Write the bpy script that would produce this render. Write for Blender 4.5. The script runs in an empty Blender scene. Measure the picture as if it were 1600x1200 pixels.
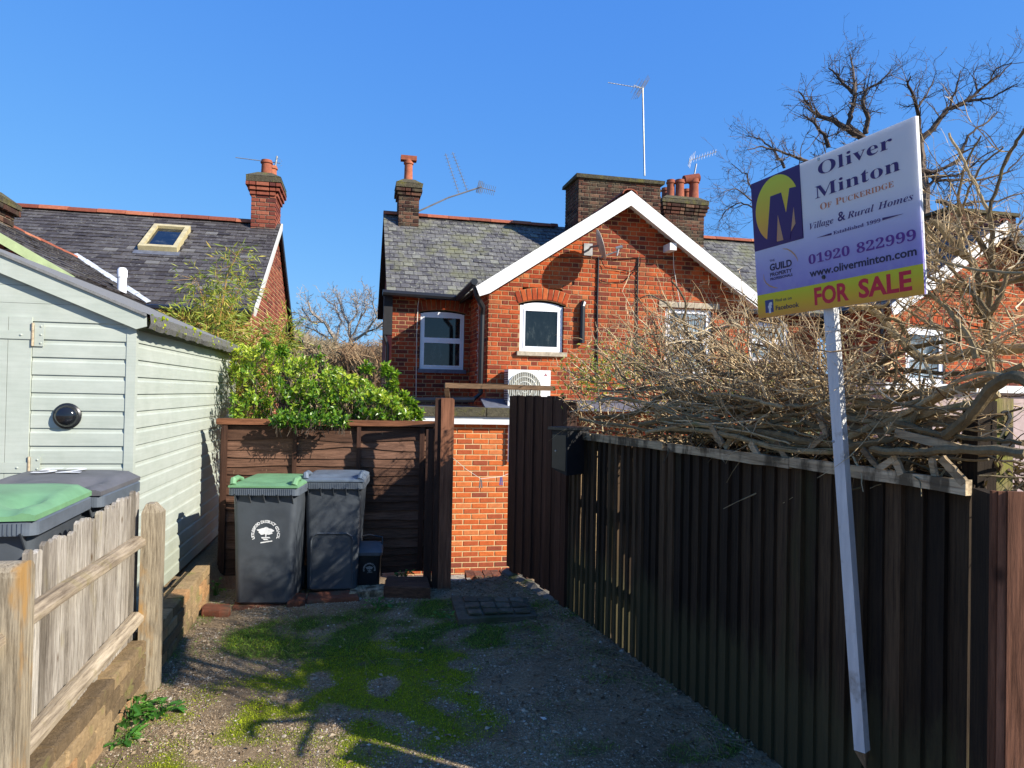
import bpy, math, random
from mathutils import Vector, Matrix, noise

R = random.Random(11)
V = Vector
PI = math.pi
scene = bpy.context.scene
COL = scene.collection

# ---------------------------------------------------------------- camera
CAM = V((0, 0, 1.7))
FPX, PITCH, ROLL = 1100.0, 16 / 1100, 0.02
cf = V((0, math.cos(PITCH), math.sin(PITCH)))
cu0 = V((0, -math.sin(PITCH), math.cos(PITCH)))
cr = V((1, 0, 0)) * math.cos(ROLL) + cu0 * math.sin(ROLL)
cu = cu0 * math.cos(ROLL) - V((1, 0, 0)) * math.sin(ROLL)
cd = bpy.data.cameras.new('camera')
cd.sensor_width = 36
cd.lens = FPX / 1600 * 36
cd.clip_start = 0.05
cd.clip_end = 3000
cam = bpy.data.objects.new('camera', cd)
COL.objects.link(cam)
cam.matrix_world = Matrix(((cr.x, cu.x, -cf.x, CAM.x), (cr.y, cu.y, -cf.y, CAM.y), (cr.z, cu.z, -cf.z, CAM.z), (0, 0, 0, 1)))
scene.camera = cam

# ---------------------------------------------------------------- world, sun, exposure
SUN = V((0.893, -0.450, 0)).normalized()
EL = math.radians(29.5)
world = bpy.data.worlds.new('World')
scene.world = world
world.use_nodes = True
wn = world.node_tree
sky = wn.nodes.new('ShaderNodeTexSky')
sky.sky_type = 'NISHITA'
sky.sun_disc = False
sky.sun_elevation = EL
sky.sun_rotation = math.atan2(SUN.x, SUN.y)
sky.altitude = 100
sky.air_density = 1.0
sky.dust_density = 0.25
sky.ozone_density = 3.5
spc = wn.nodes.new('ShaderNodeSeparateColor')
cmb = wn.nodes.new('ShaderNodeCombineColor')
wn.links.new(sky.outputs[0], spc.inputs[0])
for k, (pw, gn) in enumerate(((.74, .57), (.53, 1.37), (.20, 4.0))):     # phone-like grading of the sky's colour, the same everywhere
    a_ = wn.nodes.new('ShaderNodeMath')
    a_.operation = 'POWER'
    a_.inputs[1].default_value = pw
    b_ = wn.nodes.new('ShaderNodeMath')
    b_.operation = 'MULTIPLY'
    b_.inputs[1].default_value = gn
    wn.links.new(spc.outputs[k], a_.inputs[0])
    wn.links.new(a_.outputs[0], b_.inputs[0])
    wn.links.new(b_.outputs[0], cmb.inputs[k])
wn.links.new(cmb.outputs[0], wn.nodes['Background'].inputs[0])
wn.nodes['Background'].inputs[1].default_value = 0.1
sd = bpy.data.lights.new('sun', 'SUN')
sd.energy = 5.0
sd.angle = math.radians(0.55)
sd.color = (1.0, 0.93, 0.82)
sun = bpy.data.objects.new('sun', sd)
COL.objects.link(sun)
tosun = V((SUN.x * math.cos(EL), SUN.y * math.cos(EL), math.sin(EL)))
sun.rotation_euler = tosun.to_track_quat('Z', 'Y').to_euler()
scene.view_settings.view_transform = 'Standard'
scene.view_settings.look = 'None'
scene.view_settings.exposure = 0.78
scene.view_settings.gamma = 1.0
scene.view_settings.use_curve_mapping = False

# ---------------------------------------------------------------- helpers
def ray(x, y):
    return cf * FPX + cr * (x - 800) - cu * (y - 600)
def at(x, y, Y):
    d = ray(x, y)
    return CAM + d * (Y / d.y)
def gp(x, y, z=0.0):
    d = ray(x, y)
    return CAM + d * ((z - 1.7) / d.z)
def proj(P):
    d = P - CAM
    k = d.dot(cf)
    if k <= 0.05:
        return (-9999, -9999)
    return (800 + FPX * d.dot(cr) / k, 600 - FPX * d.dot(cu) / k)
def seen(P, m=30):
    x, y = proj(P)
    return -m < x < 1600 + m and -m < y < 1200 + m

class Frame:
    """s runs along u (to the right), t runs back, z up"""
    def __init__(self, o, yaw):
        a = math.radians(yaw)
        self.o = V((o[0], o[1], 0))
        self.u = V((math.cos(a), math.sin(a), 0))
        self.v = V((-math.sin(a), math.cos(a), 0))
    def P(self, s, t, z):
        return self.o + self.u * s + self.v * t + V((0, 0, z))
    def hit(self, px, py, t=None, s=None):
        d = ray(px, py)
        n, c = (self.v, t) if t is not None else (self.u, s)
        k = (c - (CAM - self.o).dot(n)) / d.dot(n)
        q = CAM + d * k - self.o
        return (q.dot(self.u), q.dot(self.v), q.z)

class MB:
    def __init__(self):
        self.v, self.f, self.t, self.m = [], [], [], []
    def add(self, pts, faces, tint=None, mi=0):
        b = len(self.v)
        self.v.extend([tuple(p) for p in pts])
        tt = R.random() if tint is None else tint
        for f in faces:
            self.f.append([b + i for i in f])
            self.t.append(tt)
            self.m.append(mi)
    def box8(self, p, tint=None, mi=0, skip=()):
        fs = [(0, 3, 2, 1), (4, 5, 6, 7), (0, 1, 5, 4), (1, 2, 6, 5), (2, 3, 7, 6), (3, 0, 4, 7)]
        self.add(p, [f for i, f in enumerate(fs) if i not in skip], tint, mi)
    def box(self, fr, s0, s1, t0, t1, z0, z1, tint=None, mi=0, jit=0.0):
        p = [fr.P(s, t, z) for z in (z0, z1) for s, t in ((s0, t0), (s1, t0), (s1, t1), (s0, t1))]
        if jit:
            p = [q + V((R.uniform(-jit, jit), R.uniform(-jit, jit), R.uniform(-jit, jit))) for q in p]
        self.box8(p, tint, mi)
    def obox(self, c, ax, ay, az, tint=None, mi=0):
        """centre and three half-axes"""
        p = [c + ax * x + ay * y + az * z for z in (-1, 1) for x, y in ((-1, -1), (1, -1), (1, 1), (-1, 1))]
        self.box8(p, tint, mi)
    def beam(self, a, b, w, h, up=V((0, 0, 1)), tint=None, mi=0):
        d = (b - a).normalized()
        sd_ = d.cross(up).normalized()
        u2 = sd_.cross(d)
        self.obox((a + b) / 2, (b - a) / 2, sd_ * w / 2, u2 * h / 2, tint, mi)
    def prism(self, poly, ext, tint=None, mi=0):
        n = len(poly)
        pts = [V(p) for p in poly] + [V(p) + ext for p in poly]
        fs = [tuple(range(n))[::-1], tuple(range(n, 2 * n))] + [(i, (i + 1) % n, n + (i + 1) % n, n + i) for i in range(n)]
        self.add(pts, fs, tint, mi)
    def tube(self, pts, rad, n=5, tint=None, mi=0, caps=True):
        k = len(pts)
        if k < 2:
            return
        if not hasattr(rad, '__len__'):
            rad = [rad] * k
        ring, prev = [], None
        for i in range(k):
            d = (pts[min(i + 1, k - 1)] - pts[max(i - 1, 0)])
            if d.length < 1e-9:
                d = V((0, 0, 1))
            d.normalize()
            if prev is None:
                a = V((0, 0, 1)) if abs(d.z) < .9 else V((1, 0, 0))
                x = d.cross(a).normalized()
            else:
                x = (prev - d * prev.dot(d))
                if x.length < 1e-6:
                    x = d.orthogonal()
                x.normalize()
            prev = x
            y = d.cross(x)
            for j in range(n):
                an = 2 * PI * j / n
                ring.append(pts[i] + (x * math.cos(an) + y * math.sin(an)) * rad[i])
        fs = [(i * n + j, i * n + (j + 1) % n, (i + 1) * n + (j + 1) % n, (i + 1) * n + j) for i in range(k - 1) for j in range(n)]
        if caps:
            fs += [tuple(range(n))[::-1], tuple(range((k - 1) * n, k * n))]
        self.add(ring, fs, tint, mi)
    def lathe(self, base, axis, prof, n=16, tint=None, mi=0):
        """prof: list of (radius, height)"""
        ax = axis.normalized()
        x = ax.orthogonal().normalized()
        y = ax.cross(x)
        pts = [base + ax * h + (x * math.cos(2 * PI * j / n) + y * math.sin(2 * PI * j / n)) * r for r, h in prof for j in range(n)]
        k = len(prof)
        fs = [(i * n + j, i * n + (j + 1) % n, (i + 1) * n + (j + 1) % n, (i + 1) * n + j) for i in range(k - 1) for j in range(n)]
        fs += [tuple(range(n))[::-1], tuple(range((k - 1) * n, k * n))]
        self.add(pts, fs, tint, mi)
    def mesh(self, name, mats):
        me = bpy.data.meshes.new(name)
        me.from_pydata(self.v, [], self.f)
        if not isinstance(mats, (list, tuple)):
            mats = [mats]
        for m in mats:
            me.materials.append(m)
        if any(self.m):
            me.polygons.foreach_set('material_index', self.m)
        at_ = me.attributes.new('tint', 'FLOAT', 'FACE')
        at_.data.foreach_set('value', self.t)
        me.update()
        return me
    def build(self, name, mats, parent=None, smooth=False, kind=None, label=None):
        me = self.mesh(name, mats)
        if smooth:
            me.polygons.foreach_set('use_smooth', [True] * len(me.polygons))
            try:
                me.set_sharp_from_angle(angle=math.radians(38))
            except Exception:
                pass
        return link(name, me, parent, kind, label)

def link(name, me, parent=None, kind=None, label=None):
    o = bpy.data.objects.new(name, me)
    COL.objects.link(o)
    if parent is not None:
        o.parent = parent
        if parent.type == 'EMPTY':
            o.matrix_parent_inverse = Matrix.Translation(-parent.location)
    if kind:
        o['kind'] = kind
    if label:
        o['label'] = label
    return o
def thing(name, label, cat, loc=(0, 0, 0), group=None):
    o = bpy.data.objects.new(name, None)
    o.empty_display_size = .1
    COL.objects.link(o)
    o.location = loc
    o['label'] = label
    o['category'] = cat
    if group:
        o['group'] = group
    return o
def tag(o, label, cat, group=None):
    o['label'] = label
    o['category'] = cat
    if group:
        o['group'] = group
    return o

# ---------------------------------------------------------------- materials
def new_mat(name, rough=.6, spec=.5, metal=0.0):
    m = bpy.data.materials.new(name)
    m.use_nodes = True
    b = m.node_tree.nodes['Principled BSDF']
    b.inputs['Roughness'].default_value = rough
    b.inputs['Metallic'].default_value = metal
    b.inputs['Specular IOR Level'].default_value = spec
    return m, m.node_tree, b
def N(nt, t, **kw):
    n = nt.nodes.new(t)
    for k, v in kw.items():
        setattr(n, k, v)
    return n
def pos(nt, scale=(1, 1, 1), yaw=0.0):
    g = N(nt, 'ShaderNodeNewGeometry')
    mp = N(nt, 'ShaderNodeMapping')
    mp.vector_type = 'TEXTURE'
    mp.inputs['Rotation'].default_value = (0, 0, math.radians(yaw))
    nt.links.new(g.outputs['Position'], mp.inputs['Vector'])
    m2 = N(nt, 'ShaderNodeVectorMath', operation='MULTIPLY')
    m2.inputs[1].default_value = scale
    nt.links.new(mp.outputs[0], m2.inputs[0])
    return m2.outputs[0]
def ntex(nt, vec, scale, detail=4, rough=.6):
    n = N(nt, 'ShaderNodeTexNoise')
    n.inputs['Scale'].default_value = scale
    n.inputs['Detail'].default_value = detail
    n.inputs['Roughness'].default_value = rough
    nt.links.new(vec, n.inputs['Vector'])
    return n.outputs['Fac']
def ramp(nt, fac, stops, interp='LINEAR'):
    r = N(nt, 'ShaderNodeValToRGB')
    r.color_ramp.interpolation = interp
    if len(stops) == 1:
        stops = [(0, stops[0][1]), (1, stops[0][1])]
    e = r.color_ramp.elements
    while len(e) < len(stops):
        e.new(.5)
    for i, (p, c) in enumerate(stops):
        e[i].position = p
        e[i].color = tuple(c) + (1,) if len(c) == 3 else c
    nt.links.new(fac, r.inputs[0])
    return r.outputs[0]
def mix(nt, fac, a, b, mode='MIX'):
    n = N(nt, 'ShaderNodeMix', data_type='RGBA', blend_type=mode)
    for sk, val in ((n.inputs[0], fac), (n.inputs[6], a), (n.inputs[7], b)):
        if hasattr(val, 'is_output'):
            nt.links.new(val, sk)
        elif isinstance(val, (int, float)):
            sk.default_value = val
        else:
            sk.default_value = tuple(val) + (1,)
    return n.outputs[2]
def bump(nt, b, fac, strength=.4, dist=.01):
    n = N(nt, 'ShaderNodeBump')
    n.inputs['Strength'].default_value = strength
    n.inputs['Distance'].default_value = dist
    nt.links.new(fac, n.inputs['Height'])
    nt.links.new(n.outputs[0], b.inputs['Normal'])
def tint(nt):
    a = N(nt, 'ShaderNodeAttribute', attribute_name='tint')
    return a.outputs['Fac']
def g3(c, k):
    return tuple(min(1, x * k) for x in c)

def flat(name, c, rough=.6, spec=.5, metal=0.0, var=.18, scale=9, bs=.0, bscale=60):
    """plain paint, metal or plastic with slight soiling"""
    m, nt, b = new_mat(name, rough, spec, metal)
    p = pos(nt)
    f = ntex(nt, p, scale, 6, .65)
    nt.links.new(ramp(nt, f, [(.3, g3(c, 1 - var)), (.7, g3(c, 1 + var * .6))]), b.inputs['Base Color'])
    if bs:
        bump(nt, b, ntex(nt, p, bscale, 4), bs, .004)
    return m
def tinted(name, stops, rough=.8, spec=.3, nscale=14, nmix=.35, dirt=None, bs=.5, bscale=90, dist=.006, stretch=(1, 1, 1), yaw=0, fleck=None, soot=False):
    """piece-by-piece colour from the tint attribute, broken up by noise"""
    m, nt, b = new_mat(name, rough, spec)
    p = pos(nt, stretch, yaw)
    c = ramp(nt, tint(nt), stops)
    f = ntex(nt, p, nscale, 7, .7)
    c = mix(nt, 1.0, c, ramp(nt, f, [(.28, (1 - nmix,) * 3), (.72, (1 + nmix * .0,) * 3)]), 'MULTIPLY')
    if fleck:
        sc, lo, hi, col = fleck
        c = mix(nt, ramp(nt, ntex(nt, pos(nt), sc, 8, .75), [(lo, (0, 0, 0)), (hi, (1, 1, 1))]), c, col)
    if dirt:
        sc, lo, hi, col = dirt
        c = mix(nt, ramp(nt, ntex(nt, pos(nt), sc, 5, .6), [(lo, (0, 0, 0)), (hi, (1, 1, 1))]), c, col)
    if soot:
        c = mix(nt, ramp(nt, ntex(nt, pos(nt, (1, 1, .35)), 2.6, 7, .7), [(.54, (0, 0, 0)), (.74, (.75, .75, .75))]), c, (.06, .035, .028))
        c = mix(nt, ramp(nt, ntex(nt, pos(nt), 5, 7, .75), [(.62, (0, 0, 0)), (.74, (.35, .35, .35))]), c, (.5, .4, .3))
    nt.links.new(c, b.inputs['Base Color'])
    if bs:
        bump(nt, b, ntex(nt, p, bscale, 5, .7), bs, dist)
    return m
def wood(name, stops, yaw=0, along='z', rough=.8, fine=70, dirt=None, knots=None, bs=.6, spec=.25, dist=.004, base_green=False):
    m, nt, b = new_mat(name, rough, spec)
    st = {'z': (1, 1, .06), 'u': (.06, 1, 1), 'v': (1, .06, 1)}[along]
    p = pos(nt, st, yaw)
    f = ntex(nt, p, fine, 6, .75)
    f2 = ntex(nt, pos(nt, tuple(max(x, .2) for x in st), yaw), 9, 5, .6)
    c = ramp(nt, tint(nt), stops)
    c = mix(nt, 1.0, c, ramp(nt, f, [(.33, (.38, .35, .33)), (.6, (1.12, 1.12, 1.12))]), 'MULTIPLY')
    c = mix(nt, 1.0, c, ramp(nt, f2, [(.3, (.7, .68, .66)), (.7, (1.15, 1.15, 1.15))]), 'MULTIPLY')
    if dirt:
        sc, lo, hi, col = dirt
        c = mix(nt, ramp(nt, ntex(nt, pos(nt, (1, 1, .35)), sc, 5, .6), [(lo, (0, 0, 0)), (hi, (.85, .85, .85))]), c, col)
    if base_green:
        sx = N(nt, 'ShaderNodeSeparateXYZ')
        nt.links.new(pos(nt), sx.inputs[0])
        ad = N(nt, 'ShaderNodeMath', operation='MULTIPLY_ADD')
        nt.links.new(ntex(nt, pos(nt, (1, 1, .3)), 9, 5, .7), ad.inputs[0])
        ad.inputs[1].default_value = -.8
        nt.links.new(sx.outputs['Z'], ad.inputs[2])
        c = mix(nt, ramp(nt, ad.outputs[0], [(.0, (.6, .6, .6)), (.2, (0, 0, 0))]), c, (.065, .06, .025))
    if knots:
        vo = N(nt, 'ShaderNodeTexVoronoi')
        vo.inputs['Scale'].default_value = knots[0]
        nt.links.new(pos(nt, (1, 1, .55), yaw), vo.inputs['Vector'])
        c = mix(nt, ramp(nt, vo.outputs['Distance'], [(.03, (1, 1, 1)), (.1, (0, 0, 0))]), c, knots[1])
    nt.links.new(c, b.inputs['Base Color'])
    if bs:
        bump(nt, b, f, bs, dist)
    return m

YAW = 12.0
BR_ST = [(0, (.11, .032, .026)), (.14, (.21, .045, .026)), (.35, (.36, .062, .024)), (.6, (.47, .085, .026)), (.85, (.56, .12, .034)), (1, (.57, .18, .065))]
M = {}
M['brick'] = tinted('brick_red', BR_ST, .9, .2, 22, .45, bs=.5, bscale=120, dirt=(1.3, .5, .8, (.11, .036, .026)), soot=True)
M['brick_gate'] = tinted('brick_gate', [(0, (.22, .06, .04)), (.2, (.38, .09, .04)), (.5, (.58, .125, .035)), (.85, (.66, .17, .045)), (1, (.66, .22, .08))], .9, .2, 22, .35, bs=.5, bscale=120)
M['mortar_gate'] = flat('mortar_gate', (.62, .45, .24), .95, .1, var=.2, scale=25, bs=.5)
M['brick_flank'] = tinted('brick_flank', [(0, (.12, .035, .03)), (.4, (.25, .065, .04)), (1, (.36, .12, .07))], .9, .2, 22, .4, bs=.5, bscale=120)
M['brick_dark'] = tinted('brick_chimney', [(0, (.03, .02, .018)), (.45, (.085, .04, .03)), (.75, (.15, .06, .04)), (1, (.22, .13, .085))], .95, .15, 20, .6, dirt=(3.5, .48, .66, (.085, .07, .045)), bs=.6)
M['brick_garden'] = tinted('brick_garden', [(0, (.20, .14, .08)), (.4, (.34, .24, .13)), (.75, (.46, .32, .17)), (1, (.52, .29, .13))], .95, .15, 24, .5, dirt=(6, .56, .74, (.20, .20, .06)), bs=.9, bscale=70, dist=.012)
M['mortar'] = flat('mortar', (.60, .43, .23), .95, .1, var=.3, scale=25, bs=.5)
M['mortar_house'] = flat('mortar_house', (.40, .25, .13), .95, .1, var=.3, scale=25, bs=.5)
M['mortar_grey'] = flat('mortar_grey', (.26, .21, .15), .95, .1, var=.3, scale=25, bs=.5)
M['slate'] = tinted('slate', [(0, (.075, .072, .08)), (.5, (.13, .125, .13)), (.85, (.19, .185, .175)), (1, (.26, .26, .22))], .75, .3, 30, .5, fleck=(14, .53, .66, (.30, .30, .24)), dirt=(2.0, .5, .72, (.17, .17, .09)), bs=.5, bscale=60)
M['slate_purple'] = tinted('slate_purple', [(0, (.048, .041, .042)), (.5, (.09, .080, .080)), (.88, (.13, .12, .115)), (.96, (.19, .18, .17)), (1, (.25, .245, .22))], .75, .3, 30, .5, fleck=(16, .56, .68, (.24, .24, .215)), bs=.5, bscale=60)
M['roof_base'] = flat('roof_base', (.03, .028, .03), .9, .1)
M['terracotta'] = tinted('terracotta', [(0, (.22, .06, .035)), (.6, (.42, .13, .07)), (1, (.5, .19, .1))], .85, .25, 20, .45, bs=.3)
M['white_paint'] = flat('white_paint', (.76, .76, .74), .45, .4, var=.16, scale=5)
M['upvc'] = flat('white_plastic', (.78, .8, .84), .3, .5, var=.05)
M['stone'] = flat('stone', (.42, .36, .27), .9, .2, var=.35, scale=14, bs=.5)
M['cap_stone'] = tinted('cap_stone', [(0, (.09, .08, .055)), (1, (.17, .15, .1))], .95, .15, 18, .6, dirt=(7, .5, .7, (.14, .13, .04)), bs=1, bscale=40, dist=.02)
M['black'] = flat('black_plastic', (.012, .013, .016), .35, .5, var=.3)
M['black_matt'] = flat('black_matt', (.02, .02, .022), .7, .3, var=.3)
M['lead'] = flat('lead', (.12, .13, .16), .6, .4, var=.35, scale=12)
M['white_flash'] = flat('flashing', (.55, .58, .62), .6, .4, var=.3, scale=12)
M['metal'] = flat('galvanised', (.30, .30, .30), .5, .5, .6, var=.3)
M['dish'] = flat('dish_metal', (.35, .28, .22), .5, .5, .0, var=.3)
M['cable'] = flat('cable_white', (.6, .58, .52), .5, .4)
M['sage'] = None
def sage():
    m, nt, b = new_mat('sage_paint', .5, .35)
    p = pos(nt)
    c = ramp(nt, ntex(nt, p, 5, 7, .65), [(.3, (.395, .435, .375)), (.7, (.475, .51, .45))])
    st = ntex(nt, pos(nt, (.08, .08, 1)), 60, 4, .6)
    c = mix(nt, 1.0, c, ramp(nt, st, [(.3, (.9, .9, .9)), (.7, (1, 1, 1))]), 'MULTIPLY')
    vo = N(nt, 'ShaderNodeTexVoronoi')
    vo.inputs['Scale'].default_value = 5.5
    nt.links.new(p, vo.inputs['Vector'])
    c = mix(nt, ramp(nt, vo.outputs['Distance'], [(.03, (.5, .5, .5)), (.07, (0, 0, 0))]), c, (.40, .46, .36))
    c = mix(nt, ramp(nt, ntex(nt, p, 26, 3, .8), [(.70, (0, 0, 0)), (.8, (.5, .5, .5))]), c, (.34, .36, .28))
    sx = N(nt, 'ShaderNodeSeparateXYZ')
    nt.links.new(pos(nt), sx.inputs[0])
    ad = N(nt, 'ShaderNodeMath', operation='MULTIPLY_ADD')
    nt.links.new(ntex(nt, p, 4, 5, .7), ad.inputs[0])
    ad.inputs[1].default_value = -.7
    nt.links.new(sx.outputs['Z'], ad.inputs[2])
    c = mix(nt, ramp(nt, ad.outputs[0], [(.0, (.45, .45, .45)), (.30, (0, 0, 0))]), c, (.24, .26, .17))
    nt.links.new(c, b.inputs['Base Color'])
    bump(nt, b, st, .25, .002)
    return m
M['sage'] = sage()
def felt():
    m, nt, b = new_mat('roof_felt', .95, .15)
    p = pos(nt)
    c = ramp(nt, ntex(nt, p, 70, 4, .8), [(.35, (.085, .085, .08)), (.7, (.19, .185, .17))])
    c = mix(nt, ramp(nt, ntex(nt, p, 13, 5, .7), [(.54, (0, 0, 0)), (.64, (1, 1, 1))]), c, (.11, .12, .025))
    nt.links.new(c, b.inputs['Base Color'])
    bump(nt, b, ntex(nt, p, 120, 4), .8, .006)
    return m
M['felt'] = felt()
M['felt_top'] = flat('felt_top', (.2, .2, .195), .95, .15, var=.25, scale=30, bs=.6)
M['picket'] = wood('picket_wood', [(0, (.20, .175, .14)), (.5, (.34, .305, .255)), (1, (.47, .435, .375))], 12, 'z', fine=110, dirt=(7, .58, .78, (.27, .22, .10)), knots=(7, (.10, .06, .03)), bs=.8)
M['rail_wood'] = wood('rail_wood', [(0, (.30, .24, .17)), (1, (.42, .35, .25))], 12, 'v', dirt=(8, .58, .72, (.22, .18, .08)), knots=(6, (.12, .07, .035)))
M['post_wood'] = wood('post_wood', [(0, (.27, .225, .155)), (1, (.37, .315, .225))], 12, 'z', fine=100, dirt=(6, .55, .66, (.36, .2, .06)), knots=(5, (.12, .07, .03)))
M['lap_wood'] = wood('lap_wood', [(0, (.07, .034, .02)), (.5, (.12, .06, .036)), (1, (.18, .095, .06))], YAW, 'u', fine=60, dirt=(18, .66, .74, (.3, .2, .12)), bs=.9, rough=.75)
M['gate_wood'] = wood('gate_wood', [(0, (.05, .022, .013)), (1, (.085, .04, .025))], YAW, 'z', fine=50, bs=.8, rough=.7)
M['cap_wood'] = wood('cap_wood', [(0, (.16, .065, .03)), (1, (.22, .09, .045))], YAW, 'u', fine=50, bs=.5)
M['postlit_wood'] = wood('sunlit_red_brown_wood', [(0, (.17, .07, .035)), (1, (.25, .11, .06))], YAW, 'z', fine=50, knots=(5, (.05, .02, .01)), bs=.6)  # red-brown wood with the sunlit look put into its colour
M['fence_wood'] = wood('dark_fence_wood', [(0, (.017, .011, .006)), (.5, (.038, .024, .012)), (1, (.10, .062, .032))], 19, 'z', fine=60, dirt=(3.0, .56, .78, (.045, .043, .014)), base_green=True, bs=.9, rough=.85)
M['grey_wood'] = wood('weathered_grey_wood', [(0, (.34, .26, .15)), (1, (.55, .43, .27))], 109, 'u', fine=50, dirt=(11, .46, .58, (.05, .036, .02)), bs=1.0)
M['slat_wood'] = wood('old_slat_wood', [(0, (.22, .16, .09)), (.6, (.40, .30, .18)), (1, (.58, .46, .29))], 109, 'u', fine=50, dirt=(12, .52, .64, (.07, .05, .03)), bs=1.0)
M['green_post'] = wood('green_stained_post', [(0, (.24, .18, .10)), (1, (.32, .25, .14))], 12, 'z', fine=60, dirt=(8, .5, .66, (.2, .2, .03)), bs=.8)
M['pergola'] = wood('rail_brown', [(0, (.13, .08, .045)), (1, (.18, .11, .06))], YAW, 'u', fine=60, bs=.5)
M['limb'] = tinted('limb_bark', [(0, (.07, .05, .025)), (.4, (.22, .16, .08)), (.75, (.45, .34, .18)), (1, (.72, .57, .34))], .85, .25, 26, .6, dirt=(8, .6, .75, (.16, .16, .06)), bs=.8, bscale=60, dist=.006)
M['twig'] = tinted('twig_bark', [(0, (.08, .045, .022)), (.25, (.26, .16, .075)), (.6, (.58, .42, .22)), (1, (.85, .68, .42))], .8, .3, 30, .4, bs=0)
M['oak_bark'] = tinted('oak_bark', [(0, (.08, .058, .045)), (1, (.2, .155, .12))], .95, .1, 10, .4, bs=0)
M['far_bark'] = tinted('far_bark', [(0, (.24, .20, .17)), (1, (.44, .38, .32))], .95, .1, 10, .3, bs=0)
M['scrub'] = tinted('scrub_bark', [(0, (.30, .18, .10)), (.5, (.38, .27, .16)), (1, (.42, .36, .22))], .95, .1, 4, .3, bs=0)

def leafmat(name, stops, rough=.35, trans=.3, spec=.5):
    m, nt, b = new_mat(name, rough, spec)
    c = ramp(nt, tint(nt), stops)
    nt.links.new(c, b.inputs['Base Color'])
    tr = N(nt, 'ShaderNodeBsdfTranslucent')
    nt.links.new(mix(nt, 1.0, c, (1.6, 1.7, .7), 'MULTIPLY'), tr.inputs['Color'])
    ms = N(nt, 'ShaderNodeMixShader')
    ms.inputs[0].default_value = trans
    nt.links.new(b.outputs[0], ms.inputs[1])
    nt.links.new(tr.outputs[0], ms.inputs[2])
    nt.links.new(ms.outputs[0], nt.nodes['Material Output'].inputs['Surface'])
    return m
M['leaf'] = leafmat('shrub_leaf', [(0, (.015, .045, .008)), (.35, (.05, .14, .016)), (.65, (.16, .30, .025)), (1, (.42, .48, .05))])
M['bamboo_leaf'] = leafmat('bamboo_leaf', [(0, (.06, .12, .02)), (.45, (.24, .31, .04)), (.85, (.48, .43, .07)), (1, (.5, .27, .07))], .5)
M['bamboo_stem'] = flat('bamboo_stem', (.38, .22, .06), .5)
M['grass'] = leafmat('grass_blade', [(0, (.04, .09, .01)), (.6, (.12, .25, .025)), (1, (.28, .36, .06))], .6, .25, .3)
M['moss'] = leafmat('moss', [(0, (.10, .15, .008)), (.5, (.28, .35, .015)), (1, (.44, .48, .03))], .9, .2, .1)
M['weed'] = leafmat('weed_leaf', [(0, (.03, .11, .012)), (.6, (.07, .22, .025)), (1, (.16, .33, .05))], .5, .35)
M['dead_leaf'] = leafmat('dead_leaf', [(0, (.07, .045, .03)), (.6, (.2, .14, .09)), (1, (.36, .29, .2))], .8, .15, .2)
M['pebble'] = tinted('pebble', [(0, (.13, .095, .06)), (.35, (.30, .21, .12)), (.7, (.42, .32, .2)), (.95, (.48, .41, .31)), (1, (.62, .58, .5))], .75, .3, 60, .35, bs=0)
M['bin'] = flat('bin_plastic', (.060, .070, .082), .42, .5, var=.25, scale=5, bs=.15, bscale=300)
M['bin_rim'] = flat('bin_rim_plastic', (.10, .12, .145), .45, .5, var=.25, scale=8)
M['bin_dark_lid'] = flat('bin_lid_dark', (.11, .11, .118), .55, .4, var=.25, scale=6)
M['bin_blue_lid'] = flat('bin_lid_blue_grey', (.12, .155, .20), .5, .4, var=.25, scale=6)
M['bin_green'] = flat('bin_lid_green', (.15, .31, .155), .5, .4, var=.22, scale=6)
M['print_white'] = flat('print_white', (.75, .75, .74), .6, .3, var=.15, scale=60)
M['tyre'] = flat('tyre', (.015, .015, .015), .8, .2)

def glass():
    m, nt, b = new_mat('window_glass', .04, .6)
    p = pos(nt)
    nt.links.new(ramp(nt, ntex(nt, pos(nt, (1, 1, .4)), 7, 7, .75), [(.3, (.003, .004, .005)), (.55, (.010, .013, .014)), (.72, (.07, .08, .075))]), b.inputs['Base Color'])  # dark mottled colour stands in for reflections and the unlit room
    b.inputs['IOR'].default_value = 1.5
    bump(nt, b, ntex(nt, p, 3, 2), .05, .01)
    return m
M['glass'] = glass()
def blind(name, c1, c2):
    m, nt, b = new_mat(name, .08, .6)
    p = pos(nt)
    w = N(nt, 'ShaderNodeTexWave')
    w.inputs['Scale'].default_value = 9
    w.inputs['Distortion'].default_value = 2.5
    nt.links.new(p, w.inputs['Vector'])
    nt.links.new(mix(nt, ramp(nt, ntex(nt, p, 1.7, 3), [(.4, (0, 0, 0)), (.6, (1, 1, 1))]), ramp(nt, w.outputs['Fac'], [(.2, c1), (.8, c2)]), (.03, .04, .05)), b.inputs['Base Color'])
    return m
M['blind'] = blind('glass_over_blind', (.18, .24, .28), (.38, .45, .48))

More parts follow.
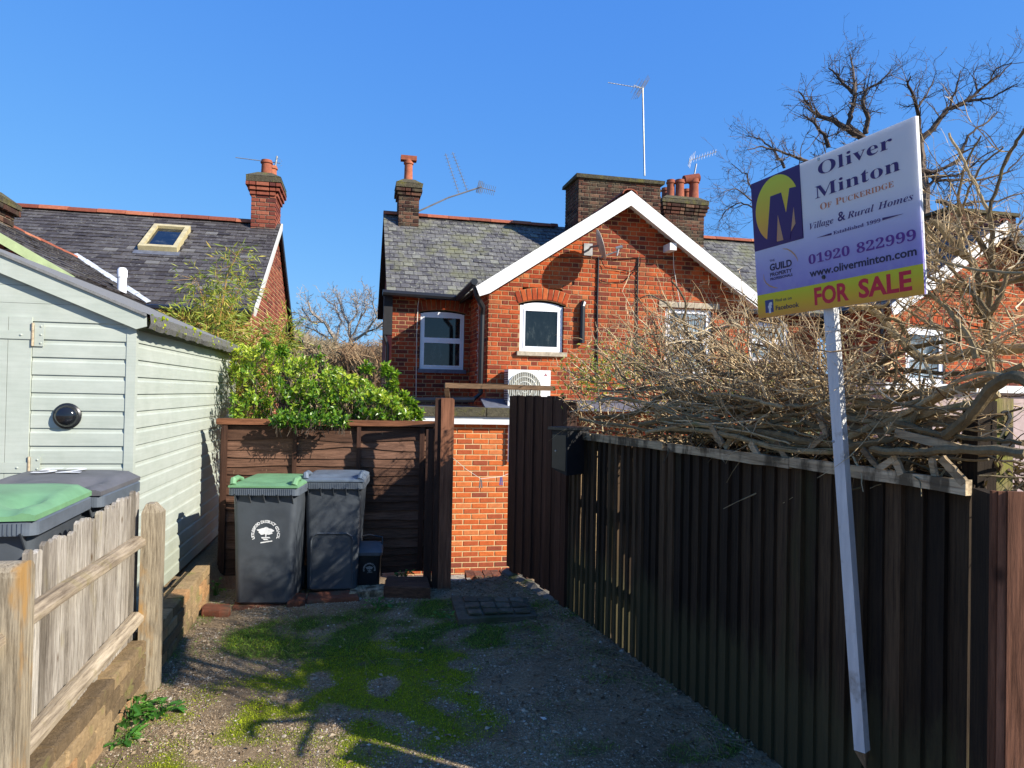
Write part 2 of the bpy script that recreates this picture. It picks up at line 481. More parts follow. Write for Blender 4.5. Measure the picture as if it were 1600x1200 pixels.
# ---------------------------------------------------------------- ground
def sm(x, a, b):
    k = max(0, min(1, (x - a) / (b - a)))
    return k * k * (3 - 2 * k)
BQ = Frame((-0.55, 6.25), 11.5)              # line of the back fence
LW = Frame((-1.834, 3.158), 12.4)            # face of the low garden wall
RF = Frame((1.163, 3.509), 19.0)             # line of the dark board fence
def fr_local(fr, x, y):
    d = V((x, y, 0)) - fr.o
    return d.dot(fr.u), d.dot(fr.v)
def ground_h(x, y):
    q = fr_local(BQ, x, y)[1]
    l = fr_local(LW, x, y)[0]
    r = fr_local(RF, x, y)[0]
    z = noise.noise(V((x * .9, y * .9, 0))) * .02 + noise.noise(V((x * 5, y * 5, 3))) * .006
    z += .035 * sm(r, -.55, 0) * (1 - sm(r, 0, .3))
    z += .16 * sm(-l, .02, .12) * (1 - sm(q, 2.6, 4))
    drop = max(sm(q, .12, .75), sm(r, .3, 3.0))
    if l < 0:
        drop = sm(q, 2.6, 4)
    z -= .9 * drop
    d = math.hypot(x, y)
    z += 3.0 * sm(d, 90, 300)
    return z
def blob(x, y, cx, cy, rx, ry, ang=0):
    dx, dy = x - cx, y - cy
    c, s = math.cos(ang), math.sin(ang)
    a, b_ = (dx * c + dy * s) / rx, (-dx * s + dy * c) / ry
    return max(0.0, 1 - (a * a + b_ * b_))
def nz(x, y, s, o=0):
    return noise.noise(V((x * s, y * s, o)))
def grass_w(x, y):
    w = 0
    for (px, py, rx, ry, k) in ((600, 1000, 1.0, .62, .85), (520, 985, .8, .4, 1.0), (780, 985, .5, .4, .6), (470, 1008, .6, .30, 1.3), (640, 990, .8, .3, 1.1), (700, 950, .7, .28, 1.0), (590, 960, .4, .2, .8), (395, 1000, .3, .16, .8),
                                (860, 960, .25, .35, .6), (930, 1040, .22, .4, .4), (240, 1050, .12, .5, .75), (265, 1000, .14, .4, .5), (225, 1150, .2, .12, .5), (330, 1020, .3, .2, .25), (560, 1100, .2, .12, .5), (1100, 1180, .25, .12, .8), (900, 1170, .25, .12, .4), (780, 1010, .5, .25, .45)):
        c = GP[(px, py)]
        w = max(w, k * min(1, 2.2 * blob(x, y, c.x, c.y, rx, ry, .2)))
    return max(0, w * (.62 + 1.0 * nz(x, y, 4.2, 5)))
def moss_w(x, y):
    w = 0
    for (px, py, rx, ry, k) in ((600, 1050, .62, .62, 1.7), (620, 1140, .6, .35, .8), (470, 1080, .6, .4, .8), (660, 1085, .4, .45, 1.4), (540, 1060, .35, .3, 1.0), (450, 1130, .9, .35, .6), (350, 1190, .6, .2, .6), (560, 1180, .6, .2, .6), (700, 1130, .4, .3, .5), (300, 1090, .35, .2, .3), (430, 1000, .4, .2, .6)):
        c = GP[(px, py)]
        w = max(w, k * min(1, 1.7 * blob(x, y, c.x, c.y, rx, ry, .2)))
    return max(0, w * (.55 + 1.2 * nz(x, y, 5.0, 9)))
class GPC(dict):
    def __missing__(self, k):
        self[k] = gp(*k)
        return self[k]
GP = GPC()

def axis(segs):
    out = []
    for a, b_, st in segs:
        n = max(1, round((b_ - a) / st))
        out += [a + (b_ - a) * i / n for i in range(n)]
    return out + [segs[-1][1]]
gx = axis([(-900, -100, 100), (-100, -20, 10), (-20, -4, 1), (-4, -2.8, .12), (-2.8, 2.0, .04), (2.0, 8, .4), (8, 30, 3), (30, 100, 10), (100, 900, 100)])
gy = axis([(-300, -20, 40), (-20, 1.5, 1.5), (1.5, 7.6, .04), (7.6, 12, .3), (12, 60, 4), (60, 160, 12), (160, 1500, 120)])
gv, gf, gm, gg = [], [], [], []
for y in gy:
    for x in gx:
        gv.append((x, y, ground_h(x, y)))
        near = -3 < x < 2.2 and 1 < y < 8
        gm.append(min(1, moss_w(x, y)) if near else 0)
        gg.append(min(1, grass_w(x, y)) if near else (.9 if y > 20 else .2))
nx = len(gx)
for j in range(len(gy) - 1):
    for i in range(nx - 1):
        a = j * nx + i
        gf.append((a, a + 1, a + nx + 1, a + nx))
me = bpy.data.meshes.new('ground')
me.from_pydata(gv, [], gf)
for nm, arr in (('moss', gm), ('grass', gg)):
    at_ = me.attributes.new(nm, 'FLOAT', 'POINT')
    at_.data.foreach_set('value', arr)
me.polygons.foreach_set('use_smooth', [True] * len(gf))
m, nt, b = new_mat('earth', .95, .15)
p = pos(nt)
c = ramp(nt, ntex(nt, p, 55, 8, .8), [(.3, (.12, .09, .055)), (.48, (.31, .235, .145)), (.62, (.44, .345, .225)), (.75, (.56, .48, .36))])
c = mix(nt, 1.0, c, ramp(nt, ntex(nt, p, 2.3, 5, .6), [(.3, (.55, .52, .5)), (.65, (1.05, 1.0, .95))]), 'MULTIPLY')
am = N(nt, 'ShaderNodeAttribute', attribute_name='moss').outputs['Fac']
ag = N(nt, 'ShaderNodeAttribute', attribute_name='grass').outputs['Fac']
mg = ramp(nt, ntex(nt, p, 40, 5, .8), [(.3, (.08, .10, .01)), (.6, (.22, .26, .015)), (.75, (.32, .33, .04))])
gr = ramp(nt, ntex(nt, p, 60, 5, .8), [(.3, (.035, .045, .012)), (.7, (.09, .12, .025))])
def thr(a, lo, hi):
    n = N(nt, 'ShaderNodeMath', operation='MULTIPLY')
    nt.links.new(a, n.inputs[0])
    nn = ntex(nt, p, 18, 6, .8)
    n2 = N(nt, 'ShaderNodeMath', operation='ADD')
    nt.links.new(nn, n2.inputs[0])
    n2.inputs[1].default_value = .5
    nt.links.new(n2.outputs[0], n.inputs[1])
    return ramp(nt, n.outputs[0], [(lo, (0, 0, 0)), (hi, (.9, .9, .9))])
c = mix(nt, thr(am, .2, .6), c, mg)
c = mix(nt, thr(ag, .25, .7), c, gr)
nt.links.new(c, b.inputs['Base Color'])
bump(nt, b, ntex(nt, p, 60, 6, .8), 1.0, .02)
me.materials.append(m)
ground = link('ground', me, kind='structure')

# ---------------------------------------------------------------- masonry and tiles
NV = 14
def variant_meshes(name, mat, front_only=True, bevel=.03):
    """unit block, x -.5...5, y 0..1 (back), z -.5...5; several tints and slightly uneven shapes"""
    out = []
    for i in range(NV):
        mb = MB()
        j = lambda k: R.uniform(-k, k)
        e = bevel
        fr_ = [V((-.5 + e + j(.012), 0, -.5 + 2.2 * e + j(.03))), V((.5 - e + j(.012), 0, -.5 + 2.2 * e + j(.03))), V((.5 - e + j(.012), 0, .5 - 2.2 * e + j(.03))), V((-.5 + e + j(.012), 0, .5 - 2.2 * e + j(.03)))]
        mid = [V((-.5, .12, -.5)), V((.5, .12, -.5)), V((.5, .12, .5)), V((-.5, .12, .5))]
        bk = [V((-.5, 1, -.5)), V((.5, 1, -.5)), V((.5, 1, .5)), V((-.5, 1, .5))]
        mb.add(fr_ + mid + bk, [(0, 1, 2, 3)] + [(4 + k, 4 + (k + 1) % 4, (k + 1) % 4, k) for k in range(4)] + [(8 + k, 8 + (k + 1) % 4, 4 + (k + 1) % 4, 4 + k) for k in range(4)], (i + .5) / NV)
        out.append(mb.mesh(name, mat))
    return out
BV = {k: variant_meshes('brick', M[k]) for k in ('brick', 'brick_gate', 'brick_flank', 'brick_dark', 'brick_garden')}
def slate_variants(mat):
    out = []
    for i in range(NV):
        mb = MB()
        j = lambda k: R.uniform(-k, k)
        # x -.5...5 across, y 0..1 up the slope, z thickness
        p = [V((-.5, j(.03), 0)), V((.5, j(.03), 0)), V((.5, 1, 0)), V((-.5, 1, 0)),
             V((-.5, j(.02), 1 + j(.2))), V((.5, j(.02), 1 + j(.2))), V((.5, 1, .25)), V((-.5, 1, .25))]
        mb.box8(p, (i + .5) / NV, skip=(0,))
        out.append(mb.mesh('slate', mat))
    return out
SV = {'slate': slate_variants(M['slate']), 'slate_purple': slate_variants(M['slate_purple'])}

def axes_matrix(x, y, z, o):
    return Matrix(((x.x, y.x, z.x, o.x), (x.y, y.y, z.y, o.y), (x.z, y.z, z.z, o.z), (0, 0, 0, 1)))
class Pieces:
    """laid pieces of one house: the 300 that show largest become objects, the rest one joined part"""
    def __init__(self, name, limit=300):
        self.name, self.rec, self.limit = name, [], limit
    def put(self, variants, mat4, parent, tintv=None, hidden=False):
        i = int((R.random() if tintv is None else tintv) * NV) % NV
        self.rec.append((variants, i, mat4, parent, hidden))
    def finish(self, restparent):
        def size(r):
            o = r[2].translation
            if r[4] or not seen(o, 0):
                return 0
            return r[2].col[0].to_3d().length * r[2].col[2].to_3d().length ** .5 / (o - CAM).length
        self.rec.sort(key=size, reverse=True)
        rest = {}
        for k, (vs, i, m4, par, hid) in enumerate(self.rec):
            if k < self.limit and not hid:
                o = link(self.name, vs[i], par)
                o.matrix_basis = m4
            else:
                mb = rest.setdefault(par.name, (par, vs, MB()))[2]
                src = vs[i]
                mb.add([m4 @ v.co for v in src.vertices], [tuple(p.vertices) for p in src.polygons], (i + .5) / NV)
        for par, vs, mb in rest.values():
            mb.build(self.name + '_rest' if False else {'brick': 'brickwork', 'slate': 'slating', 'ridge_tile': 'ridge_tiling'}.get(self.name, self.name), vs[0].materials[0], par, kind='stuff')

def subtract(iv, cut):
    out = []
    for a, b_ in iv:
        if cut[1] <= a or cut[0] >= b_:
            out.append((a, b_))
        else:
            if cut[0] > a: out.append((a, cut[0]))
            if cut[1] < b_: out.append((cut[1], b_))
    return out
def lay_bricks(pc, fr, t, z0, z1, ivf, key, parent, mortar, bond='stretcher', depth=.1, axis_='s', L=.2125, H=.0625, J=.0125, face=-1, skipf=None, tintf=None, reveal=True):
    """face of the wall at t (axis_ 's') or at s = t (axis_ 't'); face = sign of the outward normal"""
    if axis_ == 's':
        u, n = fr.u, fr.v * face
        base = lambda s, z: fr.P(s, t, z)
    else:
        u, n = fr.v, fr.u * face
        base = lambda s, z: fr.P(t, s, z)
    mm = MB()
    k = 0
    z = z0
    zz = V((0, 0, 1))
    while z < z1 - .01:
        h = min(H, z1 - z)
        zc = z + h / 2
        iv = ivf(zc)
        for a, b_ in iv:
            # mortar strip
            o, e = base(a, z - .001), base(b_, z - .001)
            up = zz * (h + J + .002)
            bk = -n * depth
            fi = -n * .007
            mm.box8([o + fi, e + fi, e + bk, o + bk, o + fi + up, e + fi + up, e + bk + up, o + bk + up], .5)
            s = a - R.uniform(0, .0) - (((k % 2) * (L + J) / 2) + (a * 7.13 % (L + J)) * 0)
            s = math.floor((a - (k % 2) * (L + J) * .5) / (L + J)) * (L + J) + (k % 2) * (L + J) * .5 if bond == 'stretcher' else math.floor(a / (1.5 * (L + J))) * 1.5 * (L + J) + (k % 2) * .75 * (L + J)
            if bond != 'stretcher' and s > a:
                s -= 1.5 * (L + J)
            hdr = False
            while s < b_:
                ln = L if (bond == 'stretcher' or not hdr) else (L - J) / 2
                x0, x1 = max(s, a), min(s + ln, b_)
                if x1 - x0 > .03:
                    c = base((x0 + x1) / 2, zc) + n * R.uniform(-.0015, .0025)
                    tv = R.random() ** .9 if tintf is None else tintf((x0 + x1) / 2, zc, hdr)
                    hid = bool(skipf and skipf((x0 + x1) / 2, zc))
                    m4 = axes_matrix(u * (x1 - x0), -n * .06, zz * h, c)
                    if face > 0 and axis_ == 's' or face < 0 and axis_ == 't':
                        m4 = axes_matrix(-u * (x1 - x0), -n * .06, zz * h, c)
                    pc.put(BV[key], m4, parent, min(.999, max(0, tv)), hid)
                s += ln + J
                hdr = not hdr if bond != 'stretcher' else False
        z += H + J
        k += 1
    return mm

def lay_slates(pc, origin, across, up, width, rows_len, key, parent, gauge=.145, w=.17, keep=None, hid=None):
    """origin: eave start; across/up unit vectors in the roof plane"""
    n = across.cross(up).normalized()
    r, d = 0, 0.0
    while d < rows_len:
        s = -(r % 2) * w / 2
        while s < width:
            x0, x1 = max(s, 0), min(s + w - .008, width)
            if x1 - x0 > .03:
                c = origin + across * (x0 + x1) / 2 + up * d
                if keep is None or keep(c, (x0 + x1) / 2, d):
                    ln = min(gauge * 1.25, rows_len - d + .02)
                    m4 = axes_matrix(across * (x1 - x0), up * ln, n * R.uniform(.015, .026), c + n * .002)
                    tv = min(.999, max(0, R.gauss(.5, .26)))
                    pc.put(SV[key], m4, parent, tv, bool(hid and hid(c)))
            s += w
        r += 1
        d += gauge

def slab(mb, pts, th, tint_=None):
    """closed plate from 4 corner points, th thick downwards along its normal"""
    n = (pts[1] - pts[0]).cross(pts[-1] - pts[0]).normalized()
    mb.prism([p - n * th for p in pts][::-1] if False else pts, -n * th, tint_)

def ridge(pc_parent, a, b_, r=.11, ln=.45, mat='terracotta', tints=None):
    d = (b_ - a)
    n = int(d.length / ln)
    dn = d.normalized()
    sd_ = dn.cross(V((0, 0, 1))).normalized()
    for i in range(n + 1):
        p0 = a + dn * (i * ln)
        p1 = a + dn * min(d.length, (i + 1) * ln - .008)
        if (p1 - p0).dot(dn) <= .05:
            continue
        if not (seen(p0, 60) or seen(p1, 60)):
            continue
        mb = MB()
        jz = R.uniform(-.006, .006)
        prof = [(sd_ * math.cos(x) * r * 1.25 + V((0, 0, 1)) * (math.sin(x) * r * .8 - .05 + jz)) for x in [PI * k / 6 for k in range(7)]]
        inner = [q * .86 - V((0, 0, .012)) for q in prof]
        mb.prism([p0 + q for q in prof + inner[::-1]], p1 - p0, R.random())
        mb.build('ridge_tile', M[mat], pc_parent)

def window(parent, fr, t, s0, s1, z0, z1, arch=0.0, fw=.05, split=None, mat='upvc', depth=.06, sill=None, sill_mat='stone', vsplit=None, parentname='window', gl='glass'):
    """frame, sashes, panes, sill; t = plane of the wall face, set back by .05"""
    tf = t + .045
    mb = MB()
    mb.box(fr, s0, s0 + fw, tf, tf + depth, z0, z1, .5)
    mb.box(fr, s1 - fw, s1, tf, tf + depth, z0, z1, .5)
    mb.box(fr, s0 + fw, s1 - fw, tf, tf + depth, z0, z0 + fw, .5)
    if arch:
        n = 8
        top = [(s0 + fw + (s1 - s0 - 2 * fw) * i / n) for i in range(n + 1)]
        az = lambda s: z1 + arch * (1 - ((s - (s0 + s1) / 2) / ((s1 - s0) / 2)) ** 2)
        mb.prism([fr.P(s, tf, az(s)) for s in top] + [fr.P(top[-1], tf, z1 - fw), fr.P(top[0], tf, z1 - fw)], fr.v * depth, .5)
    else:
        mb.box(fr, s0 + fw, s1 - fw, tf, tf + depth, z1 - fw, z1, .5)
    w = mb.build(parentname, M[mat], parent)
    cells = [(z0 + fw, z1 - fw)]
    if split:
        zs = z0 + (z1 - z0) * split
        mb = MB()
        mb.box(fr, s0 + fw, s1 - fw, tf - .012, tf + depth - .012, zs - fw * .45, zs + fw * .45, .5)
        mb.build('transom', M[mat], w)
        cells = [(z0 + fw, zs - fw * .45), (zs + fw * .45, z1 - fw)]
    cols = [(s0 + fw, s1 - fw)]
    if vsplit:
        ss = s0 + (s1 - s0) * vsplit
        mb = MB()
        mb.box(fr, ss - fw * .4, ss + fw * .4, tf - .01, tf + depth - .01, z0 + fw + .002, z1 - fw - .002, .5)
        mb.build('mullion', M[mat], w)
        cols = [(s0 + fw, ss - fw * .4), (ss + fw * .4, s1 - fw)]
    for c0, c1 in cells:
        for a, b_ in cols:
            e = .028
            mb = MB()
            mb.box(fr, a, a + e, tf - .008, tf + .03, c0, c1, .5)
            mb.box(fr, b_ - e, b_, tf - .008, tf + .03, c0, c1, .5)
            mb.box(fr, a + e, b_ - e, tf - .008, tf + .03, c0, c0 + e, .5)
            mb.box(fr, a + e, b_ - e, tf - .008, tf + .03, c1 - e, c1, .5)
            mb.build('sash', M[mat], w)
            mb = MB()
            mb.box(fr, a + e, b_ - e, tf + .012, tf + .022, c0 + e, c1 - e, .5)
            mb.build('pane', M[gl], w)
    if sill:
        o, th, ov = sill
        mb = MB()
        mb.box(fr, s0 - ov, s1 + ov, t - o, t + .1, z0 - th, z0 - .001, .5)
        mb.build('sill', M[sill_mat], w)
    return w

def rounded_stack(mb, fr, s0, s1, t0, t1, levels, tints=None):
    for (z0, z1, g) in levels:
        mb.box(fr, s0 - g, s1 + g, t0 - g, t1 + g, z0, z1, R.random())

def chimney(parent, pc, fr, s0, s1, t0, t1, z0, z1, key='brick_dark', cap=.05, corbels=2, flaunch=True, pots=(), cap_stone=False, cap_h=.12):
    """z1 = top of the brickwork shaft below the cap"""
    core = MB()
    core.box(fr, s0 + .012, s1 - .012, t0 + .012, t1 - .012, z0, z1 + cap_h * .5, .5)
    c = core.build('chimney', M['mortar_grey'], parent)
    rows = [(z0, z1, 0.0)]
    hh = .075
    for k in range(corbels):
        rows.append((z1 + k * hh, z1 + (k + 1) * hh, cap * (k + 1) / corbels))
    top = z1 + corbels * hh
    for (a, b_, g) in rows:
        full = lambda z, l, h: [(l, h)]
        for (ax, pos_, l, h, fc) in (('s', t0 - g, s0 - g, s1 + g, -1), ('t', s0 - g, t0 - g + .02, t1 + g, -1), ('t', s1 + g, t0 - g + .02, t1 + g, 1), ('s', t1 + g, s0 - g, s1 + g, 1)):
            mm = lay_bricks(pc, fr, pos_, a, b_, (lambda z, l=l, h=h: [(l, h)]), key if g == 0 else 'brick_dark', c, None, 'flemish', .03, ax, face=fc,
                            skipf=(lambda s, z, q=(pos_ == t1 + g or ax == 't' and fc < 0 and fr.P(s0, t0, 0).x > -3): q))
    mb = MB()
    if cap_stone:
        mb.box(fr, s0 - cap - .06, s1 + cap + .06, t0 - cap - .06, t1 + cap + .06, top, top + cap_h, .3, jit=.008)
    else:
        g = cap
        mb.box(fr, s0 - g, s1 + g, t0 - g, t1 + g, top, top + cap_h, .3, jit=.012)
        if flaunch:
            p = [fr.P(s, t, top + cap_h) for s, t in ((s0 - g, t0 - g), (s1 + g, t0 - g), (s1 + g, t1 + g), (s0 - g, t1 + g))]
            q = [fr.P(s, t, top + cap_h + .11) for s, t in ((s0 + .09, t0 + .09), (s1 - .09, t0 + .09), (s1 - .09, t1 - .09), (s0 + .09, t1 - .09))]
            mb.box8(p + q, .6)
    mb.build('chimney_cap', M['cap_stone'], c)
    for (s, t, h, r, style) in pots:
        mb = MB()
        base = fr.P(s, t, top + cap_h + .02)
        pr_ = [(r, 0), (r * 1.02, h * .1), (r * .88, h * .14), (r * .82, h * .55), (r * .80, h * .82), (r * .98, h * .84), (r * .98, h * .9), (r * .86, h * .92), (r * .86, h), (r * .7, h), (r * .68, h * .9)]
        mb.lathe(base, V((0, 0, 1)), pr_, 16, R.uniform(.3, .8))
        if style == 'tee':
            mb.box(fr, s - r * 1.55, s + r * 1.55, t - r * .8, t + r * .8, top + cap_h + h, top + cap_h + h + r * .9, .3)
        if style == 'cowl':
            mb.tube([base + V((0, 0, h)) + fr.u * (-r * 1.9) + V((0, 0, -.03)), base + V((0, 0, h + .05)) + fr.u * (r * .9)], r * .75, 10, .1)
        mb.build('chimney_pot', M['terracotta'], c, smooth=True)
    return c

